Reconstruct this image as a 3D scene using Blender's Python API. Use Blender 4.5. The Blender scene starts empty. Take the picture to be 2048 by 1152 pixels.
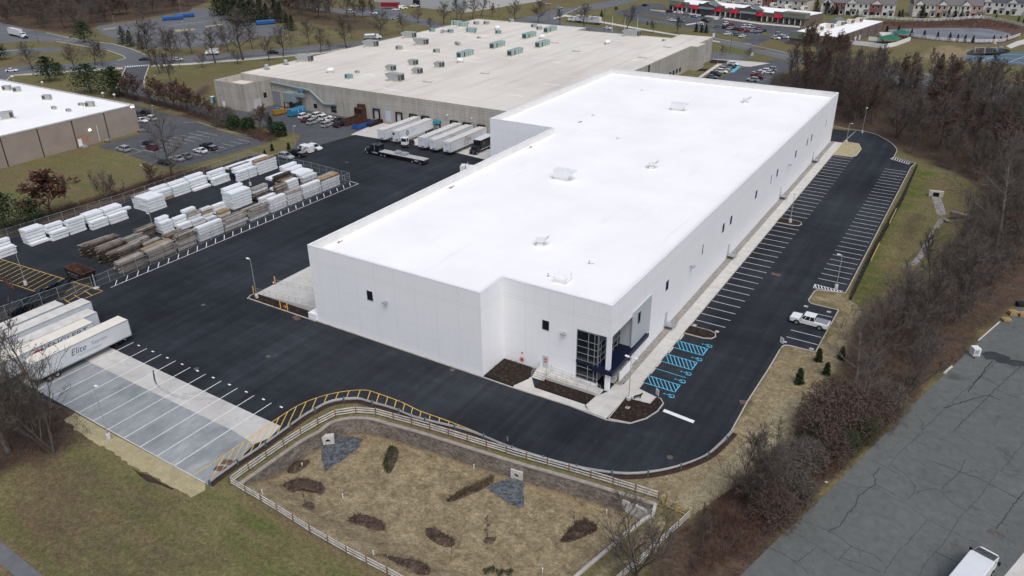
import bpy,bmesh,math,random
from mathutils import Vector,Matrix
from mathutils.geometry import delaunay_2d_cdt,tessellate_polygon
R=math.radians
PI=math.pi
rnd=random.Random(7)
SC=bpy.context.scene
COL=SC.collection
CF=1570.11
CR=Vector((0.850534,0.525822,-0.010149)).normalized()
CFW=Vector((-0.473565,0.757329,-0.449655)).normalized()
CU=CR.cross(CFW).normalized()
CC=Vector((92.4519,-83.7508,66.3971))
cam=bpy.data.cameras.new('camera')
cam.sensor_width=36.0
cam.lens=CF/2048*36.0
cam.clip_start=1.0
cam.clip_end=4000
co=bpy.data.objects.new('camera',cam)
COL.objects.link(co)
co.matrix_world=Matrix(((CR.x,CU.x,-CFW.x,CC.x),(CR.y,CU.y,-CFW.y,CC.y),(CR.z,CU.z,-CFW.z,CC.z),(0,0,0,1)))
SC.camera=co
def G(x,y,z=0.0):
 ""
 d=CFW+CR*((x-1024)/CF)-CU*((y-576)/CF)
 return CC+d*((z-CC.z)/d.z)
def c(n,x,y):
 return(512*(n%4)+x/4,288*(n//4)+y/4)
def gp(pts,z=0.0):
 return[G(p[0],p[1],z).to_2d()for p in pts]
def gc(n,*pts):
 return[G(*c(n,x,y)).to_2d()for x,y in pts]
def tag(o,label=None,cat=None,group=None,kind=None):
 if label:o['label']=label
 if cat:o['category']=cat
 if group:o['group']=group
 if kind:o['kind']=kind
 return o
def thing(name,label,cat,loc=(0,0,0),rz=0.0,group=None):
 o=bpy.data.objects.new(name,None)
 COL.objects.link(o)
 o.empty_display_size=0.2
 o.location=loc if len(loc)==3 else(loc[0],loc[1],0)
 o.rotation_euler=(0,0,rz)
 return tag(o,label,cat,group)
def kids(o):
 return[k for k in KID.get(o.name,[])]
KID={}
def adopt(o,parent):
 if parent is not None:
  o.parent=parent
  KID.setdefault(parent.name,[]).append(o)
 return o
def dup(root,loc,rz=0.0,label=None,cat=None,group=None,swap=None,scale=None):
 ""
 def cp(o,par):
  n=o.copy()
  COL.objects.link(n)
  if par is not None:adopt(n,par)
  if swap and o.type=='MESH':
   for i,sl in enumerate(o.material_slots):
    if sl.material and sl.material.name in swap:
     n.material_slots[i].link='OBJECT'
     n.material_slots[i].material=swap[sl.material.name]
  for k in kids(o):cp(k,n)
  return n
 n=cp(root,None)
 n.location=loc if len(loc)==3 else(loc[0],loc[1],0)
 n.rotation_euler=(0,0,rz)
 if scale:n.scale=(scale,scale,scale)if not isinstance(scale,tuple)else scale
 if label:n['label']=label
 if cat:n['category']=cat
 if group:n['group']=group
 return n
PROTO=[]
def drop_protos():
 def rm(o):
  for k in kids(o):rm(k)
  bpy.data.objects.remove(o)
 for o in PROTO:rm(o)
class MB:
 def __init__(s):
  s.v=[];s.f=[];s.m=[]
 def add(s,vs,fs,m=0):
  b=len(s.v)
  s.v+=[tuple(v)for v in vs]
  s.f+=[tuple(i+b for i in f)for f in fs]
  s.m+=[m]*len(fs)
 def box(s,x0,x1,y0,y1,z0,z1,m=0):
  s.add([(x0,y0,z0),(x1,y0,z0),(x1,y1,z0),(x0,y1,z0),(x0,y0,z1),(x1,y0,z1),(x1,y1,z1),(x0,y1,z1)],[(3,2,1,0),(4,5,6,7),(0,1,5,4),(1,2,6,5),(2,3,7,6),(3,0,4,7)],m)
 def obox(s,c0,dx,dy,dz,rz=0.0,m=0,tilt=0.0):
  ca,sa=math.cos(rz),math.sin(rz)
  vs=[]
  for z in(0,dz):
   for a,b in((-1,-1),(1,-1),(1,1),(-1,1)):
    x,y=a*dx/2,b*dy/2
    vs.append((c0[0]+x*ca-y*sa,c0[1]+x*sa+y*ca,c0[2]+z+x*tilt))
  s.add(vs,[(3,2,1,0),(4,5,6,7),(0,1,5,4),(1,2,6,5),(2,3,7,6),(3,0,4,7)],m)
 def quad(s,a,b,c_,d,m=0):
  s.add([a,b,c_,d],[(0,1,2,3)],m)
 def prism(s,pts,z0,z1,m=0,top=None,bottom=False):
  n=len(pts)
  ar=sum(pts[i][0]*pts[(i+1)%n][1]-pts[(i+1)%n][0]*pts[i][1]for i in range(n))
  if ar<0:pts=list(reversed(pts))
  s.add([(p[0],p[1],z0)for p in pts]+[(p[0],p[1],z1)for p in pts],[(i,(i+1)%n,n+(i+1)%n,n+i)for i in range(n)],m)
  s.sheet(pts,z1,m if top is None else top)
  if bottom:
   b=len(s.v)
   s.sheet(pts,z0,m)
 def sheet(s,pts,z,m=0):
  n=len(pts)
  ar=sum(pts[i][0]*pts[(i+1)%n][1]-pts[(i+1)%n][0]*pts[i][1]for i in range(n))
  if ar<0:pts=list(reversed(pts))
  if n==4:
   s.add([(p[0],p[1],z)for p in pts],[(0,1,2,3)],m);return
  tris=tessellate_polygon([[Vector((p[0],p[1],0))for p in pts]])
  fs=[]
  for t in tris:
   a,b,d=[pts[i]for i in t]
   cr=(b[0]-a[0])*(d[1]-a[1])-(b[1]-a[1])*(d[0]-a[0])
   fs.append(tuple(t)if cr>0 else(t[0],t[2],t[1]))
  s.add([(p[0],p[1],z)for p in pts],fs,m)
 def tube(s,p0,p1,r0,r1=None,n=6,m=0,cap=True):
  if r1 is None:r1=r0
  p0=Vector(p0);p1=Vector(p1)
  d=(p1-p0)
  if d.length<1e-6:return
  d.normalize()
  u=d.orthogonal().normalized();w=d.cross(u)
  vs=[]
  for p,r in((p0,r0),(p1,r1)):
   for i in range(n):
    a=2*PI*i/n
    vs.append(p+(u*math.cos(a)+w*math.sin(a))*r)
  fs=[(i,(i+1)%n,n+(i+1)%n,n+i)for i in range(n)]
  if cap:fs+=[tuple(range(n-1,-1,-1)),tuple(range(n,2*n))]
  s.add(vs,fs,m)
 def path(s,pts,r,n=6,m=0):
  for a,b in zip(pts[:-1],pts[1:]):s.tube(a,b,r,r,n,m)
 def lathe(s,prof,n=12,m=0,c0=(0,0,0)):
  vs=[]
  for r,z in prof:
   for i in range(n):
    a=2*PI*i/n
    vs.append((c0[0]+r*math.cos(a),c0[1]+r*math.sin(a),c0[2]+z))
  fs=[]
  for k in range(len(prof)-1):
   for i in range(n):
    j=(i+1)%n
    fs.append((k*n+i,k*n+j,(k+1)*n+j,(k+1)*n+i))
  fs.append(tuple(range(n-1,-1,-1)))
  fs.append(tuple(range((len(prof)-1)*n,len(prof)*n)))
  s.add(vs,fs,m)
 def wheel(s,c0,r,w,axis='y',n=12,m=0):
  a=Vector((0,1,0))if axis=='y' else Vector((1,0,0))
  s.tube(Vector(c0)-a*w/2,Vector(c0)+a*w/2,r,r,n,m)
 def loft(s,rings,m=0,cap=True,closed=True):
  ""
  n=len(rings[0]);vs=[p for r in rings for p in r];fs=[]
  for k in range(len(rings)-1):
   for i in range(n if closed else n-1):
    j=(i+1)%n
    fs.append((k*n+i,k*n+j,(k+1)*n+j,(k+1)*n+i))
  if cap:
   fs.append(tuple(range(n-1,-1,-1)))
   fs.append(tuple(range((len(rings)-1)*n,len(rings)*n)))
  s.add(vs,fs,m)
 def build(s,name,mats,parent=None,loc=None,rz=None,smooth=False,bevel=0):
  me=bpy.data.meshes.new(name)
  me.from_pydata(s.v,[],s.f)
  if not isinstance(mats,(list,tuple)):mats=[mats]
  for m in mats:me.materials.append(m)
  if len(mats)>1:me.polygons.foreach_set('material_index',s.m)
  if smooth:me.polygons.foreach_set('use_smooth',[True]*len(me.polygons))
  me.update()
  o=bpy.data.objects.new(name,me)
  COL.objects.link(o)
  adopt(o,parent)
  if loc is not None:o.location=loc if len(loc)==3 else(loc[0],loc[1],0)
  if rz is not None:o.rotation_euler=(0,0,rz)
  if bevel:
   b=o.modifiers.new('bevel','BEVEL');b.width=bevel;b.segments=2;b.limit_method='ANGLE'
  return o
def smooth_line(pts,k=6,closed=False):
 P=[Vector((p[0],p[1]))for p in pts]
 n=len(P);out=[]
 rng=range(n if closed else n-1)
 for i in rng:
  p0=P[(i-1)%n]if closed or i>0 else P[0]*2-P[1]
  p1=P[i];p2=P[(i+1)%n]
  p3=P[(i+2)%n]if closed or i+2<n else P[-1]*2-P[-2]
  for j in range(k):
   t=j/k
   out.append(0.5*((2*p1)+(p2-p0)*t+(2*p0-5*p1+4*p2-p3)*t*t+(3*p1-p0-3*p2+p3)*t**3))
 if not closed:out.append(P[-1])
 return out
def offset(pts,d):
 P=[Vector((p[0],p[1]))for p in pts];out=[]
 for i,p in enumerate(P):
  a=P[max(i-1,0)];b=P[min(i+1,len(P)-1)]
  t=(b-a)
  if t.length<1e-9:t=Vector((1,0))
  t.normalize()
  out.append(p+Vector((-t.y,t.x))*d)
 return out
def resample(pts,step):
 P=[Vector(p)for p in pts];out=[P[0].copy()];acc=0.0
 for a,b in zip(P[:-1],P[1:]):
  L=(b-a).length;pos=step-acc
  while pos<=L:
   out.append(a+(b-a)*(pos/L));pos+=step
  acc=(acc+L)%step
 return out
def band(mb,pts,w0,w1,z0,z1,m=0):
 ""
 A=offset(pts,w0);B=offset(pts,w1)
 rings=[]
 for a,b in zip(A,B):
  rings.append([(a.x,a.y,z0),(b.x,b.y,z0),(b.x,b.y,z1),(a.x,a.y,z1)])
 if w0<w1:rings=[list(reversed(r))for r in rings]
 mb.loft(rings,m)
def flat_band(mb,pts,w,z,m=0):
 A=offset(pts,-w/2);B=offset(pts,w/2)
 for i in range(len(A)-1):
  mb.quad((A[i].x,A[i].y,z),(A[i+1].x,A[i+1].y,z),(B[i+1].x,B[i+1].y,z),(B[i].x,B[i].y,z),m)
def struct(name,mb,m,**k):
 return tag(mb.build(name,m,**k),kind='structure')
def srgb(r,g,b):
 f=lambda v:(v/255/12.92)if v/255<=0.04045 else((v/255+0.055)/1.055)**2.4
 return(f(r),f(g),f(b))
class NT:
 def __init__(s,m):
  s.t=m.node_tree;s.n=s.t.nodes;s.l=s.t.links
 def new(s,kind,**k):
  nd=s.n.new(kind)
  for a,v in k.items():setattr(nd,a,v)
  return nd
 def noise(s,vec,scale,detail=4,rough=0.55,dist=0.0):
  nd=s.new('ShaderNodeTexNoise')
  nd.inputs['Scale'].default_value=scale;nd.inputs['Detail'].default_value=detail
  nd.inputs['Roughness'].default_value=rough;nd.inputs['Distortion'].default_value=dist
  s.l.new(vec,nd.inputs['Vector'])
  return nd.outputs['Fac']
 def ramp(s,fac,a,b,c0=(0,0,0),c1=(1,1,1)):
  nd=s.new('ShaderNodeValToRGB')
  nd.color_ramp.elements[0].position=a;nd.color_ramp.elements[1].position=b
  nd.color_ramp.elements[0].color=(*c0,1);nd.color_ramp.elements[1].color=(*c1,1)
  s.l.new(fac,nd.inputs['Fac'])
  return nd.outputs['Color']
 def mix(s,fac,a,b,mode='MIX'):
  nd=s.new('ShaderNodeMix',data_type='RGBA',blend_type=mode)
  for i,v in((0,fac),(6,a),(7,b)):
   if isinstance(v,(int,float)):nd.inputs[i].default_value=v
   elif isinstance(v,tuple):nd.inputs[i].default_value=(*v,1)
   else:s.l.new(v,nd.inputs[i])
  return nd.outputs[2]
 def math(s,op,a,b=0.0,clamp=False):
  nd=s.new('ShaderNodeMath',operation=op);nd.use_clamp=clamp
  for i,v in((0,a),(1,b)):
   if isinstance(v,(int,float)):nd.inputs[i].default_value=v
   else:s.l.new(v,nd.inputs[i])
  return nd.outputs[0]
 def mapping(s,vec,scale=(1,1,1),rot=(0,0,0)):
  nd=s.new('ShaderNodeMapping')
  nd.inputs['Scale'].default_value=scale;nd.inputs['Rotation'].default_value=rot
  s.l.new(vec,nd.inputs['Vector'])
  return nd.outputs['Vector']
 def bump(s,h,strength,dist=0.05):
  nd=s.new('ShaderNodeBump')
  nd.inputs['Strength'].default_value=strength;nd.inputs['Distance'].default_value=dist
  s.l.new(h,nd.inputs['Height'])
  s.l.new(nd.outputs['Normal'],s.bsdf.inputs['Normal'])
def mat(name,col=(0.5,0.5,0.5),rough=0.7,metal=0.0,spec=0.3,vary=0.12,scale=1.2,fine=0.0,fscale=25,body=None,coords='Object'):
 m=bpy.data.materials.new(name)
 m.use_nodes=True
 t=NT(m)
 b=m.node_tree.nodes['Principled BSDF']
 t.bsdf=b
 b.inputs['Roughness'].default_value=rough
 b.inputs['Metallic'].default_value=metal
 b.inputs['Specular IOR Level'].default_value=spec
 tc=t.new('ShaderNodeTexCoord')
 vec=tc.outputs['Object']
 if coords=='World':
  vec=t.new('ShaderNodeNewGeometry').outputs['Position']
 t.vec=vec
 if body:
  colr=body(t,vec)
 else:
  colr=None
  lo=tuple(v*(1-vary)for v in col);hi=tuple(min(v*(1+vary),0.97)for v in col)
  colr=t.ramp(t.noise(vec,scale),0.3,0.7,lo,hi)
  if fine:
   f=t.ramp(t.noise(vec,fscale,2),0.35,0.65,(1-fine,)*3,(1+fine,)*3)
   colr=t.mix(1.0,colr,f,'MULTIPLY')
 if isinstance(colr,tuple):b.inputs['Base Color'].default_value=(*colr,1)
 else:m.node_tree.links.new(colr,b.inputs['Base Color'])
 return m
def paint(name,col,rough=0.35,metal=0.0,spec=0.5):
 return mat(name,col,rough,metal,spec,vary=0.05,scale=2.0)
M={}
M['white_panel']=None
def wall_body(t,vec):
 ""
 sp=t.new('ShaderNodeSeparateXYZ');t.l.new(vec,sp.inputs[0])
 nrm=t.new('ShaderNodeNewGeometry');sn=t.new('ShaderNodeSeparateXYZ');t.l.new(nrm.outputs['Normal'],sn.inputs[0])
 ax=t.math('GREATER_THAN',t.math('ABSOLUTE',sn.outputs[0]),0.5)
 u=t.math('ADD',t.math('MULTIPLY',sp.outputs[1],ax),t.math('MULTIPLY',sp.outputs[0],t.math('SUBTRACT',1.0,ax)))
 fu=t.math('FRACT',t.math('DIVIDE',t.math('ADD',u,2.05+400),4.08))
 joint=t.math('LESS_THAN',fu,0.013)
 z=sp.outputs[2]
 r1=t.math('LESS_THAN',t.math('ABSOLUTE',t.math('SUBTRACT',z,11.4)),0.03)
 r2=t.math('LESS_THAN',t.math('ABSOLUTE',t.math('SUBTRACT',z,11.9)),0.03)
 fz=t.math('FRACT',t.math('DIVIDE',t.math('ADD',z,0.2),1.9))
 f3=t.math('FRACT',t.math('DIVIDE',t.math('ADD',u,2.05+400),12.24))
 seg=t.math('GREATER_THAN',f3,0.36)
 r3=t.math('MULTIPLY',t.math('MULTIPLY',t.math('LESS_THAN',fz,0.022),t.math('LESS_THAN',z,8.6)),t.math('MULTIPLY',seg,t.math('GREATER_THAN',z,1.2)))
 ln=t.math('MAXIMUM',t.math('MAXIMUM',joint,r1),t.math('MAXIMUM',r2,r3))
 base=t.ramp(t.noise(vec,0.18,3),0.3,0.7,(0.835,0.855,0.88),(0.855,0.875,0.90))
 dirt=t.ramp(t.noise(t.mapping(vec,(1.2,1.2,0.12)),1.5,4),0.4,0.8,(1,1,1),(0.975,0.972,0.968))
 return t.mix(t.math('MULTIPLY',ln,0.24),t.mix(1.0,base,dirt,'MULTIPLY'),(0.3,0.31,0.33))
M['white_panel']=mat('white_panel',rough=0.65,spec=0.25,body=wall_body)
def white_roof(t,vec):
 sp=t.new('ShaderNodeSeparateXYZ');t.l.new(vec,sp.inputs[0])
 seam=t.math('LESS_THAN',t.math('FRACT',t.math('DIVIDE',t.math('ADD',sp.outputs[0],300),3.0)),0.012)
 b=t.ramp(t.noise(vec,0.08,5),0.35,0.75,(0.93,0.93,0.925),(0.86,0.86,0.85))
 sm=t.ramp(t.noise(t.mapping(vec,(0.5,0.06,1)),1.0,4),0.62,0.8,(1,1,1),(0.9,0.89,0.87))
 sp_=t.ramp(t.noise(vec,1.7,3,0.7),0.70,0.73,(1,1,1),(0.72,0.69,0.66))
 return t.mix(t.math('MULTIPLY',seam,0.25),t.mix(1.0,t.mix(1.0,b,sm,'MULTIPLY'),sp_,'MULTIPLY'),(0.72,0.72,0.72))
M['white_roof']=mat('white_roof',rough=0.6,spec=0.25,body=white_roof)
M['parapet_inner']=mat('parapet_inner',(0.72,0.715,0.70),0.7,vary=0.05,scale=0.4)
def asphalt_new(t,vec):
 b=t.ramp(t.noise(vec,0.045,6,0.62),0.32,0.66,(0.0105,0.013,0.0175),(0.031,0.036,0.045))
 st=t.ramp(t.noise(t.mapping(vec,(0.9,0.03,1)),0.7,5,0.6),0.3,0.75,(0.74,0.74,0.74),(1.36,1.35,1.32))
 sc=t.ramp(t.noise(vec,0.35,6,0.72,0.8),0.58,0.84,(1,1,1),(2.0,1.95,1.85))
 tr=t.ramp(t.noise(t.mapping(vec,(0.03,0.7,1),(0,0,0.12)),0.9,4,0.6),0.45,0.8,(1,1,1),(1.3,1.3,1.27))
 f=t.ramp(t.noise(vec,9,2),0.3,0.7,(0.82,0.82,0.82),(1.2,1.2,1.2))
 sx=t.new('ShaderNodeSeparateXYZ');t.l.new(vec,sx.inputs[0])
 sm=t.math('LESS_THAN',t.math('FRACT',t.math('DIVIDE',t.math('ADD',t.math('ADD',sx.outputs[0],t.math('MULTIPLY',t.noise(vec,.2,3),.25)),400),4.2)),.025)
 b=t.mix(t.math('MULTIPLY',sm,.35),b,(.008,.009,.011))
 r=t.mix(1.0,b,st,'MULTIPLY')
 for q in(sc,tr,f):r=t.mix(1.0,r,q,'MULTIPLY')
 return r
M['asphalt_new']=mat('asphalt_new',rough=0.9,spec=0.2,body=asphalt_new,coords='World')
def asphalt_old(lo,hi,crack=0.6):
 def f(t,vec):
  b=t.ramp(t.noise(vec,0.06,6,0.62),0.3,0.72,lo,hi)
  p=t.ramp(t.noise(vec,0.9,5,0.7),0.3,0.75,(0.82,0.82,0.82),(1.18,1.18,1.18))
  dv=t.new('ShaderNodeVectorMath',operation='ADD')
  nz=t.new('ShaderNodeTexNoise');nz.inputs['Scale'].default_value=0.5;nz.inputs['Detail'].default_value=5
  t.l.new(vec,nz.inputs['Vector'])
  ml=t.new('ShaderNodeVectorMath',operation='SCALE');ml.inputs['Scale'].default_value=2.6
  t.l.new(nz.outputs['Color'],ml.inputs[0]);t.l.new(vec,dv.inputs[0]);t.l.new(ml.outputs[0],dv.inputs[1])
  vo=t.new('ShaderNodeTexVoronoi',feature='DISTANCE_TO_EDGE');vo.inputs['Scale'].default_value=0.14
  t.l.new(dv.outputs[0],vo.inputs['Vector'])
  ck=t.math('MULTIPLY',t.math('LESS_THAN',vo.outputs['Distance'],0.005),t.math('GREATER_THAN',t.noise(vec,0.11,2),0.5))
  st=t.ramp(t.noise(vec,0.17,5,0.65,0.5),0.60,0.72,(1,1,1),(0.6,0.6,0.62))
  r=t.mix(1.0,t.mix(1.0,b,p,'MULTIPLY'),st,'MULTIPLY')
  return t.mix(t.math('MULTIPLY',ck,crack),r,(0.02,0.022,0.025))
 return f
M['asphalt_worn']=mat('asphalt_worn',rough=0.85,spec=0.25,body=asphalt_old((0.100,0.110,0.108),(0.138,0.148,0.144),0.3),coords='World')
M['asphalt_road']=mat('asphalt_road',rough=0.85,spec=0.25,body=asphalt_old((0.115,0.12,0.13),(0.16,0.165,0.175),0.25),coords='World')
M['asphalt_lot']=mat('asphalt_lot',rough=0.85,spec=0.25,body=asphalt_old((0.07,0.075,0.083),(0.105,0.11,0.12),0.3),coords='World')
M['concrete']=mat('concrete',(0.53,0.52,0.49),0.85,vary=0.1,scale=0.5,fine=0.06,fscale=6,coords='World')
M['kerb']=mat('kerb',(0.44,0.415,0.385),0.85,vary=0.14,scale=0.8,coords='World')
def pad_light(t,vec):
 b=t.ramp(t.noise(vec,0.12,5),0.3,0.7,(0.43,0.42,0.40),(0.58,0.575,0.55))
 s=t.ramp(t.noise(vec,0.5,6,0.7,1.0),0.5,0.8,(1,1,1),(0.72,0.71,0.70))
 return t.mix(1.0,b,s,'MULTIPLY')
def pad_grey(t,vec):
 b=t.ramp(t.noise(vec,0.14,6,0.65),0.3,0.72,(0.21,0.23,0.24),(0.37,0.39,0.395))
 s=t.ramp(t.noise(t.mapping(vec,(1,0.35,1),(0,0,0.5)),0.6,6,0.7),0.35,0.75,(0.8,0.81,0.82),(1.2,1.2,1.2))
 return t.mix(1.0,b,s,'MULTIPLY')
M['pad_light']=mat('pad_light',rough=0.85,body=pad_light,coords='World')
M['pad_grey']=mat('pad_grey',rough=0.7,body=pad_grey,coords='World')
M['mark_white']=mat('mark_white',(0.74,0.75,0.76),0.7,vary=0.1,scale=1.5,coords='World')
M['mark_yellow']=mat('mark_yellow',(0.62,0.40,0.08),0.7,vary=0.16,scale=1.2,coords='World')
M['mark_blue']=mat('mark_blue',(0.10,0.44,0.66),0.7,vary=0.08,scale=1.0,coords='World')
M['mark_faded']=mat('mark_faded',(0.52,0.53,0.52),0.8,vary=0.25,scale=1.5,coords='World')
M['gravel']=mat('gravel',(0.27,0.255,0.235),0.95,vary=0.25,scale=2.0,fine=0.35,fscale=9,coords='World')
M['mulch']=mat('mulch',(0.022,0.014,0.011),0.95,vary=0.45,scale=1.2,fine=0.4,fscale=8,coords='World')
M['straw']=mat('straw',(0.36,0.315,0.19),0.95,vary=0.16,scale=0.7,fine=0.2,fscale=7,coords='World')
def riprap(t,vec):
 vo=t.new('ShaderNodeTexVoronoi');vo.inputs['Scale'].default_value=3.2
 t.l.new(vec,vo.inputs['Vector'])
 cc=t.ramp(vo.outputs['Color'],0.1,0.9,(0.035,0.043,0.05),(0.145,0.158,0.17))
 return t.mix(t.ramp(t.noise(vec,0.35,4),0.6,0.75),cc,(0.11,0.07,0.055))
M['riprap']=mat('riprap',rough=0.9,body=riprap,coords='World')
M['white_metal']=paint('white_metal',(0.78,0.79,0.80),0.4)
M['galv']=mat('galv',(0.42,0.45,0.47),0.45,0.35,vary=0.12,scale=1.5)
M['grey_pole']=mat('grey_pole',(0.36,0.38,0.39),0.5,0.2,vary=0.08)
M['dark_metal']=mat('dark_metal',(0.035,0.037,0.04),0.5,0.2,vary=0.2)
M['navy']=mat('navy',(0.009,0.015,0.040),0.4,vary=0.12,scale=0.8)
M['glass_dark']=mat('glass_dark',(0.012,0.015,0.02),0.06,0.0,0.6,vary=0.3,scale=0.6)
M['mullion']=paint('mullion',(0.42,0.44,0.46),0.4,0.3)
M['panel_grey']=mat('panel_grey',(0.47,0.515,0.54),0.6,vary=0.05,scale=0.4)
M['door_grey']=mat('door_grey',(0.5,0.51,0.52),0.5,vary=0.05)
M['red_sign']=paint('red_sign',(0.5,0.03,0.05),0.5)
M['safety_yellow']=paint('safety_yellow',(0.70,0.42,0.02),0.5)
M['cone_orange']=paint('cone_orange',(0.65,0.10,0.03),0.5)
M['black_rubber']=mat('black_rubber',(0.016,0.016,0.017),0.85,vary=0.2)
M['rim']=mat('rim',(0.42,0.43,0.44),0.35,0.6,vary=0.1)
M['black_paint']=paint('black_paint',(0.012,0.013,0.016),0.25)
M['chrome']=mat('chrome',(0.6,0.6,0.62),0.2,0.9,vary=0.05)
M['lamp_red']=paint('lamp_red',(0.30,0.012,0.012),0.3)
M['lamp_clear']=paint('lamp_clear',(0.7,0.71,0.72),0.15)
M['letter_dark']=paint('letter_dark',(0.03,0.035,0.06),0.5)
M['letter_navy']=paint('letter_navy',(0.07,0.09,0.19),0.5)
M['letter_rust']=paint('letter_rust',(0.26,0.10,0.04),0.5)
M['letter_gold']=paint('letter_gold',(0.42,0.27,0.05),0.5)
M['letter_white']=paint('letter_white',(0.75,0.75,0.73),0.5)
M['letter_grey']=paint('letter_grey',(0.22,0.24,0.27),0.5)
def world_light():
 w=bpy.data.worlds.new('World')
 SC.world=w
 w.use_nodes=True
 n=w.node_tree.nodes;l=w.node_tree.links
 sky=n.new('ShaderNodeTexSky')
 sky.sky_type='NISHITA'
 sky.sun_disc=False
 sky.sun_elevation=R(58);sky.sun_rotation=SUN_ROT
 sky.air_density=1.0;sky.dust_density=4.0;sky.ozone_density=1.0
 hs=n.new('ShaderNodeHueSaturation');hs.inputs['Saturation'].default_value=0.9
 l.new(sky.outputs[0],hs.inputs['Color'])
 l.new(hs.outputs[0],n['Background'].inputs['Color'])
 n['Background'].inputs['Strength'].default_value=SKY_STRENGTH
 L=bpy.data.lights.new('sun','SUN')
 L.energy=SUN_STRENGTH;L.angle=R(35);L.color=(1.0,0.985,0.96)
 o=bpy.data.objects.new('sun',L);COL.objects.link(o)
 d=Vector((math.cos(R(58))*math.sin(SUN_ROT),math.cos(R(58))*math.cos(SUN_ROT),math.sin(R(58))))
 o.rotation_euler=(-d).to_track_quat('-Z','Y').to_euler()
 SC.view_settings.view_transform='Standard'
 SC.view_settings.look='None'
 SC.view_settings.exposure=EXPOSURE
 SC.view_settings.gamma=1.0
 SC.view_settings.use_curve_mapping=False
 SC.render.engine='CYCLES'
 SC.cycles.use_denoising=True
 SC.cycles.max_bounces=5
 SC.cycles.transparent_max_bounces=16
SUN_ROT=R(130)
SKY_STRENGTH=0.14
SUN_STRENGTH=1.25
EXPOSURE=0.0
world_light()
def poly_sd(pt,poly):
 ""
 x,y=pt;ins=False;dm=1e9;n=len(poly)
 for i in range(n):
  x1,y1=poly[i];x2,y2=poly[(i+1)%n]
  if(y1>y)!=(y2>y)and x<(x2-x1)*(y-y1)/(y2-y1)+x1:ins=not ins
  dx,dy=x2-x1,y2-y1
  t=max(0,min(1,((x-x1)*dx+(y-y1)*dy)/(dx*dx+dy*dy+1e-9)))
  d=(x-x1-t*dx)**2+(y-y1-t*dy)**2
  if d<dm:dm=d
 return math.sqrt(dm)if ins else-math.sqrt(dm)
def wp(*pts):return[tuple(p)for p in gp(pts)]
BAS_CAP=smooth_line(wp((474,972),(512,946),(560,912),(604,882),(637,864))+wp((662,846),(699,837),(740,838),(777,848),(835,864))+wp((900,884),(1024,923),(1170,965),(1311,1009)),4)
BAS_END=[Vector(p)for p in wp((1311,1009),(1306,1030),(1289,1040),(1253,1068),(1205,1109),(1151,1155),(1085,1215))]
BAS_FRONT=[Vector(p)for p in wp((1000,1282),(900,1212),(790,1152),(700,1104),(600,1050),(520,1001),(476,975))]
BASIN=[tuple(p)for p in BAS_CAP]+[tuple(p)for p in BAS_END[1:]]+[tuple(p)for p in BAS_FRONT]
BZ=-2.3
def seg_d(pt,line):
 dm=1e9
 for a,b in zip(line[:-1],line[1:]):
  dx,dy=b[0]-a[0],b[1]-a[1]
  t=max(0,min(1,((pt[0]-a[0])*dx+(pt[1]-a[1])*dy)/(dx*dx+dy*dy+1e-9)))
  dm=min(dm,math.hypot(pt[0]-a[0]-t*dx,pt[1]-a[1]-t*dy))
 return dm
def basin_z(x,y):
 d=seg_d((x,y),[tuple(p)for p in BAS_FRONT])
 t=max(0.0,min(1.0,(d-0.3)/6.5));t=t*t*(3-2*t)
 return-0.15+(BZ+0.15)*t
def B(x,y):
 ""
 z=BZ
 for _ in range(6):
  g=G(x,y,z);z=basin_z(g.x,g.y)
 return Vector((g.x,g.y,z))
SW_WALL=[Vector(p)for p in wp((1833,334),(1806,392),(1772,452),(1738,515),(1712,570),(1700,600))]
SWALE=[tuple(p)for p in SW_WALL]+wp((1722,612),(1790,590),(1850,545),(1905,480),(1955,400),(1968,385),(1930,362),(1870,342))
SZ=-1.3
def swale_z(x,y):
 d=seg_d((x,y),[tuple(p)for p in SWALE[len(SW_WALL)-1:]]+[SWALE[0]])
 t=max(0.0,min(1.0,d/5.0));t=t*t*(3-2*t)
 return SZ*t
def S(x,y):
 z=SZ
 for _ in range(6):
  g=G(x,y,z);z=swale_z(g.x,g.y)
 return Vector((g.x,g.y,z))
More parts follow.
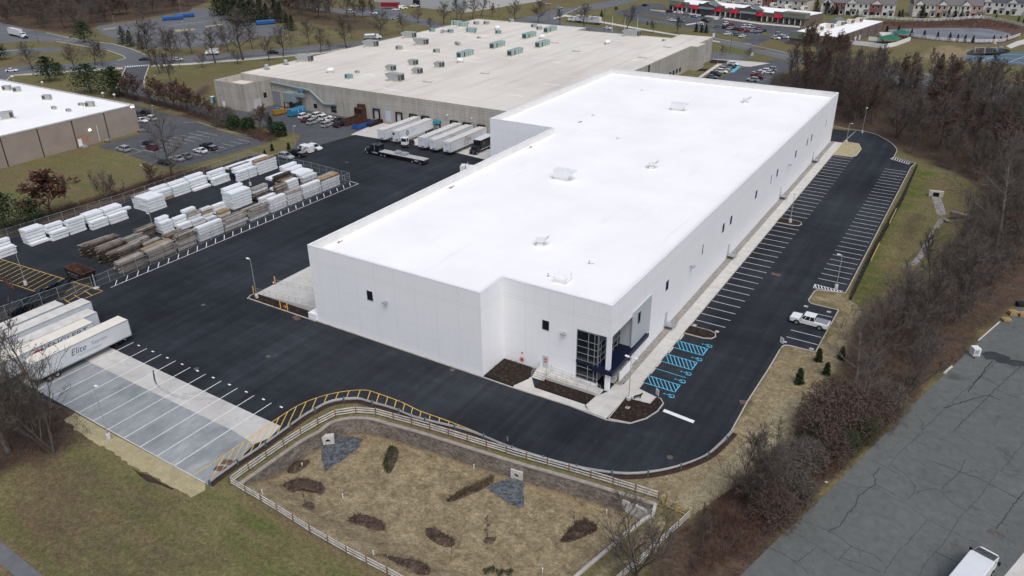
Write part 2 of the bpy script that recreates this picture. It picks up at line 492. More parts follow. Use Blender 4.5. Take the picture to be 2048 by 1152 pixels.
AREAS=[(wp((1690,262),(1750,275),(1800,300),(1850,325),(1900,345),(1955,372),(2120,390),(2150,190),(1960,172),(1740,160),(1600,148),(1540,150),(1530,200)),0,1.0,3.5),(wp((1968,385),(1930,440),(1890,520),(1830,575),(1760,600),(1720,650),(1695,720),(1660,770),(1630,850),(1540,900),(1470,960),(1400,1030),(1390,1040),(1260,1160),(1440,1240),(1640,1000),(1845,790),(1945,690),(2060,590),(2150,480),(2150,380)),0,1.0,2.0),(wp((-60,690),(60,740),(150,830),(190,870),(150,900),(60,930),(-60,960)),0,0.95,4.0),(wp((-40,-20),(-40,50),(60,58),(160,72),(190,52),(250,42),(370,24),(430,-5),(330,-30)),0,1.0,5),(wp((430,15),(520,50),(600,45),(680,60),(760,66),(800,70),(760,40),(700,25),(620,15),(520,-20),(430,-20)),0,0.6,6),(wp((0,455),(60,440),(160,415),(240,395),(260,380),(310,365),(440,335),(440,345),(262,402),(0,482)),0,0.85,1.2),(wp((215,190),(300,212),(370,230),(440,255),(520,285),(560,285),(540,265),(440,235),(330,205),(225,182)),0,0.9,1.0),(wp((385,172),(425,168),(430,190),(395,195)),0,0.8,2.0),(wp((1560,700),(1640,700),(1680,620),(1620,590),(1700,590),(1730,640),(1690,720),(1655,770),(1600,830),(1530,770),(1500,790)),1,0.9,1.5),(wp((1500,790),(1530,770),(1640,800),(1630,850),(1560,900),(1480,960),(1400,1010),(1330,1000),(1200,950),(1310,950),(1420,915),(1470,870)),1,0.95,1.2),(wp((1260,980),(1330,1015),(1380,1040),(1290,1110),(1200,1200),(1130,1200),(1310,1040)),1,0.8,0.8),(wp((430,955),(560,875),(650,815),(720,803),(860,850),(1130,935),(1190,945),(1180,960),(860,880),(740,845),(650,850),(500,940),(465,962)),1,0.4,1.0),(wp((1880,85),(1830,110),(1850,125),(1960,120),(1960,100)),1,0.7,5),(wp((0,890),(200,890),(400,995),(480,1120),(250,1240),(-60,1200)),0,0.46,5),(wp((480,1000),(640,1090),(760,1180),(420,1190)),0,0.30,4),(wp((430,62),(560,75),(680,80),(660,66),(580,52)),1,0.4,5),(wp((400,985),(500,1020),(640,1110),(720,1180),(520,1180),(440,1060)),2,0.85,3),(wp((1700,545),(1760,500),(1800,400),(1830,350),(1900,380),(1870,460),(1800,560),(1720,600)),2,0.35,3),(wp((1735,500),(1775,430),(1800,410),(1790,440),(1760,500),(1740,540)),2,0.8,2),(wp((290,190),(300,130),(520,118),(540,130),(430,165),(420,200),(380,205)),2,0.4,4),(wp((1180,30),(1280,20),(1420,75),(1560,95),(1540,130),(1420,110)),2,0.5,4),(wp((1500,795),(1520,790),(1570,815),(1560,830),(1510,815)),2,0.9,0.8),(wp((1640,30),(2060,30),(2060,60),(1960,45),(1640,45)),2,0.5,4),(smooth_line(wp((414,969),(500,908),(564,865),(627,826),(672,806),(722,803),(792,824),(947,868),(1080,918),(1194,946),(1311,948),(1434,896)),2),3,0,0),]
def ground_mask(x,y):
 m=[0.0,0.0,0.0,0.0]
 j=2.0*math.sin(x*0.31+1.7*math.sin(y*0.23))*math.cos(y*0.27+x*0.11)
 for poly,ch,k,soft in AREAS:
  if k==0:continue
  bx=BB[id(poly)]
  if x<bx[0]-12 or x>bx[1]+12 or y<bx[2]-12 or y>bx[3]+12:continue
  d=poly_sd((x,y),poly)+j*min(soft,3)*0.3
  v=max(0.0,min(1.0,0.5+d/(2*soft)))
  m[ch]=max(m[ch],v*v*(3-2*v)*k)
 return m
BB={}
for a in AREAS:
 xs=[p[0]for p in a[0]];ys=[p[1]for p in a[0]]
 BB[id(a[0])]=(min(xs),max(xs),min(ys),max(ys))
def ground_body(t,vec):
 at=t.new('ShaderNodeAttribute',attribute_name='cover')
 sp=t.new('ShaderNodeSeparateColor');t.l.new(at.outputs['Color'],sp.inputs[0])
 n1=t.noise(vec,0.035,6,0.65);n2=t.noise(vec,0.22,6,0.7);n3=t.noise(vec,1.6,5,0.75)
 st=t.noise(t.mapping(vec,(0.045,0.5,1),(0,0,R(4))),0.8,4,0.6)
 g=t.ramp(n2,0.25,0.75,(0.105,0.097,0.047),(0.185,0.165,0.082))
 g=t.mix(t.ramp(n1,0.42,0.66),g,(0.142,0.107,0.063))
 g=t.mix(t.ramp(st,0.48,0.72),g,(0.105,0.120,0.042))
 n4=t.noise(vec,0.5,6,0.75,0.6)
 grn=t.ramp(n4,0.3,0.7,(0.058,0.082,0.022),(0.108,0.128,0.042))
 tan=t.ramp(n4,0.28,0.72,(0.125,0.098,0.060),(0.33,0.275,0.175))
 lit=t.ramp(n4,0.3,0.72,(0.042,0.033,0.027),(0.110,0.078,0.056))
 lit=t.mix(t.ramp(n2,0.5,0.8),lit,(0.115,0.064,0.042))
 def brk(ch,lo=0.35,hi=0.65):
  v=t.math('ADD',sp.outputs[ch],t.math('MULTIPLY',t.math('SUBTRACT',n4,0.5),0.75))
  return t.ramp(v,lo,hi)
 r=t.mix(t.math('MULTIPLY',brk(2),t.ramp(st,0.36,0.56)),g,grn)
 r=t.mix(brk(1),r,tan)
 r=t.mix(brk(0),r,lit)
 f=t.ramp(n3,0.25,0.75,(0.55,0.55,0.55),(1.5,1.48,1.42))
 f2=t.ramp(t.noise(vec,3.6,4,0.8),0.3,0.7,(0.62,0.62,0.62),(1.42,1.42,1.42))
 return t.mix(1.0,t.mix(1.0,r,f,'MULTIPLY'),f2,'MULTIPLY')
M['ground']=mat('ground',rough=0.95,spec=0.1,body=ground_body,coords='World')
def cdt_mesh(name,outlines,grid_pts,zf,cut=None,keep=None,maskf=None):
 vs=[];es=[]
 for ol in outlines:
  b=len(vs);n=len(ol)
  vs+=[Vector((p[0],p[1]))for p in ol]
  es+=[(b+i,b+(i+1)%n)for i in range(n)]
 vs+=[Vector((p[0],p[1]))for p in grid_pts]
 r=delaunay_2d_cdt(vs,es,[],0,1e-5)
 V=r[0];F=[]
 for f in r[2]:
  cx=sum(V[i].x for i in f)/len(f);cy=sum(V[i].y for i in f)/len(f)
  if cut and any(poly_sd((cx,cy),q)>0 for q in cut):continue
  if keep and poly_sd((cx,cy),keep)<0:continue
  F.append(tuple(f))
 me=bpy.data.meshes.new(name)
 me.from_pydata([(v.x,v.y,zf(v.x,v.y))for v in V],[],F)
 if maskf:
  at=me.color_attributes.new('cover','FLOAT_COLOR','POINT')
  at.data.foreach_set('color',[q for v in V for q in maskf(v.x,v.y)])
 me.polygons.foreach_set('use_smooth',[True]*len(me.polygons))
 me.update()
 o=bpy.data.objects.new(name,me);COL.objects.link(o)
 return o
gpts=[(-1500,-400),(1500,-400),(1500,2500),(-1500,2500)]
rg=random.Random(3)
for x in range(-110,140,3):
 for y in range(-100,120,3):gpts.append((x+rg.uniform(-.8,.8),y+rg.uniform(-.8,.8)))
for x in range(-620,300,8):
 for y in range(-100,640,8):
  if-110<=x<140 and y<120:continue
  v=Vector((x,y,0))-CC
  if abs(v.dot(CR))>v.dot(CFW)*0.75:continue
  gpts.append((x+rg.uniform(-1.5,1.5),y+rg.uniform(-1.5,1.5)))
gpts=[p for p in gpts if abs(poly_sd(p,BASIN))>0.8 and abs(poly_sd(p,SWALE))>0.8 and poly_sd(p,BASIN)<0 and poly_sd(p,SWALE)<0]
ground=cdt_mesh('ground',[BASIN,SWALE],gpts,lambda x,y:0.0,cut=[BASIN,SWALE],maskf=ground_mask)
ground.data.materials.append(M['ground'])
tag(ground,kind='structure')
def basin_mask(x,y):
 d=-seg_d((x,y),[tuple(p)for p in BAS_CAP])
 v=max(0.0,min(1.0,(2.2+d)/2.2))
 return(0.62*v,0.95,0.12,0)
bp=[(x/2*1.5+rg.uniform(-.3,.3),y/2*1.5+rg.uniform(-.3,.3))for x in range(20,110)for y in range(-90,-10)]
bp=[p for p in bp if poly_sd(p,BASIN)>0.6]
bf=cdt_mesh('basin_ground',[BASIN],bp,basin_z,keep=BASIN,maskf=basin_mask)
bf.data.materials.append(M['ground']);tag(bf,kind='structure')
def swale_mask(x,y):
 d=poly_sd((x,y),ORANGE)
 v=max(0.0,min(1.0,0.5+d/6))
 return(0.55*v,0.25*v,0.75*(1-v)*max(0,min(1,1.2-seg_d((x,y),[tuple(p)for p in SW_WALL])/9)),0)
ORANGE=wp((1800,420),(1850,400),(1870,430),(1830,490),(1800,540),(1770,530),(1790,470))
sp_=[(x*2+rg.uniform(-.5,.5),y*2+rg.uniform(-.5,.5))for x in range(30,60)for y in range(20,80)]
sp_=[p for p in sp_ if poly_sd(p,SWALE)>0.6]
sf=cdt_mesh('meadow_ground',[SWALE],sp_,swale_z,keep=SWALE,maskf=swale_mask)
sf.data.materials.append(M['ground']);tag(sf,kind='structure')
Z_OLD,Z_NEW,Z_PAD,Z_MK=0.02,0.034,0.042,0.056
E_GUARD=smooth_line(wp((414,969),(430,956),(475,924),(511,901),(564,863),(604,834),(627,821),(649,809),(672,802),(699,799),(722,799),(749,807),(792,819),(834,836),(887,849),(947,865),(1024,896),(1080,914),(1136,930),(1194,942),(1254,948),(1311,943),(1364,930),(1409,911),(1434,891),(1452,873),(1461,863)),3)
E_RIGHT=wp((1461,863),(1494,803),(1536,738),(1558,701))+wp((1563,694),(1568,691),(1577,691),(1630,704))
E_BAY=wp((1630,704),(1676,621))
E_ISL=wp((1676,621),(1622,608))+wp((1617,604),(1616,600))+wp((1628,583),(1634,580),(1690,586),(1696,576))
E_EAST=wp((1696,576),(1821,335),(1830,327),(1787,314),(1793,303))
E_CURVE=smooth_line(wp((1793,303),(1791,296),(1780,285),(1764,276),(1748,268),(1720,262),(1690,258),(1664,252)),3)
yard=[tuple(p)for p in E_GUARD]+E_RIGHT[1:]+E_BAY[1:]+E_ISL[1:]+E_EAST[1:]+[tuple(p)for p in E_CURVE[1:]]
yard+=[(57,172),(50,172),(40,150),(-10,150),(-10,91.5),(-22.6,91.5),(-37.3,93.4),(-56,93.4),(-74.6,93.0),(-76.0,82.7),(-76.6,75),(-77.5,68),(-86,61.5),(-85.8,51),(-84.2,19),(-85.6,-9),(-86.5,-32),(-50,-45),(-24,-39)]
yard+=wp((150,823),(217,861),(410,967))
mb=MB();mb.sheet(yard,Z_NEW);struct('asphalt_yard',mb,M['asphalt_new'])
mb=MB();mb.sheet([(-40,-24.3),(-22.7,-24.3),(12.0,-25.0),(17.3,-25.0)]+wp((540,876),(508,889))+[(12.4,-29.2),(-40,-28.5)],Z_PAD)
struct('concrete_apron',mb,M['pad_light'])
mb=MB();mb.sheet([(-40,-28.5),(12.4,-29.2)]+wp((508,889),(475,922),(430,955),(413,968),(217,861))+[(-11,-37.9),(-40,-37.4)],Z_PAD)
struct('concrete_parking_pad',mb,M['pad_grey'])
def flat(name,m,z,*polys):
 q=MB()
 for p in polys:q.sheet(p,z)
 return struct(name,q,m)
flat('dock_apron',M['concrete'],Z_OLD+0.006,[(-76,92.5),(-10,91),(-10,108),(-78,108)])
flat('old_yard_pavement',M['asphalt_lot'],Z_OLD-.006,[(-76,93),(-75.6,82),(-78.5,70)]+wp((602,270),(560,261),(520,252),(470,243),(400,230),(330,214),(262,201),(228,190),(240,158),(250,134),(297,131),(287,160),(288,175),(305,192),(350,205),(400,212),(428,213))+[(-141,96),(-126.5,96),(-126.5,108.5),(-76,108.5)])
flat('parking_lot',M['asphalt_lot'],Z_OLD+0.004,wp((265,208),(300,218),(380,238),(440,262),(500,278),(545,281),(530,288),(500,296),(440,313),(380,330),(335,335),(310,330),(255,308),(195,294),(210,288),(280,268)))
main_lo=wp((-60,185),(0,163),(15,160),(25,151),(60,147),(160,140),(250,134),(300,131),(380,127),(512,115),(637,105),(692,96),(760,84))+[(-170,268),(-120,276),(-40,268),(-10,262)]
main_hi=[(-4,278),(-40,284),(-80,292),(-150,296)]+wp((860,62),(764,78),(729,81),(672,88),(612,93),(512,101),(460,107),(370,112),(297,115),(255,116),(222,122),(150,128),(50,131),(0,135),(-60,140))
flat('main_road',M['asphalt_road'],Z_OLD,main_lo+main_hi)
flat('side_road',M['asphalt_road'],Z_OLD+0.004,wp((-60,30),(0,45),(92,66),(160,80),(225,88),(262,98),(292,111),(297,116),(255,118),(240,108),(215,100),(170,93),(122,84),(68,82),(0,86),(-60,90)))
flat('access_lane',M['asphalt_road'],Z_OLD+0.006,wp((-40,103),(58,97),(110,94),(135,102),(60,107),(-40,116)))
flat('far_parking_lot',M['asphalt_road'],Z_OLD+0.008,wp((197,51),(250,46),(375,29),(385,16),(425,18),(435,28),(512,47),(572,53),(570,68),(512,77),(425,93),(320,97),(240,84),(205,68),(190,57)))
flat('north_lot',M['asphalt_road'],Z_OLD+0.004,wp((680,18),(790,9),(800,25),(838,35),(882,45),(905,55),(870,56),(800,42),(730,32),(690,28),(600,14),(590,4)))
flat('cross_street',M['asphalt_road'],Z_OLD+0.008,wp((1025,60),(1030,40),(1095,22),(1165,12),(1290,-12),(1330,-12),(1225,14),(1130,28),(1106,36),(1130,46),(1240,62))+[(-60,282),(-110,282)])
flat('avenue',M['asphalt_road'],Z_OLD+0.002,[(-50,268)]+wp((1425,84),(1520,108),(1600,126),(1740,158),(1960,200),(2100,222),(2100,178),(1960,162),(1740,135),(1600,112),(1500,90),(1424,76))+[(-50,284)])
flat('shop_parking_lot',M['asphalt_lot'],Z_OLD+0.005,wp((1225,25),(1262,16),(1290,6),(1325,8),(1345,23),(1420,33),(1520,47),(1600,54),(1640,62),(1625,82),(1580,88),(1545,76),(1530,82),(1510,92),(1470,86),(1495,80),(1465,72),(1400,60),(1340,50),(1280,46),(1250,33)))
flat('front_parking_lot',M['asphalt_lot'],Z_OLD+0.005,wp((1385,165),(1440,155),(1490,134),(1555,118),(1600,130),(1560,150),(1540,168),(1530,185),(1450,185)))
flat('loading_lot',M['asphalt_worn'],Z_OLD,wp((1480,1152),(1565,1068),(1650,990),(1750,888),(1848,788),(1950,690),(2060,590),(2200,480),(2600,600),(2600,1400),(1900,1500),(1400,1230)))
flat('path',M['asphalt_road'],Z_OLD,wp((-30,1070),(0,1082),(45,1118),(90,1156),(130,1190),(80,1190),(30,1152),(-10,1118),(-40,1105)))
flat('park_path',M['concrete'],Z_OLD,wp((2070,74),(2034,82),(2012,92),(2022,97),(2040,90),(2070,84)))
def cracks():
 mb=MB();rr=random.Random(5)
 L=[[(0,915),(95,960),(205,1030),(245,1035),(390,915)],[(205,1035),(340,1150)],[(175,785),(390,910),(560,1025),(800,1150)],[(250,705),(390,750),(520,810),(720,945),(860,985),(920,1050)],[(590,405),(710,440),(850,450),(1000,530),(1105,570),(1210,660),(1280,705),(1400,765),(1470,800),(1600,860),(1700,890)],[(840,230),(960,295),(1070,345)],[(900,290),(845,340),(860,420),(720,510),(700,590),(630,660),(580,750),(480,800)],[(1240,0),(1110,110),(1010,210),(960,290)],[(1275,705),(1130,870),(1010,1000),(930,1120),(935,1150)],[(1840,310),(1800,375),(1660,560),(1530,680),(1470,790),(1380,920),(1260,1050),(1210,1150)],[(2048,80),(1960,190),(1860,320)],[(1000,270),(1110,350),(1180,440),(1170,490),(1100,540)],[(1180,490),(1280,455),(1380,465),(1480,575),(1600,640)],[(1580,220),(1530,320),(1380,465)],[(1290,20),(1460,90),(1630,205),(1760,280),(1900,330),(2048,390)],[(1300,230),(1520,310),(1700,380),(1900,480),(2048,560)],[(1610,590),(1800,660),(1950,720),(2048,770)],[(1345,960),(1510,1045)],[(560,1028),(670,910)],[(590,1010),(760,1060),(930,1135)],[(860,420),(1000,490),(1100,545)],[(720,950),(750,1020)],[(1590,650),(1700,700),(1830,775)],[(1830,775),(1890,690),(1960,590),(2048,480)]]
 for ln in L:
  p=resample(gc(15,*ln),0.45)
  p=[q+Vector((rr.gauss(0,.06),rr.gauss(0,.06)))for q in p]
  if len(p)>2:flat_band(mb,p,rr.choice((0.05,0.07,0.11)),Z_OLD+0.005)
 L11=[[(1480,1150),(1800,830),(2048,600)],[(1230,1140),(1480,905),(1720,690),(1900,520)],[(1400,960),(1760,855),(1860,900)],[(1750,550),(1900,600),(1980,620)],[(1180,1010),(1240,1080),(1230,1130)],[(1600,830),(1750,640),(1800,580)],[(1830,815),(1980,870),(2048,880)]]
 for ln in L11:
  p=resample(gc(11,*ln),0.45)
  p=[q+Vector((rr.gauss(0,.06),rr.gauss(0,.06)))for q in p]
  if len(p)>2:flat_band(mb,p,rr.choice((0.07,0.1,0.16)),Z_OLD+0.005)
 struct('road_cracks',mb,mat('crack',(0.034,0.038,0.042),0.9,vary=0.3,coords='World'))
cracks()
flat('oil_stain',mat('stain_dark',(0.034,0.037,0.042),0.8,vary=0.3,scale=0.4,coords='World'),Z_OLD+0.009,[p+Vector((rnd.gauss(0,.35),rnd.gauss(0,.35)))for p in resample(gc(11,(1700,525),(1790,505),(1900,548),(2060,592),(2060,640),(1960,622),(1860,596),(1760,575),(1705,540)),.7)])
TM=MB()
for o in(0,14):flat_band(TM,smooth_line(gc(8,(1225,650+o),(1250,760+o),(1340,830+o),(1480,872+o),(1740,885+o)),5),.22,Z_MK-.006)
for o in(0,12):flat_band(TM,smooth_line(gc(8,(1460,850+o),(1560,835+o),(1650,820+o)),4),.2,Z_MK-.006)
struct('tyre_marks',TM,mat('tyre_mark',(.41,.405,.39),.9,vary=.2,coords='World'))
flat('loading_kerb_slab',M['concrete'],Z_OLD+0.01,gc(15,(1850,1200),(1960,1070),(2060,950),(2300,1150),(2200,1500)))
flat('straw_strip',M['straw'],0.012,resample(wp((150,826),(217,864),(300,908),(360,940),(412,969)),1.2)+[p+Vector((rnd.uniform(-.25,.25),rnd.uniform(-.25,.25)))for p in resample(wp((408,982),(380,993),(340,972),(270,935),(205,893),(160,866),(125,838)),0.8)])
flat('bare_soil',mat('soil',(0.045,0.027,0.022),0.95,vary=0.3,coords='World'),0.008,gc(12,(1050,280),(1110,320),(1200,350),(1290,405),(1390,450),(1380,465),(1260,415),(1180,400),(1110,345)),[tuple(p)for p in offset(E_GUARD,-0.15)]+[tuple(p)for p in reversed(offset(E_GUARD,-1.05))])
flat('gravel_strip',M['gravel'],0.158,[(52.9,8.4),(53.9,8.4),(54.1,11),(54.1,157.3),(52.9,157.3)])
WALK=[(52.9,157.3),(52.9,7.6),(47.3,6.13),(42.9,6.13),(41.2,3.6),(40.5,0.2),(49.7,0.25),(55.6,-0.25),(55.75,6.0),(59.4,6.4),(59.5,8.5),(56.2,9.2),(56.2,157.3)]
flat('sidewalk',M['concrete'],0.152,[(54.1,9),(56.2,9.2),(56.2,157.3),(54.1,157.3)],[(52.9,0.0),(55.6,-0.2),(55.75,6.0),(59.4,6.4),(59.5,8.4),(56.2,9.2),(54.1,9),(52.9,8.4)],[(51.6,1.0),(52.9,0.0),(52.9,6.0),(51.9,4.0)],[(40.2,-0.2),(52.9,0.0),(51.6,1.3),(43.0,1.35),(41.2,3.6),(39.6,1.9)])
KERB=MB()
mb=MB()
for k in range(60):
 y=10.5+k*2.45
 if y<157:mb.box(54.12,56.18,y,y+0.03,0.15,0.1555)
for a,b in(((43.3,0.15),(43.6,1.3)),((46.2,0.15),(46.3,1.3)),((49.2,0.15),(49.3,1.3)),((53.0,2.6),(55.6,2.6)),((53.0,5.2),(55.7,5.2))):
 flat_band(mb,[Vector(a),Vector(b)],0.04,0.1555)
struct('pavement_joints',mb,mat('joint',(0.24,0.235,0.22),0.9))
mulch=MB()
MULCH_POLYS={'a':[(34.75,0.2),(40.0,-0.05),(41.1,3.0),(40.0,6.0),(34.75,6.0)],'b':[(43.1,1.5),(51.0,1.5),(51.7,2.0),(51.8,3.6),(44.6,3.9),(43.0,3.7)],'c':[(55.9,0.1),(58.9,0.7),(60.3,2.8),(61.0,5.2),(61.0,7.4),(60.2,8.3),(59.6,8.4),(59.5,6.3),(55.85,5.9)],'d':[(56.3,28.4),(59.6,28.4),(60.8,28.9),(61.2,29.8),(60.8,30.8),(59.8,31.2),(56.3,31.2)],'e':[(56.3,85.8),(59.9,85.8),(61.0,86.2),(61.3,87.3),(60.9,88.4),(59.8,88.8),(56.3,88.8)],}
for k,p in MULCH_POLYS.items():mulch.sheet(p,0.165)
mulch.sheet([(-16.9,-.4),(-.1,-.4),(-.1,1.74),(-17.1,1.74),(-17.5,1.2),(-17.5,.3)],0.12)
struct('mulch_beds',mulch,M['mulch'])
flat('far_island_grass',M['straw'],0.16,[(56.4,144.2),(61.4,144.6),(62.0,146.5),(62.0,153.5),(60.4,158.6),(56.4,159.2)])
for line,w in((E_GUARD,0.16),(E_RIGHT,0.16),(E_BAY,0.16),(E_ISL,0.16),(E_EAST,0.16),(E_CURVE,0.16)):
 band(KERB,[Vector(p)for p in line],-w,0.0,0.0,0.15)
band(KERB,[Vector((56.2,9.2)),Vector((56.2,157.3)),Vector((57,172))],0.0,-0.15,0.0,0.148)
for p in(MULCH_POLYS['c'],MULCH_POLYS['d'],MULCH_POLYS['e'],[(56.4,144.2),(61.4,144.6),(62.0,146.5),(62.0,153.5),(60.4,158.6),(56.4,159.2)]):
 q=smooth_line(p,1,True)+[Vector(p[0])]
 band(KERB,q,-0.17,0.0,0.0,0.17)
band(KERB,[Vector(p)for p in((-0.1,-0.3),(34.6,-0.3),(40.0,-0.35),(49.7,-0.1),(55.7,-0.45),(58.9,0.45))],0.0,0.18,0.0,0.156)
band(KERB,smooth_line([(-17.4,1.75),(-17.65,1.0),(-17.5,.1),(-16.9,-.35),(-16.0,-.48),(-.1,-.48)],3),0.0,0.18,0.0,0.15)
flat('truck_apron',M['concrete'],Z_PAD,[(-17.4,6.5),(-.1,6.5),(-.1,60),(-17.4,60)],[(-19.6,19.5),(-17.4,19.5),(-17.4,22),(-19.6,22)])
struct('kerb',KERB,M['kerb'])
KK=MB()
band(KK,[Vector(p)for p in wp((1890,748),(1906,734))],0.0,0.3,0.0,0.15);band(KK,[Vector(p)for p in wp((1958,682),(2000,645))],0.0,0.2,0.0,0.13)
band(KK,[Vector(p)for p in wp((150,823),(217,861),(410,967))],0.0,0.15,0.0,0.06)
for ln in(((15,160),(25,151),(60,147),(160,140),(246,135)),((302,131),(380,127),(512,115),(637,105),(692,96)),((92,66),(160,80),(225,88),(262,98),(290,110)),((0,104),(58,97)),((112,83),(170,93),(215,101),(246,112),(250,117),(235,121)),((250,136),(240,158),(225,190)),((297,133),(287,160),(288,175),(300,192)),((1165,12),(1130,28)),((1424,76),(1500,90),(1600,112),(1740,135),(1960,162))):
 band(KK,[Vector(p)for p in wp(*ln)],0.0,0.35,0.0,0.14)
struct('road_kerb',KK,M['concrete'])
flat('roadside_walk',M['concrete'],0.03,wp((302,131),(380,127),(512,116),(637,106),(692,97),(692,99),(637,108),(512,119),(380,129.5),(302,133)),wp((10,152),(60,148),(160,141),(246,136),(246,138),(160,143),(60,150)),wp((1106,36),(1130,29),(1300,60),(1440,83),(1440,85),(1300,63),(1130,33),(1110,38)))
W=MB();Y=MB();BL=MB();FD=MB()
for k in range(10):
 x=-21.2+3.68*k
 flat_band(W,[Vector((x,-21.3-0.05*k)),Vector((x-0.02*k,-37.75-.05*k))],0.13,Z_MK)
for k in range(11):
 x=-23.1+3.72*k
 W.box(x-.45,x+.1,-21.55-.03*k,-21.3-.03*k,Z_MK-.003,Z_MK)
for k in range(31):W.box(70.75,76.0,61.2+2.563*k,61.31+2.563*k,Z_MK-.003,Z_MK)
y0=33.7
for k in range(19):W.box(56.45,61.65,y0+2.77*k,y0+2.77*k+.11,Z_MK-.003,Z_MK)
for k in range(20):W.box(56.45,61.65,91.6+2.7*k,91.6+2.7*k+.11,Z_MK-.003,Z_MK)
for a,b in(((500,205),(515,235)),((210,282),(458,342)),((182,337),(428,398)),((148,392),(398,456)),((390,208),(515,236))):
 if a!=(500,205):flat_band(W,gc(11,a,b),0.12,Z_MK)
W.sheet([tuple(p)for p in gc(10,(1210,968),(1232,990),(1452,1082),(1465,1062))]and[(61.7,6.3),(66.4,5.85),(66.4,5.15),(61.7,5.6)],Z_MK)
for q,n in(([G(1787,315),G(1824,327),G(1817,329),G(1781,318)],8),([G(1630,569),G(1686,583),G(1683,585),G(1627,576)],9)):
 q=[v.to_2d()for v in q]
 flat_band(W,[q[0],q[1]],.13,Z_MK);flat_band(W,[q[3],q[2]],.13,Z_MK);flat_band(W,[q[0],q[3]],.13,Z_MK)
 for k in range(n):
  f=k/n;g=min(1,(k+.9)/n)
  flat_band(W,[q[0].lerp(q[1],f),q[3].lerp(q[2],g)],.16,Z_MK-.001)
flat_band(W,[Vector((-43.35,-10.7)),Vector((-42.7,58.6))],.14,Z_MK)
flat_band(W,[Vector((-46.2,59.0)),Vector((-42.7,58.6))],.14,Z_MK)
for k in range(29):
 y=-9.8+2.36*k
 flat_band(W,[Vector((-43.3,y)),Vector((-45.3,y+1.75))],.14,Z_MK-.001)
for a,b in(((-90,-15.3),(-43.3,-12.35)),((-80,-20.9),(-53.5,-19.0)),((-43.3,-12.35),(-43.6,-34)),((-53.5,-19.0),(-46.5,-24))):
 flat_band(Y,[Vector(a),Vector(b)],.14,Z_MK)
for k in range(24):
 x=-86+1.72*k
 ya=-15.05+(x+86)*0.0637
 flat_band(Y,[Vector((x,ya)),Vector((x+1.5,ya-5.6-(0 if x<-56 else(x+56)*0.05)))],.13,Z_MK-.001)
for k in range(9):flat_band(Y,[Vector((-43.4,-14.5-2.0*k)),Vector((-46.4,-14.1-2.0*k))],.13,Z_MK-.001)
yl=smooth_line(wp((387,951),(422,929),(470,896),(510,869),(557,836),(597,811),(634,796),(672,786),(709,781),(734,781),(749,785),(799,803),(839,822),(884,838),(949,863),(982,879),(1003,890)),3)
flat_band(Y,resample(yl,0.8),.14,Z_MK)
for p in resample(yl,1.62)[1:-2]:
 d=Vector((0.5,-0.866));k=0.3
 while k<7 and seg_d(p+d*k,E_GUARD)>.2:k+=.1
 if k<7:flat_band(Y,[p,p+d*(k-.1)],.13,Z_MK-.001)
def hatch(ya,yb):
 for a,b in(((56.0,ya),(61.4,ya)),((56.0,yb),(61.4,yb)),((61.4,ya-.07),(61.4,yb+.07)),((56.05,ya),(56.05,yb))):
  flat_band(BL,[Vector(a),Vector(b)],.16,Z_MK)
 for k in range(8):
  x=56.2+.66*k
  flat_band(BL,[Vector((x,yb)),Vector((min(x+1.5,61.35),ya+(max(0,x+1.5-61.35))*(yb-ya)/1.5))],.13,Z_MK-.001)
for ya,yb in((23.1,25.5),(18.15,20.6),(11.1,13.25)):hatch(ya,yb)
flat_band(BL,[Vector((56.1,15.7)),Vector((61.4,15.6))],.13,Z_MK)
for y in(26.5,21.7,16.9,14.4,9.9):
 x=60.6
 ring=[Vector((x+.78+.42*math.cos(a),y-.05+.42*math.sin(a)))for a in[R(v)for v in range(-150,160,22)]]
 flat_band(BL,ring,.12,Z_MK)
 flat_band(BL,[Vector((x-.1,y+.02)),Vector((x+.62,y+.02)),Vector((x+.75,y-.3)),Vector((x+1.25,y-.33))],.12,Z_MK+.001)
 flat_band(BL,[Vector((x+.28,y+.02)),Vector((x+.3,y+.42))],.1,Z_MK+.002)
 BL.prism([(x-.38+.14*math.cos(a),y+.02+.14*math.sin(a))for a in[i*PI/4 for i in range(8)]],Z_MK-.002,Z_MK)
struct('parking_lines',W,M['mark_white']);struct('yellow_road_markings',Y,M['mark_yellow']);struct('accessible_bay_markings',BL,M['mark_blue'])
def bars(q0,q1,n,vec,mbx,w=.14,z=Z_OLD+.012):
 a=G(*q0).to_2d();b=G(*q1).to_2d()
 for k in range(n):
  p=a.lerp(b,k/max(1,n-1));flat_band(mbx,[p,p+Vector(vec)],w,z)
k8=lambda x,y:(240+x/8,170+y/8)
bars(k8(1215,735),k8(170,1010),9,(5.2,0),FD);bars(k8(1390,775),k8(380,1040),9,(4.8,0),FD)
flat_band(FD,[G(*k8(1390,772)).to_2d(),G(*k8(80,1130)).to_2d()],.14,Z_OLD+.012)
bars(k8(2010,835),k8(1120,1090),8,(5.0,0),FD)
flat_band(FD,wp((367,245),(395,244),(444,260),(500,272)),.16,Z_OLD+.012)
CW=MB()
for k in range(11):
 CW.obox((*(G(251+k*4.6,133.8-k*.34).to_2d()),Z_OLD+.01),.5,3.0,.012,R(62))
struct('crosswalk',CW,M['mark_white'])
def baysh(q0,q1,n,dv):
 a=G(*q0).to_2d();b=G(*q1).to_2d()
 for k in range(n):
  p=a.lerp(b,k/(n-1));flat_band(FD,[p,p+Vector(dv)],.16,Z_OLD+.014)
baysh((1440,36),(1530,49),18,(1.3,-5));baysh((1432,48),(1524,60),16,(1.3,-10));baysh((1448,66),(1490,73),8,(1.3,-5));baysh((1330,27),(1400,36),8,(1.3,-5));baysh((1284,36),(1360,47),12,(1.3,-9))
baysh((1440,142),(1474,127),7,(4.6,-1));baysh((1500,165),(1540,140),7,(4.6,-1))
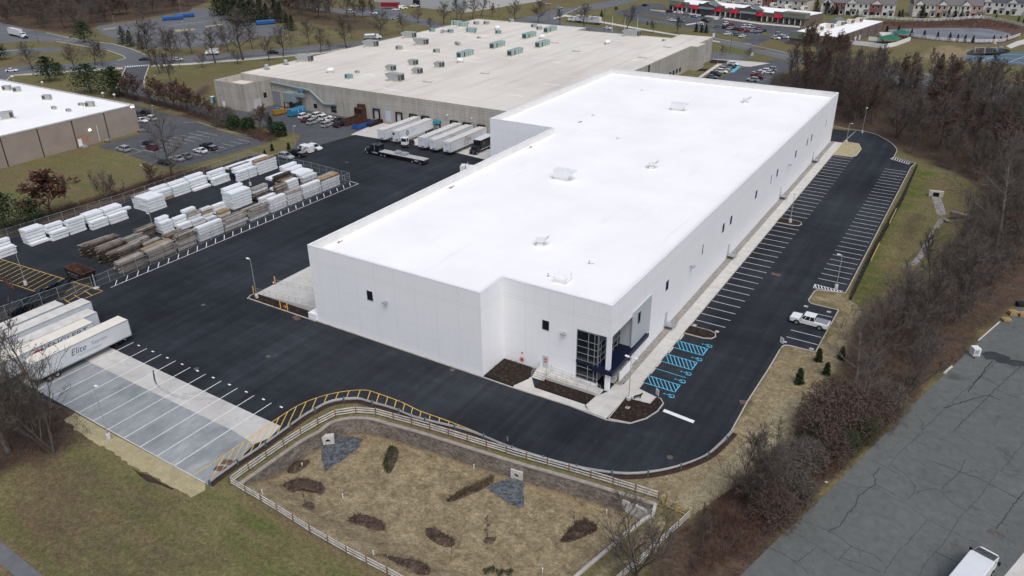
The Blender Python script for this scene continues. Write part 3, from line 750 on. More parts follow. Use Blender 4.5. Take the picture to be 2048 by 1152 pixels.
kf=lambda n,x,y:c(n,x,y)
baysh(kf(0,1400,195),kf(0,1700,160),10,(4,-8));baysh(kf(0,1330,300),kf(0,2000,250),16,(4,-9));baysh(kf(0,1300,345),kf(0,1900,310),16,(4,-7))
for ln in(((30,146),(150,134),(240,127)),((300,123),(400,117),(512,108),(640,98),(720,88)),((0,65),(90,75),(170,87),(230,100)),((1440,83),(1600,118),(1740,146),(1960,180))):
 flat_band(FD,wp(*ln),.18,Z_OLD+.012)
for x,y in((1507,96),(1520,89),(1490,86),(1450,62),(1420,60)):
 p=G(x,y).to_2d();flat_band(FD,[p,p+Vector((3,-1))],.5,Z_OLD+.015)
struct('faded_lines',FD,M['mark_faded'])
flat('lot_island_grass',M['ground'],0.1,wp((1285,27),(1330,38),(1378,43),(1392,46),(1380,45),(1330,41),(1283,30)),wp((1420,47),(1432,50),(1428,52),(1412,50)),wp((1500,76),(1507,79),(1482,79),(1480,77)),wp((1528,64),(1545,68),(1536,72),(1520,69)),wp((1502,95),(1515,93),(1530,86),(1536,90),(1530,100),(1500,97)))
flat('lot_island_straw',M['straw'],0.09,wp((348,60),(385,57),(392,60),(352,64)),wp((408,53),(440,48),(448,50),(412,55)),wp((205,58),(232,55),(232,57),(207,60)),wp((232,73),(240,71),(238,75)),wp((1300,19),(1340,22),(1330,25),(1301,21)))
flat('shop_walk',M['concrete'],0.12,wp((1340,21),(1420,31),(1520,46),(1600,53),(1600,56),(1520,49),(1415,34),(1335,24)),wp((1402,44),(1418,40),(1420,43),(1375,51),(1370,49)),wp((1425,38),(1448,34),(1450,36),(1432,40)))
flat('entrance_walk',M['concrete'],0.1,wp((1421,118),(1455,120),(1510,124),(1540,127),(1500,134),(1485,133),(1462,124),(1450,125),(1402,156),(1396,155),(1440,124)))
flat('entrance_mulch',M['mulch'],0.11,wp((1424,119),(1459,122),(1444,128),(1418,126)),wp((1400,138),(1418,138),(1410,143),(1393,142)))
flat('blue_bay_marking',M['mark_blue'],Z_OLD+.02,wp((1474,132),(1482,132),(1468,145),(1460,145)))
def pond_body(t,vec):
 return t.ramp(t.noise(vec,0.08,5),0.35,0.65,(0.10,0.10,0.115),(0.22,0.215,0.22))
pm=mat('pond_water',rough=0.35,spec=0.4,body=pond_body,coords='World')
flat('pond_water',pm,0.03,smooth_line(wp((1775,60),(1830,57),(1900,56),(1960,57),(2000,62),(2022,70),(2005,80),(1960,84),(1900,80),(1850,76),(1800,69)),3,True))
flat('dry_reed_bank',mat('reed_bank',(0.10,0.055,0.04),0.95,vary=0.3,scale=0.3,coords='World'),0.02,smooth_line(wp((1722,42),(1800,44),(1880,42),(1960,38),(2010,46),(2048,54),(2048,66),(2015,84),(1960,88),(1900,84),(1850,80),(1790,72),(1740,62)),3,True))
def court_body(t,vec):
 return t.ramp(t.noise(vec,0.1,4),0.4,0.6,(0.085,0.125,0.15),(0.09,0.15,0.20))
flat('tennis_court',mat('court',rough=0.8,body=court_body,coords='World'),0.03,wp((1928,122),(1932,112),(2012,105),(2060,104),(2060,132)))
q=MB()
for ln in(((1945,120),(2060,127)),((1962,121),(2000,111)),((1945,113),(2060,118)),((2020,124),(2048,113)),((2000,108),(2050,110))):flat_band(q,wp(*ln),.2,0.045)
struct('court_lines',q,M['mark_white'])
flat('play_surface',M['mulch'],0.03,smooth_line(wp((1932,108),(1950,98),(1985,96),(2012,98),(2020,104),(1990,110),(1955,111)),3,True))
ch=MB()
def chan(pts,w):
 L=smooth_line([S(*p).to_2d()for p in pts],4)
 A=offset(L,-w/2);Bq=offset(L,w/2)
 for i in range(len(L)-1):
  za=swale_z(*L[i])+.05;zb=swale_z(*L[i+1])+.05
  ch.quad((*A[i],za),(*A[i+1],zb),(*Bq[i+1],zb),(*Bq[i],za))
chan([(1872,394),(1878,412),(1884,432)],2.1);chan([(1903,444),(1892,438),(1880,450),(1864,478),(1850,505),(1836,525),(1822,532)],2.0)
struct('stone_channel',ch,mat('channel_stone',(0.23,0.215,0.205),0.9,vary=0.3,scale=1.2,fine=0.35,fscale=3,coords='World'))
rp=MB()
for pl in([c(13,525,45),c(13,700,30),c(13,865,55),c(13,800,150),c(13,660,250),c(13,545,322),c(13,520,180)],[c(13,1835,450),c(13,1940,395),c(14,0,372),c(14,92,385),c(14,98,500),c(14,88,610),c(14,0,590),c(13,1990,555)]):
 P=[B(*p)for p in pl]
 Pm=resample([p.to_2d()for p in P]+[P[0].to_2d()],.9)
 Pm=[p+Vector((rnd.uniform(-.12,.12),rnd.uniform(-.12,.12)))for p in Pm]
 rp.sheet([tuple(p)for p in Pm],BZ+.05)
struct('riprap_stone',rp,M['riprap'])
flat('grass_paver_path',mat('turf_paver',(0.26,0.225,0.14),0.95,vary=0.3,scale=1.1,fine=0.35,fscale=5,coords='World'),0.014,resample(wp((1335,1010),(1400,962),(1470,905),(1530,850),(1550,800),(1590,790),(1640,815),(1625,850),(1560,905),(1480,965),(1380,1035)),1.1))
def PL(ax,v,q):
 ""
 d=CFW+CR*((q[0]-1024)/CF)-CU*((q[1]-576)/CF)
 return CC+d*((v-CC[ax])/d[ax])
def inset(poly,t,closed=True):
 P=[Vector(p)for p in poly];n=len(P);out=[]
 for i in range(n):
  a=P[(i-1)%n]if closed or i>0 else None
  b=P[(i+1)%n]if closed or i<n-1 else None
  ns=[]
  for u,v in((a,P[i]),(P[i],b)):
   if u is None or v is None:continue
   e=(v-u).normalized();ns.append(Vector((-e.y,e.x)))
  if len(ns)==1:out.append(P[i]+ns[0]*t)
  else:
   s=ns[0]+ns[1];out.append(P[i]+s*(t/max(0.2,s.dot(ns[0]))))
 return out
def ring(mb,poly,t,z0,z1,m=0,closed=True,mt=None,mi=None):
 ""
 I=inset(poly,t,closed);n=len(poly)
 for i in range(n if closed else n-1):
  j=(i+1)%n
  a,b=poly[i],poly[j];p,q=I[i],I[j]
  mb.quad((*a,z0),(*b,z0),(*b,z1),(*a,z1),m)
  mb.quad((*q,z0),(*p,z0),(*p,z1),(*q,z1),m if mi is None else mi)
  mb.quad((*a,z1),(*b,z1),(*q,z1),(*p,z1),m if mt is None else mt)
  mb.quad((*b,z0),(*a,z0),(*p,z0),(*q,z0),m)
 if not closed:
  for i,(a,p)in((0,(poly[0],I[0])),(1,(poly[-1],I[-1]))):
   f=((*a,z0),(*a,z1),(*p,z1),(*p,z0))
   mb.quad(*(f if i==0 else f[::-1]),m)
def panel(mb,ax,v,u0,u1,z0,z1,t=0.06,m=0,side=1):
 ""
 a,b=sorted((v,v+t*side))
 if ax==0:mb.box(a,b,u0,u1,z0,z1,m)
 else:mb.box(u0,u1,a,b,z0,z1,m)
H=14.4
W1=thing('warehouse','large new white warehouse with flat white roof and glazed navy corner entrance','warehouse',(0,0,0))
OUT=[(0,0),(34.6,0),(34.6,6.14),(52.88,6.14),(52.88,157.0),(-18.4,157.0),(-18.4,83.66),(0,83.66)]
mb=MB()
ring(mb,[(52.88,14.0),(52.88,157.0),(-18.4,157.0),(-18.4,83.66),(0,83.66),(0,0),(34.6,0),(34.6,6.14),(47.4,6.14)],0.4,0,9.2,closed=False)
ring(mb,OUT,0.4,9.2,H,mi=1,mt=1)
mb.box(47.4,50.95,6.14,6.5,0,0.8)
mb.box(52.22,52.86,6.16,6.78,0,9.2)
mb.quad((47.4,6.5,9.19),(47.4,14.0,9.19),(52.6,14.0,9.19),(52.6,6.5,9.19))
mb.quad((50.9,14.0,0),(52.88,14.0,0),(52.88,14.0,9.2),(50.9,14.0,9.2))
mb.build('wall',[M['white_panel'],M['parapet_inner']],W1)
mb=MB();mb.sheet([tuple(p)for p in inset(OUT,0.4)],12.95)
rf=mb.build('roof',M['white_roof'],W1)
mb=MB();ring(mb,[tuple(p)for p in inset(OUT,-0.03)],0.5,H,H+0.06)
mb.build('coping',M['white_metal'],W1)
mb=MB();rr=random.Random(4)
for x,y in((1.2,6.2),(1.5,38.7),(1.2,71.0),(0.9,97)):
 for k in range(26):
  a=rr.uniform(0,6.3);r=abs(rr.gauss(0,.55))
  mb.obox((x+.4*r*math.cos(a),y+1.3*r*math.sin(a),12.953+rr.uniform(0,.004)),rr.uniform(.08,.35),rr.uniform(.06,.3),.012,a)
mb.build('drain_debris',mat('leaf_debris',(0.17,0.10,0.075),0.9,vary=0.4),rf)['kind']='stuff'
gl=MB();gl.box(47.45,50.9,6.2,6.3,0.8,9.1);gl.box(50.84,50.94,6.32,13.98,1.2,9.1)
g1=gl.build('entrance_glazing',M['glass_dark'],W1)
mu=MB()
for x in(47.45,49.35,50.35,50.9):mu.box(x-.035,x+.035,6.13,6.19,0.8,9.1)
for z in(0.8,1.5,2.9,4.1,5.3,6.4,7.5,9.05):mu.box(47.5,50.85,6.14,6.19,z-.03,z+.03)
for y in(6.35,7.1,8.6,10.1,11.6,13.0,13.9):mu.box(50.95,51.0,y-.035,y+.035,1.2,9.1)
for z in(1.3,4.2,5.3,6.4,7.5,9.0):mu.box(50.95,50.99,6.4,13.95,z-.03,z+.03)
mu.build('mullions',M['mullion'],g1)
cp=MB()
cp.box(50.98,53.5,5.7,14.35,3.45,3.72)
cp.box(53.5,53.62,5.58,19.2,3.2,3.88);cp.box(53.0,53.5,14.35,19.2,3.3,3.7)
cp.box(50.3,53.5,5.58,5.7,3.2,3.88);cp.box(50.3,50.95,5.7,6.1,3.45,3.7)
for k in range(24):cp.box(51.05,53.45,6.9+k*.3,7.0+k*.3,3.72,3.80)
cp.box(47.45,50.3,6.02,6.12,3.55,4.05)
cp.build('canopy',M['navy'],W1)
gp_=MB();gp_.box(52.88,53.06,13.6,20.7,3.3,9.95)
g2=gp_.build('accent_panel',M['panel_grey'],W1)
gp_=MB();gp_.box(50.95,52.86,13.9,13.99,3.8,9.15);gp_.build('accent_panel',M['panel_grey'],W1)
def win(ax,v,u0,u1,z0,z1,par,side,vert=None):
 f=MB()
 for a,b,cz,dz in((u0-.07,u1+.07,z0-.07,z0),(u0-.07,u1+.07,z1,z1+.07),(u0-.07,u0,z0,z1),(u1,u1+.07,z0,z1)):
  panel(f,ax,v,a,b,cz,dz,0.05,0,side)
 w=f.build('window',M['mullion'],par)
 p=MB();panel(p,ax,v,u0,u1,z0,z1,0.02,0,side);p.build('pane',M['glass_dark'],w)
 return w
win(1,0,12.35,13.5,7.5,9.15,W1,-1);win(1,6.14,41.6,42.7,7.5,9.05,W1,-1)
win(0,53.06,15.4,16.4,7.1,9.0,W1,1)
for y in(27.1,55.8,60.5,77.5,94.2,111.1,122.8,127.5):win(0,52.88,y,y+1.1,7.6,9.3,W1,1)
for y in(44.6,89.6,145):win(0,52.88,y,y+.35,7.4,9.3,W1,1)
dr=MB();panel(dr,1,6.14,41.7,42.7,0.75,2.95,.07,0,-1)
d1=dr.build('door',M['door_grey'],W1);d1['label']='grey fire door with a red notice'
s=MB();panel(s,1,6.07,42.02,42.42,1.75,2.5,.015,0,-1);s.build('notice',M['red_sign'],d1)
s=MB();panel(s,1,6.052,42.07,42.37,2.05,2.2,.004,0,-1);s.build('notice_text',M['letter_white'],d1)
for y in(27.9,61.2,100.6,133.6):
 dr=MB();panel(dr,0,52.88,y,y+1.0,0.95,3.1,.07);dr.build('door',M['door_grey'],W1)
dr=MB();panel(dr,0,50.94,11.7,12.9,1.22,3.4,.05);dr.build('door',M['glass_dark'],W1)
def wall_light(ax,v,u,z,side):
 q=MB()
 panel(q,ax,v,u-.1,u+.1,z-.1,z+.1,.35,0,side);panel(q,ax,v+.35*side,u-.45,u+.45,z-.14,z+.02,.4,0,side)
 q.build('wall_light',M['grey_pole'],W1)
wall_light(1,0,16.4,8.2,-1);wall_light(1,6.14,45.4,8.0,-1)
for y in(38.8,105):wall_light(0,52.88,y,7.5,1)
fc=MB()
for k in range(3):fc.tube((38.0-.4*math.cos(k*PI/3),6.0,1.05-.4*math.sin(k*PI/3)),(38.0+.4*math.cos(k*PI/3),6.0,1.05+.4*math.sin(k*PI/3)),.07,.07,6)
fc.tube((38.0,6.14,1.05),(38.0,5.8,1.05),.14,.14,8);
fc.build('fire_connection',M['red_sign'],W1)
fc=MB();fc.box(37.85,38.15,6.09,6.14,2.0,2.25);fc.build('wall_sign',M['red_sign'],W1)
def rail(mb,pts,h=1.05,r=.03,step=1.6,m=0):
 ""
 up=Vector((0,0,h));P=[Vector(p)for p in pts]
 mb.path([p+up for p in P],r,5,m);mb.path([p+up*.55 for p in P],r*.8,5,m)
 for a,b in zip(P[:-1],P[1:]):
  n=max(1,int((b-a).length/step))
  for k in range(n+1):
   q=a.lerp(b,k/n);mb.tube(q,q+up,r,r,5,m)
for i,(y,where)in enumerate(((28.4,'beside the accessible bays'),(61.6,'below the two close-set windows'),(101.2,'beside the second mulch island'),(134.2,'at the grass island'))):
 t=thing('metal_landing','galvanised door landing with stairs on the white wall, '+where,'landing',(52.9,y,0),0,'landings along the car park wall')
 q=MB();q.box(0.02,1.6,-.7,.7,.82,.92);q.build('platform',M['galv'],t)
 for yy in(-.62,.62):q=MB();q.box(1.46,1.54,yy-.04,yy+.04,0.15,.82);q.build('leg',M['galv'],t)
 q=MB()
 for k in range(4):q.box(.1,1.5,.75+k*.28,1.0+k*.28,.72-k*.19,.76-k*.19)
 q.build('steps',M['galv'],t)
 q=MB();rail(q,[(.1,-.68,.9),(1.56,-.68,.9),(1.56,.66,.9),(1.56,1.8,.15)]);q.build('handrail',M['galv'],t)
t=thing('entrance_stairs','concrete entrance steps with railing under the navy canopy beside the white column','stairs',(52.0,9,0.15))
q=MB();q.box(-1.06,1.05,1.0,4.9,0,1.05)
for k in range(5):q.box(-.9,.75,1.0-.32*(k+1),1.0-.32*k,0,1.05-.19*(k+1)+.01)
q.build('steps',M['concrete'],t)
q=MB();rail(q,[(.95,4.8,1.05),(.95,1.0,1.05),(.85,-.6,.0)]);q.build('handrail',M['grey_pole'],t);q=MB();rail(q,[(-.98,1.0,1.05),(-.98,-.6,0)]);q.build('handrail',M['grey_pole'],t)
q=MB();q.box(1.05,1.25,.4,4.9,0,1.5);q.build('side_wall',M['white_panel'],t)
t=thing('entrance_ramp','white concrete access ramp with grey railings below the glazed corner','ramp',(0,0,0))
q=MB();q.box(43.4,47.2,4.3,6.05,.12,.75);q.loft([[(47.2,4.3,.12),(47.2,6.05,.12),(47.2,6.05,.75),(47.2,4.3,.75)][::-1],[(52.2,4.3,.12),(52.2,6.05,.12),(52.2,6.05,.2),(52.2,4.3,.2)][::-1]])
q.box(43.4,52.3,4.1,4.28,.12,.62);q.build('slab',M['concrete'],t)
q=MB();rail(q,[(43.4,4.19,.6),(52.2,4.19,.35)]);q.build('handrail',M['grey_pole'],t);q=MB();rail(q,[(43.9,5.4,.75),(52.0,5.2,.3)]);q.build('handrail',M['grey_pole'],t)
t=thing('side_door_stairs','concrete steps with steel handrails up to the grey fire door','stairs',(42.2,6.1,0.15))
q=MB();q.box(-1.0,1.1,-1.6,0,0,.6)
for k in range(3):q.box(-1.0,1.1,-1.6-.33*(k+1),-1.6-.33*k,0,.6-.19*(k+1)+.02)
q.build('steps',M['concrete'],t)
q=MB();rail(q,[(-.95,-.1,.6),(-.95,-1.6,.6),(-.95,-2.7,0)],1.0,.026);q.build('handrail',M['galv'],t);q=MB();rail(q,[(1.05,-.1,.6),(1.05,-1.6,.6),(1.05,-2.7,0)],1.0,.026);q.build('handrail',M['galv'],t)
t=thing('loading_ramp','pale concrete drive-in ramp with thin railings beside the white wall','ramp',(0,0,0))
q=MB();q.add([(-17.4,1.75,.02),(-.02,1.75,.02),(-.02,6.4,.02),(-17.4,6.4,.02),(-17.4,1.75,.06),(-2.0,1.75,1.2),(-2.0,6.4,1.2),(-17.4,6.4,.06),(-.02,1.75,1.2),(-.02,6.4,1.2)],[(4,5,6,7),(5,8,9,6),(0,1,8,5,4),(3,7,6,9,2),(0,4,7,3)])
q.build('slab',M['concrete'],t)
for y in(1.9,6.3):q=MB();rail(q,[(-.3,y,1.2),(-2.0,y,1.2),(-17.2,y,.08)],1.0,.028,1.6);q.build('handrail',M['grey_pole'],t)
q=MB();q.box(-1.9,-.02,-.2,1.7,0.03,1.25);q.box(-1.7,-.2,0,1.5,1.25,1.3);q.build('end_block',M['white_panel'],t)
RZ=12.95
def hood_unit(label,loc,rz,s=1.0,mtl='white_metal'):
 t=thing('rooftop_unit',label,'rooftop unit',loc,rz,'plant on the white roof');t.scale=(s,s,s)
 q=MB();q.box(-1.1,1.3,-.75,.75,.35,1.6)
 q.add([(1.3,-.75,1.6),(1.3,.75,1.6),(2.2,.75,1.6),(2.2,-.75,1.6),(1.3,-.75,.6),(1.3,.75,.6),(2.2,.75,1.25),(2.2,-.75,1.25)],[(0,3,2,1),(0,4,7,3),(1,2,6,5),(3,7,6,2),(4,5,6,7)])
 q.build('casing',M[mtl],t)
 q=MB();q.box(-1.0,1.2,-.65,.65,0,.35);q.build('curb',M['parapet_inner'],t)
 q=MB()
 for k in range(3):q.box(-.8+k*.75,-.2+k*.75,-.775,-.75,.6,1.4)
 q.build('access_panel',M['white_metal'],t)
def fan_unit(label,loc,rz):
 t=thing('exhaust_fan',label,'roof fan',loc,rz,'roof fans on the white roof')
 q=MB();q.box(-.6,.6,-.55,.55,0,.55);q.build('curb',M['parapet_inner'],t)
 q=MB();q.lathe([(.55,.55),(.75,.7),(.75,1.0)],8);q.box(-.85,.85,-.8,.8,1.0,1.12);q.build('housing',M['white_metal'],t)
 q=MB();q.add([(-.85,.8,1.1),(.85,.8,1.1),(.85,1.45,1.75),(-.85,1.45,1.75),(-.85,.84,1.05),(.85,.84,1.05),(.85,1.5,1.7),(-.85,1.5,1.7)],[(3,2,1,0),(4,5,6,7),(0,1,5,4),(2,3,7,6),(1,2,6,5),(3,0,4,7)]);q.build('lid',M['white_metal'],t)
hood_unit('white hooded roof unit standing alone in the middle of the white roof',(18.5,54.6,RZ),0,1.35)
hood_unit('white hooded roof unit far back on the white roof by the wing',(18.2,121,RZ),0,1.3)
fan_unit('white roof fan with raised lid beside the roof edge above the close-set windows',(31.8,70.7,RZ),R(-70))
fan_unit('white roof fan with raised lid closest to the roof hatch',(31.8,22.5,RZ),R(-70))
fan_unit('white roof fan with raised lid at the far back corner of the white roof',(31.7,138.3,RZ),R(-70))
t=thing('roof_hatch','square white roof hatch with guard rails above the entrance corner','roof hatch',(41.6,12.2,RZ))
q=MB();q.box(-1.1,1.1,-.9,.9,0,.45);q.build('curb',M['parapet_inner'],t)
q=MB();q.box(-1.0,1.0,-.8,.8,.45,.55);q.box(-2.4,-1.2,.2,.9,.02,.3);q.build('lid',M['white_roof'],t)
q=MB();rail(q,[(-1.1,-.9,.4),(1.1,-.9,.4),(1.1,.9,.4),(-1.1,.9,.4)],1.0);q.build('handrail',M['white_metal'],t)
for x,y,w in((.4,138,'by the wing parapet'),(.8,104.3,'behind the inner corner of the parapet'),(15.9,87.4,'standing thin and tall mid roof'),(42.3,20.0,'near the close roof fan'),(38.9,12.6,'next to the roof hatch')):
 q=MB();q.lathe([(.25,0),(.09,.1),(.07,.4),(.12,.42),(.12,.5),(.02,.54)],8);q.obox((.5,.2,0),.5,.12,.08,.4)
 tag(q.build('vent_pipe',M['galv'],None,(x,y,RZ)),'small grey vent pipe on the white roof '+w,'vent','vents on the white roof')
def beige_wall(t,vec):
 sp=t.new('ShaderNodeSeparateXYZ');t.l.new(vec,sp.inputs[0])
 nr=t.new('ShaderNodeNewGeometry');sn=t.new('ShaderNodeSeparateXYZ');t.l.new(nr.outputs['Normal'],sn.inputs[0])
 ax=t.math('GREATER_THAN',t.math('ABSOLUTE',sn.outputs[0]),0.5)
 u=t.math('ADD',t.math('MULTIPLY',sp.outputs[1],ax),t.math('MULTIPLY',sp.outputs[0],t.math('SUBTRACT',1.0,ax)))
 z=sp.outputs[2]
 fu=t.math('FRACT',t.math('DIVIDE',t.math('ADD',u,600),3.3))
 seg=t.math('MULTIPLY',t.math('GREATER_THAN',fu,0.18),t.math('LESS_THAN',fu,0.82))
 joint=t.math('LESS_THAN',t.math('FRACT',t.math('DIVIDE',t.math('ADD',u,600),9.9)),0.012)
 ln=None
 for zz in(8.6,7.9,4.7,4.2):
  a=t.math('LESS_THAN',t.math('ABSOLUTE',t.math('SUBTRACT',z,zz)),0.055)
  ln=a if ln is None else t.math('MAXIMUM',ln,a)
 ln=t.math('MULTIPLY',ln,seg)
 full=t.math('LESS_THAN',t.math('ABSOLUTE',t.math('SUBTRACT',z,5.7)),0.04)
 ln=t.math('MAXIMUM',t.math('MULTIPLY',ln,0.5),t.math('MULTIPLY',t.math('MAXIMUM',joint,full),0.4))
 b=t.ramp(t.noise(vec,0.12,5),0.3,0.7,(0.37,0.355,0.325),(0.48,0.46,0.42))
 st=t.ramp(t.noise(t.mapping(vec,(0.9,0.9,0.05)),1.0,5,0.65),0.4,0.75,(1,1,1),(0.72,0.71,0.69))
 return t.mix(ln,t.mix(1.0,b,st,'MULTIPLY'),(0.06,0.055,0.05))
def beige_roof(t,vec):
 b=t.ramp(t.noise(vec,0.03,5,0.6),0.35,0.7,(0.61,0.575,0.52),(0.71,0.68,0.62))
 w=t.ramp(t.noise(t.mapping(vec,(0.08,0.3,1)),0.6,5,0.65,.5),0.58,0.70,(0,0,0),(1,1,1))
 b=t.mix(t.math('MULTIPLY',w,0.7),b,(0.83,0.81,0.765))
 s=t.ramp(t.noise(t.mapping(vec,(0.35,0.03,1)),1.0,5,0.65),0.48,0.8,(1,1,1),(0.80,0.785,0.76))
 y=t.ramp(t.noise(t.mapping(vec,(0.9,0.02,1)),0.35,3),0.66,0.72,(1,1,1),(0.97,0.90,0.74))
 return t.mix(1.0,t.mix(1.0,b,s,'MULTIPLY'),y,'MULTIPLY')
M['beige_wall']=mat('beige_wall',rough=0.85,spec=0.15,body=beige_wall)
M['beige_roof']=mat('beige_roof',rough=0.8,spec=0.15,body=beige_roof)
H2=9.6;YW=108.3
W2=thing('beige_warehouse','wide older beige concrete warehouse with cluttered cream roof and dock doors','warehouse')
O2=[(-126.5,YW),(-20,YW),(-20,236),(-16.9,236),(-16.9,245),(-19.5,245),(-19.5,262),(-34,262),(-34,251),(-80,251),(-80,260),(-141.4,260),(-141.4,YW)]
mb=MB();ring(mb,O2,0.5,0,H2)
AN=[(-141.6,96.4),(-126.5,96.4),(-126.5,YW-.01),(-127,YW-.01),(-127,97.0),(-141.0,97.0),(-141.0,YW-.01),(-141.6,YW-.01)]
ring(mb,[(-141.6,96.4),(-126.5,96.4),(-126.5,YW-.01),(-141.6,YW-.01)],0.4,0,9.35)
mb.build('wall',M['beige_wall'],W2)
mb=MB();mb.sheet([tuple(p)for p in inset(O2,0.5)],H2-.02);mb.sheet([(-141.2,96.8),(-126.9,96.8),(-126.9,YW-.4),(-141.2,YW-.4)],7.2)
mb.build('roof',M['beige_roof'],W2)
mb=MB();ring(mb,[tuple(p)for p in inset(O2,-.04)],.45,H2,H2+.09);mb.build('roof_edge',mat('cream_edge',(0.66,0.60,0.50),0.7),W2)
mb=MB();panel(mb,0,-20,192.2,193.4,0,H2-.3,.12);mb.build('wall_recess',M['dark_metal'],W2)
for y in(214,217.5,221,224.5):win(0,-20,y,y+2.2,1.2,2.9,W2,1)
def dock(px0,px1,z0,z1,m='door_grey',frame=True,label=None):
 a=PL(1,YW,(px0,240)).x;b=PL(1,YW,(px1,240)).x
 q=MB();panel(q,1,YW,a,b,z0,z1,.05,0,-1)
 d=q.build('dock_door',M[m],W2)
 if label:d['label']=label
 if frame:
  f=MB();panel(f,1,YW,a-.35,a,z0,z1+.4,.5,0,-1);panel(f,1,YW,b,b+.35,z0,z1+.4,.5,0,-1);panel(f,1,YW,a,b,z1,z1+.4,.5,0,-1)
  f.build('dock_seal',M['black_rubber'],d)
M['pale_blue']=mat('pale_blue',(0.42,0.50,0.62),0.5,vary=0.05)
M['slate_door']=mat('slate_door',(0.20,0.22,0.25),0.5,vary=0.08)
dock(549.5,567,0,4.9,'slate_door',False,'tall slate roller door in the corner')
dock(750.5,760,1.1,4.0);dock(772,782,1.0,4.3,'pale_blue',False,'pale blue door');dock(795,804,1.2,4.0)
for p in(822,846,903,929,957):dock(p,p+11.5,1.2,4.1)
q=MB();x0=PL(1,YW,(870,250)).x;x1=PL(1,YW,(883,250)).x
panel(q,1,YW,x0+.3,x1-.3,.2,2.6,.06,0,-1);d=q.build('door',M['glass_dark'],W2)
q=MB();panel(q,1,YW-.06,x0+.6,x0+1.0,1.2,2.1,.01,0,-1);panel(q,1,YW-.06,x0+1.3,x0+1.6,1.2,2.1,.01,0,-1);q.build('notice',M['letter_white'],d)
q=MB()
n=8
q.loft([[(x,YW-1.1*math.sin(PI/2*k/n),2.9+.95*math.cos(PI/2*k/n))for k in range(n+1)]+[(x,YW,2.9)]for x in(x0,x1)])
q.build('awning',mat('teal_canvas',(0.03,0.20,0.26),0.7),W2)
for px_,py_ in((895,230),(944,236)):
 p=PL(1,YW,(px_,py_));q=MB();panel(q,1,YW,p.x-.15,p.x+.15,p.z-.2,p.z+.2,.4,0,-1);q.build('wall_light',M['white_metal'],W2)
for px_,py_,w_,h_ in((631,212,1.6,1.5),(668,219,2.4,2.2)):
 p=PL(1,YW,(px_,py_));win(1,YW,p.x-w_/2,p.x+w_/2,p.z-h_/2,p.z+h_/2,W2,-1)
for px_,py_ in((448,206),(533,193)):
 pass
q=MB();panel(q,1,96.4,-139.0,-137.6,0,2.3,.06,0,-1);q.build('door',M['white_metal'],W2)
q=MB();panel(q,0,-126.5,99.5,102.8,0,3.4,.06);q.build('dock_door',M['door_grey'],W2)
win(0,-126.5,104.2,105.6,3.2,5.0,W2,1)
t=thing('dust_collector','grey dust collector on legs with ducts running along the beige wall','dust collector',(0,0,0))
M['duct']=mat('duct_grey',(0.235,0.285,0.30),0.5,0.1,vary=0.12)
q=MB();b0=G(584,221);bx,by=b0.x,b0.y
q.box(bx-2.2,bx+2.4,by-1.2,by+2.4,3.0,6.2);q.add([(bx-2.2,by-1.2,3.0),(bx+2.4,by-1.2,3.0),(bx+2.4,by+2.4,3.0),(bx-2.2,by+2.4,3.0),(bx,by+.5,1.4),(bx+.4,by+.5,1.4),(bx+.4,by+.9,1.4),(bx,by+.9,1.4)],[(0,4,5,1),(1,5,6,2),(2,6,7,3),(3,7,4,0)])
q.box(bx+2.4,bx+5.5,by+.2,by+1.6,5.0,6.0);q.build('housing',M['duct'],t)
q=MB()
for x in(-2.1,2.3):
 for y in(-1.1,2.3):q.box(bx+x-.12,bx+x+.12,by+y-.12,by+y+.12,0,3.0)
q.tube((bx-2,by-1.1,.2),(bx+2.2,by-1.1,2.9),.07);q.tube((bx+2.2,by-1.1,.2),(bx+2.2,by+2.2,2.9),.07)
q.build('leg',M['dark_metal'],t)
q=MB()
def onw(px_,py_,off=.55):p=PL(1,YW-off,(px_,py_));return tuple(p)
q.path([onw(541,164),onw(560,168),onw(607,178)],.42,8);q.path([onw(607,178),onw(620,181),onw(647,207),onw(655,208.5),onw(672,208.5)],.48,8)
q.tube(onw(600,182),(bx+5.2,by+.9,5.6),.4,.4,8);q.build('duct',M['duct'],t)
q=MB();p=onw(604,181,1.0);q.tube((p[0],p[1]-.4,p[2]-.6),(p[0],p[1]-.4,p[2]+.7),.55,.55,10);q.tube((p[0]-1.8,p[1],p[2]-.2),(p[0]+.5,p[1],p[2]),.35,.35,8);q.build('fan',mat('fan_blue',(0.10,0.19,0.28),0.5),t)
M['unit_grey']=mat('unit_grey',(0.36,0.385,0.375),0.55,0.1,vary=0.1,scale=0.7)
M['unit_teal']=mat('unit_teal',(0.22,0.36,0.355),0.55,0.05,vary=0.12,scale=0.7)
M['louvre']=mat('louvre',(0.06,0.065,0.068),0.6,vary=0.3,scale=4)
M['cream']=mat('cream',(0.68,0.63,0.54),0.7)
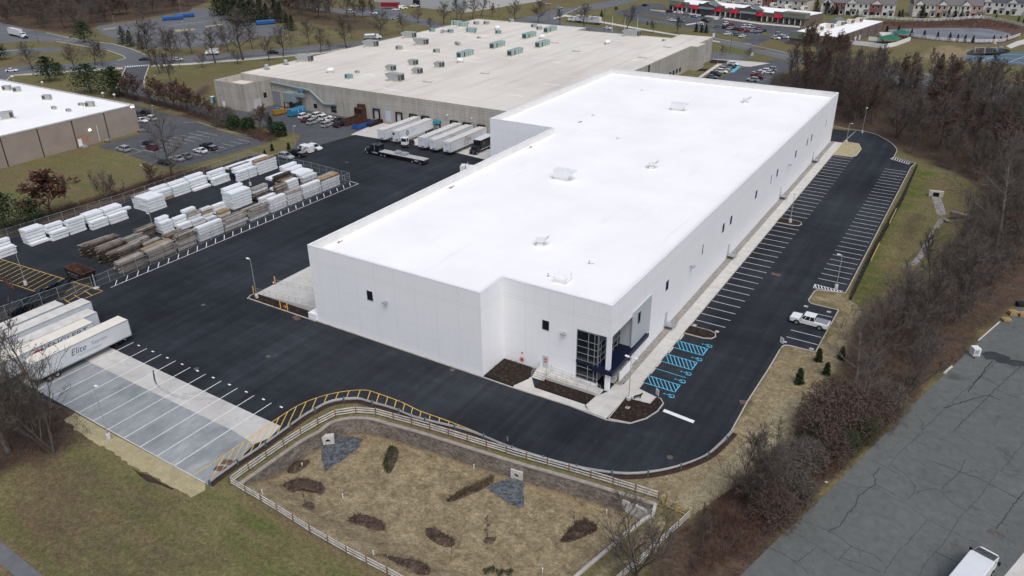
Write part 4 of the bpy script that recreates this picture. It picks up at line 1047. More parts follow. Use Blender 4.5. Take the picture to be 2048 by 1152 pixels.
def mk_unit(kind):
 t=thing({'dome':'roof_fan','hatch':'roof_skylight','vent':'vent_stack','duct':'roof_duct'}.get(kind,'rooftop_unit'),None,{'dome':'roof fan','hatch':'skylight','vent':'vent','duct':'duct'}.get(kind,'rooftop unit'))
 def cas(*bs,m='unit_grey',nm='casing'):
  q=MB()
  for b in bs:q.box(*b)
  return q.build(nm,M[m],t)
 if kind in('s','xs','teal_s'):
  k=1.0 if kind!='xs' else.6
  cas((-1.2*k,1.2*k,-.8*k,.8*k,.3,1.7*k),m='unit_teal' if kind=='teal_s' else 'unit_grey')
  cas((-1.25*k,1.25*k,-.85*k,.85*k,0,.3),m='cream',nm='curb');cas((-1.1*k,-.2*k,-.815*k,-.8*k,.45*k+.1,1.5*k),m='louvre',nm='grille')
 if kind=='m':
  cas((-1.5,1.5,-1.0,1.0,.35,2.3));cas((-1.55,1.55,-1.05,1.05,0,.35),m='cream',nm='curb');cas((.6,1.4,-1.02,-1.0,.6,2.1),(1.5,1.52,-.8,.8,.6,2.1),m='louvre',nm='grille')
  q=MB();q.add([(-1.5,-1,2.2),(-1.5,1,2.2),(-2.3,1,1.4),(-2.3,-1,1.4),(-1.5,-1,.8),(-1.5,1,.8)],[(0,1,2,3),(0,3,4),(1,5,2),(3,2,5,4)]);q.build('hood',M['unit_grey'],t)
 if kind in('big','bigL'):
  L=2.6 if kind=='big' else 3.4
  cas((-L,L,-1.2,1.2,.45,2.9),(-L,L-.1,-1.215,-1.2,2.8,2.9));cas((-L,L,-1.25,1.25,0,.45),m='cream',nm='curb');cas((L-.9,L-.1,-1.225,-1.2,.8,2.6),(L,L+.02,-1,1,.8,2.6),m='louvre',nm='grille')
  q=MB();q.add([(-L,-1.2,2.9),(-L,1.2,2.9),(-L-1.3,1.2,2.6),(-L-1.3,-1.2,2.6),(-L,-1.2,1.0),(-L,1.2,1.0),(-L-1.3,1.2,2.0),(-L-1.3,-1.2,2.0)],[(0,1,2,3),(0,3,7,4),(1,5,6,2),(3,2,6,7),(4,7,6,5)]);q.build('hood',M['unit_grey'],t)
  q=MB()
  for k in range(5):q.box(-L+.6+k*1.0,-L+.66+k*1.0,-1.24,-1.2,.5,2.75)
  q.build('seam',M['galv'],t)
 if kind in('teal','teal_m'):
  L=4.2 if kind=='teal' else 2.2
  cas((-1.1,1.1,-L,L,.4,2.5),m='unit_teal');cas((-1.15,1.15,-L-.1,L+.1,0,.4),m='cream',nm='curb')
  cas((1.1,1.12,-L*.55,-L*.35,.5,2.4),(-.9,.9,-L-.02,-L,.7,2.2),m='louvre',nm='grille')
  q=MB();q.box(1.1,1.13,-L,L,.4,.52);q.box(1.1,1.13,-L,L,2.4,2.5)
  for k in range(7 if kind=='teal' else 4):y=-L+.08+k*(2*L-.16)/(6 if kind=='teal' else 3);q.box(1.1,1.16,y-.07,y+.07,.4,2.5)
  q.build('frame',M['cream'],t);q=MB();q.box(-.9,.9,L,L+.7,1.5,2.3);q.build('hood',M['unit_teal'],t)
 if kind=='dome':
  q=MB();q.lathe([(1.15,0),(1.15,.6)],4);q.build('curb',M['cream'],t)
  q=MB();q.lathe([(.9,.6),(1.0,.75),(1.45,.8),(1.45,1.2),(1.0,1.75),(.3,1.85)],8);q.build('dome',M['white_metal'],t)
 if kind=='hatch':
  cas((-1.6,1.6,-.7,.7,0,.28),m='galv',nm='curb');cas((-1.5,1.5,-.6,.6,.28,.36),m='cream',nm='lid')
 if kind=='vent':
  q=MB();q.lathe([(.7,0),(.6,.9),(.75,.95),(.75,1.5),(.4,1.8)],8);q.build('stack',M['galv'],t);cas((-1,1,-.7,.7,0,.2),m='louvre',nm='base_plate')
 if kind=='duct':
  cas((-.5,.5,-2.0,1.6,.5,1.3),(-.6,2.0,1.2,1.9,.3,.9));cas((-.4,.4,-1.9,-1.5,0,.5),(-.4,.4,1.0,1.4,0,.5),m='galv',nm='leg')
 PROTO.append(t)
 return t
UP={k:mk_unit(k)for k in('s','xs','teal_s','m','big','bigL','teal','teal_m','dome','hatch','vent','duct')}
UN=[('teal_s',-100,119.6,0,'small teal unit alone near the dock wall edge of the cream roof'),('big',-82.9,124.4,0,'big grey hooded unit closest to the dock wall'),('m',-95.5,137,0,'grey box unit behind the big hooded one by the dock wall'),('m',-95,149.2,0,'grey box unit standing furthest back of its cluster of four'),('m',-83.9,137.5,0,'grey box unit in front of the white dome fan, lower one'),('m',-84,150.5,0,'grey box unit just before the white dome fan, upper one'),('dome',-83.2,162.2,0,'white dome fan in front of a long teal air handler'),('teal',-87.7,172,0,'long ribbed teal air handler right behind a white dome fan'),('s',-102.8,173.8,R(20),'pale grey box with a round fan opening mid roof'),('s',-120.4,172.1,0,'small pale box between two big hooded units'),('big',-134.5,171.7,R(8),'big grey hooded unit along the west edge, middle of three'),('big',-134.2,196.7,R(8),'big grey hooded unit furthest up the west edge'),('big',-118.8,185.3,0,'big grey hooded unit set in from the west edge'),('teal_s',-136.5,215.8,0,'small teal cube by the west roof edge beside a duct'),('duct',-130.9,215.9,R(25),'low grey roof duct between two teal cubes'),('teal_s',-127.1,217.2,0,'small teal cube on the inner side of a duct'),('teal_m',-140.3+3,236,R(-70),'pale teal unit against the west roof edge at the back'),('teal_m',-132.1,234,R(-70),'pale teal unit, inner one of the back pair'),('teal_m',-118.7,221.2,R(-85),'teal unit with open white frame at the back of the roof'),('s',-130.5,243.1,0,'grey unit by the back roof corner, first of two joined'),('s',-126.5,246,0,'grey unit by the back roof corner, second of two joined'),('dome',-114,236,0,'white dome fan at the far back of the cream roof'),('teal_s',-106.3,225,0,'small teal cube in front of the far white dome fan'),('xs',-106.7,209.9,0,'tiny dark box alone in the back half of the roof'),('duct',-106.2,193.1,R(60),'small tangled duct with cylinder mid roof'),('teal',-87.6,195,0,'long ribbed teal air handler mid roof with open ground before it'),('big',-135.2,134.6,R(12),'big grey hooded unit near the annex corner'),('dome',-113.4,124.7,0,'cream dome fan between annex and dock wall'),('xs',-103.8,128.2,0,'tiny white vent box near the dome fan'),('vent',-139,127.8,0,'short round vent stack on the west edge by the big hooded unit'),('vent',-138.5,117.9,0,'short round vent stack on the west edge nearest the annex'),('hatch',-73.4,129.1,0,'low grey skylight near the dock wall'),('s',-119.9,258,0,'grey unit half hidden at the far roof edge'),('s',-101.3,248.3,0,'pale grey unit behind its twin at the far edge'),('s',-95.8,243.6,0,'pale grey unit beside a long teal air handler'),('teal',-88.3,240.5,0,'long ribbed teal air handler furthest back'),('teal',-88.4,221.9,0,'long ribbed teal air handler with a white dome fan at its side'),('dome',-82.8,223.4,0,'white dome fan among the teal air handlers'),('teal',-72.5,205.8,0,'long ribbed teal air handler in front of the dome fan'),('teal',-72.7,184.6,0,'long ribbed teal air handler closest to the white warehouse'),('bigL',-50.5,246.9,0,'long silver ribbed unit near the flagpoles edge'),('dome',-52.1,224.6,0,'white dome fan standing alone on the open cream roof'),('xs',-33.8,241.3,R(30),'tiny dark box near the front tower corner'),('hatch',-27.6,229.4,0,'low grey skylight by the tower side edge'),('hatch',-27.6,203.8,0,'low grey skylight above the row of windows'),('hatch',-55.9,203.8,0,'low grey skylight on the open roof below a teal air handler'),('hatch',-72.9,216.8,0,'low grey skylight beside a teal air handler'),('hatch',-64,150,0,'low grey skylight cut off by the white parapet')]
for k,x,y,rz,lb in UN:dup(UP[k],(x,y,H2-.02),rz,lb,group='rooftop plant on the beige warehouse')
def brick_wall(t,vec):
 br=t.new('ShaderNodeTexBrick');br.inputs['Scale'].default_value=2.2
 br.inputs['Color1'].default_value=(0.335,0.285,0.245,1);br.inputs['Color2'].default_value=(0.295,0.25,0.215,1);br.inputs['Mortar'].default_value=(0.27,0.24,0.21,1)
 br.inputs['Mortar Size'].default_value=0.012
 t.l.new(t.mapping(vec,(1,1,1),(R(90),0,R(90))),br.inputs['Vector'])
 n=t.ramp(t.noise(vec,0.2,5),0.3,0.7,(0.9,0.9,0.9),(1.1,1.1,1.1))
 return t.mix(1.0,br.outputs['Color'],n,'MULTIPLY')
M['brick_tan']=mat('brick_tan',rough=0.85,spec=0.15,body=brick_wall)
W3=thing('brick_warehouse','low tan brick warehouse with white roof and dark pilaster joints beside the lawn','warehouse')
O3=[(-137,-60),(-137,62),(-232,62),(-232,-60)]
O3=[(-232,-60),(-137,-60),(-137,62),(-232,62)]
H3=8.3
mb=MB();ring(mb,O3,.4,0,H3);mb.build('wall',M['brick_tan'],W3)
mb=MB();mb.sheet([tuple(p)for p in inset(O3,.4)],H3-.03);mb.build('roof',M['white_roof'],W3)
mb=MB();ring(mb,[tuple(p)for p in inset(O3,-.06)],.5,H3,H3+.3);mb.build('roof_edge',mat('edge_pale',(0.44,0.45,0.45),0.6),W3)
for y in(51.4,41.1,30.9,20.7,10.4,0.2,-10):
 q=MB();panel(q,0,-137,y-.13,y+.13,0,H3,.1);q.build('joint_strip',mat('joint_dark',(0.05,0.035,0.03),0.8)if 'joint_dark' not in bpy.data.materials else bpy.data.materials['joint_dark'],W3)
q=MB();panel(q,0,-137,41.6,42.7,.2,2.5,.06);d=q.build('door',M['white_metal'],W3);d['label']='white door with a metal landing'
q=MB();q.box(-136.9,-135.6,41.9,43.4,0,.5);q.build('landing',M['galv'],d)
q=MB();panel(q,0,-137,43.2,45.3,.9,3.4,.02);panel(q,0,-137,41.3,43.1,2.6,3.4,.015);q.build('brick_patch',mat('brick_patch',(0.34,0.21,0.15),0.9,vary=.2),W3)
M['glow']=mat('glow',(1,.95,.85),.5);M['glow'].node_tree.nodes['Principled BSDF'].inputs['Emission Color'].default_value=(1,.93,.8,1);M['glow'].node_tree.nodes['Principled BSDF'].inputs['Emission Strength'].default_value=3.0
q=MB();panel(q,0,-137,45.6,46.2,4.1,4.6,.35);q.build('wall_lamp',M['glow'],W3)['label']='lit wall lamp above the door'
q=MB();panel(q,0,-136.94,60.6,61.6,H3-.45,H3-.1,.3);q.build('wall_lamp',M['glow'],W3)['label']='lit amber lamp under the roof corner'
q=MB();q.tube((-136.8,48.2,.3),(-136.8,48.2,5.2),.07);q.build('downpipe',M['white_metal'],W3)
for k,px_,py_,rz,lb in(('m',17,238,R(60),'large grey unit with open front on the brick warehouse roof edge'),('s',15,181,R(30),'grey unit of a pair on the brick warehouse roof, outer one'),('s',35,184,R(60),'grey tangled unit of a pair on the brick warehouse roof'),('s',95,200,R(30),'grey unit alone in the middle of the brick warehouse roof'),('xs',109,219,0,'small square box on the brick warehouse roof beside a mast'),('xs',138,224,0,'small square box on the brick warehouse roof closest to the eave'),('s',181,214,R(35),'pale grey double unit close to the brick warehouse corner'),('xs',163,212,R(20),'tiny white vent box by the pale double unit')):
 g=G(px_,py_,H3);dup(UP[k],(g.x,g.y,H3-.03),rz,lb,group='plant on the brick warehouse roof')
for px_,py_,w in((27,160,'back edge of the brick roof'),(86,172,'back edge of the brick roof beside the pines'),(207,194,'brick roof edge near the corner'),(230,197,'brick roof edge closest to the lit corner')):
 g=G(px_,py_,H3);q=MB();q.tube((0,0,0),(0,0,.9),.05);q.lathe([(.2,.9),(.42,1.1),(.42,1.4),(.2,1.6)],8)
 tag(q.build('globe_light',M['cream'],None,(g.x,g.y,H3)),'small cream globe light on the '+w,'light','globe lights on the brick roof')
for x,y,z in((-136,42.6,0),):
 pass
M['shop_brick']=mat('shop_brick',(0.155,0.125,0.11),0.85,vary=0.2,scale=0.8)
M['shop_green']=mat('shop_green',(0.17,0.205,0.16),0.8,vary=0.1)
M['slate_roof']=mat('slate_roof',(0.13,0.16,0.17),0.7,vary=0.15)
M['red_canvas']=mat('red_canvas',(0.42,0.012,0.035),0.6,vary=0.12)
M['shop_sign_green']=mat('shop_sign_green',(0.20,0.25,0.20),0.7)
def local_x(o,ang,px_,py_):
 g=G(px_,py_)-Vector((o[0],o[1],0));return g.x*math.cos(ang)+g.y*math.sin(ang)
so=G(1338,21.5);ang=math.atan2(G(1598,51).y-so.y,G(1598,51).x-so.x);SL=(G(1598,51)-so).length+3
t=thing('shop_row','long brick shop row with red awnings, slate gables and white roof','shops',(so.x,so.y,0),ang)
q=MB();q.box(0,SL,0,20,0,4.9)
for k in range(6):q.box(9+k*12.6,14.5+k*12.6,-.3,.5,0,6.0)
q.build('wall',M['shop_brick'],t)
q=MB();q.box(.4,SL-.4,.55,19.6,4.9,5.05);q.build('roof',M['white_roof'],t)
bl=lambda px_:local_x(so,ang,px_,28+(px_-1392)*.1117)
for px_ in(1356,1388,1434,1468,1518,1556,1626):
 x=bl(px_)if px_<1600 else SL-2
 if px_>=1600:continue
 q=MB();q.add([(x-2.6,-.35,4.6),(x+2.6,-.35,4.6),(x+2.6,-1.7,3.1),(x-2.6,-1.7,3.1),(x-2.6,-1.7,2.8),(x+2.6,-1.7,2.8),(x-2.6,-.35,2.8),(x+2.6,-.35,2.8)],[(0,3,2,1),(3,4,5,2),(0,6,4,3),(1,2,5,7)])
 q.build('awning',M['red_canvas'],t)
for px_ in(1414,1497):
 x=bl(px_);q=MB()
 q.add([(x-6.5,-1.2,4.9),(x+6.5,-1.2,4.9),(x,-1.2,7.6),(x-6.5,6,4.9),(x+6.5,6,4.9),(x,6,7.6)],[(0,2,5,3),(1,4,5,2)]);q.build('gable_roof',M['slate_roof'],t)
 q=MB();q.add([(x-5.8,-.9,4.9),(x+5.8,-.9,4.9),(x,-.9,7.3)],[(0,1,2)]);q.box(x-5,x+5,-.9,0,0,4.9);q.build('gable_wall',M['dark_metal']if False else mat('gable_wall%d'%px_,(0.10,0.105,0.105),.8),t)
 q=MB();q.add([(x-5.6,-.9,4.6),(x+5.6,-.9,4.6),(x+5.6,-3.2,3.7),(x-5.6,-3.2,3.7)],[(0,3,2,1)]);q.build('porch_roof',M['slate_roof'],t)
for x0_,x1_ in((0.2,8),(SL-13,SL+.5)):
 q=MB();q.box(x0_,x1_,-1.0,4,3.6,6.4);q.build('corner_tower',M['shop_green'],t)
for k in range(26):
 x=1.6+k*SL/26.5;q=MB()
 q.box(x-1.0,x+1.0,-.34 if(x-9)%12.6<5.5 else-.06,0.02,.3,2.7)
 q.build('shop_window',M['glass_dark'],t)
 q=MB();q.box(x+1.15,x+1.55,-.36,0,.2,2.8);q.build('shop_pier',M['white_metal'],t)
for x,w in((11.5,1.6),(37,1.5),(SL-6,3.0),(bl(1414),1.4),(bl(1460),1.8),(bl(1497),1.4)):q=MB();q.box(x-w,x+w,-1.06,-1.0,5.2,5.7);q.build('sign_board',M['letter_rust'],t)
for i,px_ in enumerate((1436,1462,1487,1515,1547,1576,1608)):
 g=G(px_,(4,4,6,8,14,18,21)[i],5);dup(UP['m'],(g.x,g.y,5.05),ang,'cream rooftop unit on the shop row, '+('above the first slate gable','second from the first slate gable','behind the second slate gable','right after the second slate gable','third from the end tower','second from the end tower','behind the green end tower')[i],group='units on the shop row roof',swap={'unit_grey':M['cream']})
so2=G(1669.5,98.5);a2=math.atan2(62.0,10.6)-PI/2
t=thing('shop_block','brown brick shop block with white roof, dark joints and a green front','shops',(so2.x,so2.y,0),a2)
q=MB();q.box(-12,0,0,63,0,5.3);q.box(-22,-12,0,40,0,5.3);q.build('wall',M['shop_brick'],t)
q=MB();q.box(-11.6,-.4,.4,62.6,5.3,5.42);q.box(-21.6,-12.0,.4,39.6,5.3,5.42);q.build('roof',M['white_roof'],t)
q=MB()
for k in range(7):q.box(0,.12,k*10.4-.1+.1,k*10.4+.25,0,5.3)
q.build('joint_strip',M['dark_metal'],t)
q=MB();q.box(-22.3,-9,-.8,.5,3.0,6.2);q.build('green_front',M['shop_green'],t)
q=MB();q.add([(-6.5,0,4.2),(-3,0,4.2),(-3,-1.2,3.0),(-6.5,-1.2,3.0)],[(0,3,2,1)]);q.build('awning',M['red_canvas'],t)
for y in(12,24,30):
 q=MB();q.box(0,.06,y,y+2,.2,2.6);q.build('door',M['white_metal'],t)
q=MB();q.add([(-22,40,5.3),(-12,40,5.3),(-17,40,8),(-22,48,5.3),(-12,48,5.3),(-17,48,8)],[(0,1,2),(3,5,4),(0,2,5,3),(1,4,5,2)]);q.build('gable_roof',M['slate_roof'],t)
for i,(px_,py_)in enumerate(((1639,62),(1660,57),(1681,52),(1701,48),(1718,45))):
 g=G(px_,py_,5.4);dup(UP['m'],(g.x,g.y,5.4),a2,'cream unit on the shop block roof, '+('closest to the green front','second from the green front','middle of five','second from the pond end','closest to the pond')[i],group='units on the shop block roof',swap={'unit_grey':M['cream']})
M['vinyl_white']=mat('vinyl_white',(0.60,0.60,0.59),0.7,vary=0.05)
M['vinyl_cream']=mat('vinyl_cream',(0.52,0.50,0.44),0.7,vary=0.05)
M['brick_red']=mat('brick_red',(0.23,0.10,0.085),0.85,vary=0.15)
M['brick_pale']=mat('brick_pale',(0.40,0.27,0.22),0.85,vary=0.15)
M['shingle']=mat('shingle',(0.15,0.14,0.14),0.9,vary=0.15)
M['shingle_dark']=mat('shingle_dark',(0.075,0.082,0.095),0.9,vary=0.15)
def town_row(q0,q1,n,skins,rowname,roofm,eave=6.6):
 a=G(*q0);b=G(*q1);an=math.atan2(b.y-a.y,b.x-a.x);L=(b-a).length;w=L/n
 nth=['first','second','third','fourth','fifth','sixth','seventh','eighth','ninth','tenth','eleventh']
 for i in range(n):
  p=a.lerp(b,i/n);skin=skins[i%len(skins)]
  d={'vinyl_white':'white sided','vinyl_cream':'cream sided','brick_red':'red brick','brick_pale':'pale brick'}[skin]
  t=thing('town_house',f'{d} town house, {nth[i]} of the row {rowname}','house',(p.x,p.y,0),an,'town houses')
  q=MB();q.box(.02,w-.02,0 if i%2 else-.5,11,0,eave);q.build('wall',M[skin],t)
  q=MB();f=0 if i%2 else-.5
  q.add([(0,f-.4,eave-.1),(w,f-.4,eave-.1),(w,5.5,eave+3.6),(0,5.5,eave+3.6),(0,11.4,eave-.1),(w,11.4,eave-.1)],[(0,1,2,3),(3,2,5,4),(0,3,4),(1,5,2)])
  if i%2==0:
   q.add([(.3,f-.6,eave-.1),(w-.3,f-.6,eave-.1),(w/2,f-.6,eave+2.6),(w/2,4.2,eave+2.6)],[(0,2,3),(1,3,2)])
  q.build('roof',M[roofm],t)
  if i%2==0:
   q=MB();q.add([(.6,f-.5,eave-.1),(w-.6,f-.5,eave-.1),(w/2,f-.5,eave+2.2)],[(0,1,2)]);q.build('gable_wall',M['vinyl_white'],t)
  for x in(w*.25,w*.68):
   q=MB();q.box(x-.55,x+.55,f-.06,f,eave-2.2,eave-.7);ww=q.build('window',M['glass_dark'],t)
   q=MB();q.box(x-.66,x+.66,f-.03,f-.005,eave-2.3,eave-.6);q.build('frame',M['vinyl_white'],ww)
  q=MB();q.box(w*.55,w*.92,f-1.2,f,0,2.6);bb=q.build('bay',M['vinyl_white'],t)
  q=MB();q.add([(w*.5,f-1.5,2.6),(w*.97,f-1.5,2.6),(w*.9,f,3.5),(w*.57,f,3.5)],[(0,1,2,3)]);q.build('bay_roof',M['shingle_dark'],bb)
  q=MB();q.box(w*.62,w*.85,f-1.26,f-1.2,.6,2.3);q.build('pane',M['glass_dark'],bb)
  q=MB();q.box(w*.12,w*.38,f-.06,f,0.1,2.3);q.build('door',M['glass_dark']if i%3 else M['vinyl_white'],t)
town_row((1440,12),(1612,26),6,['vinyl_white','vinyl_cream','vinyl_white','brick_red'],'behind the shops','shingle')
town_row((1640,27),(1787,34),6,['vinyl_white','brick_red','vinyl_white','vinyl_white','brick_red','vinyl_white'],'behind the shop block','shingle')
town_row((1823,33),(1962,36),6,['vinyl_cream','vinyl_cream','brick_pale','vinyl_cream','vinyl_cream','brick_pale'],'facing the pond','shingle')
town_row((1958,26),(2085,34),5,['vinyl_white'],'beyond the bend of the pond fence','shingle_dark')
cn=G(927,25.5);lf=G(855,16.5);rt=G(1003,14)
M['far_white']=mat('far_white',(0.52,0.54,0.56),0.7,vary=0.05,scale=0.1)
ul=(lf-cn).normalized();ur=(rt-cn).normalized()
t=thing('white_depot','tall pale depot at the head of the road beyond the beige warehouse','depot')
P=[cn,cn+ur*75,cn+ur*75+ul*90,cn+ul*90]
q=MB();q.prism([(p.x,p.y)for p in P],0,13);q.build('wall',M['far_white'],t)
pp=cn+ul*41;q=MB();e=ul*7;o=Vector((ur.x,ur.y,0))*-.3
q.add([tuple(pp+o),tuple(pp+e+o),tuple(pp+e+o+Vector((0,0,4.5))),tuple(pp+o+Vector((0,0,4.5)))],[(0,1,2,3)]);q.build('dock_door',M['glass_dark'],t)
def text(body,parent,loc,rot,size,m,name='lettering',shear=0.0,ext=0.004,sx=1.0):
 cu=bpy.data.curves.new(name,'FONT');cu.body=body;cu.size=size;cu.shear=shear;cu.extrude=ext
 cu.align_x='LEFT'
 f=bpy.data.objects.new('font',cu);COL.objects.link(f)
 bpy.context.view_layer.update()
 me=bpy.data.meshes.new_from_object(f.evaluated_get(bpy.context.evaluated_depsgraph_get()))
 bpy.data.objects.remove(f);bpy.data.curves.remove(cu)
 me.materials.clear();me.materials.append(m)
 o=bpy.data.objects.new(name,me);COL.objects.link(o);adopt(o,parent)
 o.location=loc;o.rotation_euler=rot;o.scale=(sx,1,1)
 return o
PAINTS={k:paint('paint_'+k,v,0.3)for k,v in dict(white=(0.74,0.75,0.76),silver=(0.36,0.38,0.39),grey=(0.15,0.165,0.18),black=(0.014,0.015,0.018),red=(0.25,0.012,0.02),maroon=(0.09,0.014,0.018),blue=(0.18,0.24,0.30),green=(0.02,0.035,0.03),orange=(0.5,0.06,0.02)).items()}
M['car_paint']=paint('car_paint',(0.74,0.75,0.76),0.3)
M['car_glass']=mat('car_glass',(0.016,0.02,0.024),0.08,spec=0.6,vary=0.2)
def car_proto(kind,full=True):
 P={'sedan':(4.75,.90,.62,.92,1.44),'suv':(4.7,.95,.70,1.06,1.72),'pickup':(5.9,1.0,.82,1.3,2.0),'van':(5.6,1.0,.7,1.2,2.25),'minivan':(5.0,.97,.66,1.0,1.75)}[kind]
 L,hw,zs,zb,zt=P
 t=thing('parked_car' if kind not in('pickup','van')else('pickup_truck' if kind=='pickup' else 'cargo_van'),None,{'pickup':'pickup','van':'van','suv':'suv'}.get(kind,'car'))
 zg=.24 if kind!='pickup' else.42
 def ringx(x,w,z0,z1,ch=.12):
  return[(x,-w+ch,z0),(x,-w,z0+ch),(x,-w,z1-ch),(x,-w+ch*1.2,z1),(x,w-ch*1.2,z1),(x,w,z1-ch),(x,w,z0+ch),(x,w-ch,z0)]
 q=MB();h=L/2
 if kind in('sedan','suv'):
  hood=.55 if kind=='sedan' else.52
  rings=[(-h,hw*.86,zg+.16,zb*.86),(-h+.18,hw*.96,zg,zb),(-h*.35,hw,zg,zb),(h*.33,hw,zg,zb),(h*.62,hw*.99,zg,zb*.95),(h-.22,hw*.93,zg,zb*.84),(h,hw*.78,zg+.12,zb*.70)]
 elif kind=='minivan':
  rings=[(-h,hw*.92,zg+.16,zb),(-h+.15,hw,zg,zb),(h*.4,hw,zg,zb),(h-.25,hw*.94,zg,zb*.86),(h,hw*.8,zg+.1,zb*.7)]
 elif kind=='pickup':
  rings=[(-h,hw*.96,zg+.1,zb),(-h+.12,hw,zg,zb),(h*.42,hw,zg,zb+.06),(h-.35,hw*.99,zg,zb+.02),(h-.06,hw*.96,zg,zb-.02),(h,hw*.9,zg+.1,zb*.86)]
 else:
  rings=[(-h,hw*.97,zg+.1,zt*.97),(-h+.15,hw,zg,zt),(h*.28,hw,zg,zt),(h*.36,hw,zg,zt*.97),(h*.66,hw*.96,zg,zb),(h-.2,hw*.9,zg,zb*.85),(h,hw*.78,zg+.1,zb*.7)]
 q.loft([ringx(*r)for r in rings],0)
 wr=.34 if kind in('sedan',)else(.37 if kind!='pickup' else.44)
 wx=(-h*.60,h*.62)
 for x in wx:
  for s in(-1,1):q.tube((x,s*(hw-.2),wr),(x,s*(hw+.006),wr),wr+.07,wr+.07,12,1)
 if kind=='pickup':
  q.box(-h+.15,-h*.31,-hw+.14,hw-.14,zb+.002,zb+.03,3)
  q.box(h+.0,h+.08,-hw*.85,hw*.85,zg+.15,zg+.38,2);q.box(-h-.1,-h,-hw*.85,hw*.85,zg+.15,zg+.35,2)
 q.build('body',[M['car_paint'],M['black_rubber'],M['chrome'],M['letter_grey']],t)
 if kind=='sedan':c4=((-h*.78,h*.40),(-h*.42,h*.06))
 elif kind=='suv':c4=((-h*.97,h*.42),(-h*.80,h*.10))
 elif kind=='minivan':c4=((-h*.97,h*.62),(-h*.88,h*.2))
 elif kind=='pickup':c4=((-h*.30,h*.50),(-h*.27,h*.30))
 else:c4=None
 if c4:
  (b0,b1),(t0,t1)=c4;wb,wt=hw*.95,hw*(.74 if kind!='pickup' else.82)
  z2=zt-.05
  q=MB()
  q.add([(b0,-wb,zb-.02),(b1,-wb,zb-.02),(b1,wb,zb-.02),(b0,wb,zb-.02),(t0,-wt,z2),(t1,-wt,z2),(t1,wt,z2),(t0,wt,z2)],[(0,1,5,4),(1,2,6,5),(2,3,7,6),(3,0,4,7),(4,5,6,7)])
  q.build('windows',M['car_glass'],t)
  q=MB();q.box(t0-.02,t1+.02,-wt-.02,wt+.02,z2,zt)
  for s in(-1,1):
   for f in(0.02,.36,.70,.98):
    xb=b0+(b1-b0)*f;xt=t0+(t1-t0)*f
    q.tube((xb,s*wb*1.005,zb),(xt,s*wt*1.01,z2),.045,.045,4)
  q.build('car_roof',M['car_paint'],t)
 else:
  q=MB();q.add([(h*.37,-hw*.93,zt*.94),(h*.37,hw*.93,zt*.94),(h*.655,hw*.9,zb+.03),(h*.655,-hw*.9,zb+.03)],[(0,3,2,1)])
  for s in(-1,1):q.add([(h*.05,s*(hw+.005),zb+.05),(h*.5,s*(hw+.005),zb+.05),(h*.33,s*(hw+.005),zt*.9),(h*.05,s*(hw+.005),zt*.9)],[(0,1,2,3)if s<0 else(3,2,1,0)])
  q.build('windows',M['car_glass'],t)
 for x in wx:
  for s in(-1,1):
   q=MB();q.wheel((x,s*(hw-.1),wr),wr,.24,'y',14 if full else 8);w=q.build('wheel',M['black_rubber'],t)
   if full:
    q=MB();q.wheel((x,s*(hw-.1+.1),wr),wr*.6,.08,'y',10);q.build('rim',M['rim'],w)
 if full:
  for s in(-1,1):
   q=MB();q.box(h-.16,h-.01,s*hw*.74-.17,s*hw*.74+.17,zb*.66,zb*.78)if kind!='pickup' else q.box(h-.05,h+.03,s*hw*.74-.16,s*hw*.74+.16,zb*.62,zb*.86)
   q.build('headlight',M['lamp_clear'],t)
   q=MB();q.box(-h-.02,-h+.1,s*hw*.76-.13,s*hw*.76+.13,zb*.7,zb*.9);q.build('tail_light',M['lamp_red'],t)
   q=MB();q.box(h*.33,h*.33+.16,s*(hw+.11)-.11,s*(hw+.11)+.11,zb,zb+.14);q.build('mirror',M['car_paint'],t)
 PROTO.append(t)
 return t
CARS={(k,f):car_proto(k,f)for k in('sedan','suv','pickup','van','minivan')for f in(True,False)}
def put_car(kind,colour,px_,py_,rz,label,group,full=True,z=0.03):
 g=G(px_,py_,.3)
 return dup(CARS[(kind,full)],(g.x,g.y,z),rz,label,group=group,swap={'car_paint':PAINTS[colour]})
N_,S_,E_,W_=R(90),R(-90),0.0,PI
gA='cars parked by the beige warehouse'
put_car('suv','white',609,234,N_,'white suv beside the blue compactor container',gA)
put_car('sedan','maroon',615,241,N_,'dark red car squeezed between white and silver suvs',gA)
put_car('suv','silver',626.5,245.5,N_,'silver grey suv beside the dark red car',gA)
put_car('suv','white',637,232,N_,'white suv in the back row, first after the blue compactor',gA)
put_car('suv','white',650,237,N_,'white suv in the back row between another white suv and a white sedan',gA)
put_car('sedan','white',664,240,N_,'white sedan with dark windows in front of the concrete stair',gA)
put_car('suv','silver',655,251,N_,'silver grey suv in the front row beside a black suv',gA)
put_car('sedan','black',678,241.5,N_,'black car in the back row beside the rusty compactor',gA)
put_car('suv','black',680,251,N_,'black suv in the front row beside the rusty open container',gA)
gB='vehicles parked behind the lumber yard'
put_car('suv','silver',573,315,E_,'pale silver suv by the lumber yard fence corner',gB)
put_car('pickup','black',595,309.5,W_,'dark pickup with open bed between silver suv and white van',gB)
v=put_car('van','white',610,302,W_,'white cargo van with a blue diagonal stripe',gB)
put_car('suv','white',630,297.5,E_,'white suv parked past the striped van',gB)
q=MB();q.add([(-.6,1.012,.75),(-.1,1.012,.75),(-1.5,1.012,1.85),(-2.0,1.012,1.85)],[(3,2,1,0)]);q.add([(-2.65,1.012,1.7),(-2.65,1.012,1.85),(-1.5,1.012,1.85),(-1.4,1.012,1.7)],[(3,2,1,0)]);q.build('stripe',paint('stripe_blue',(.05,.12,.3)),v)
gC='cars in the lot beside the brick warehouse'
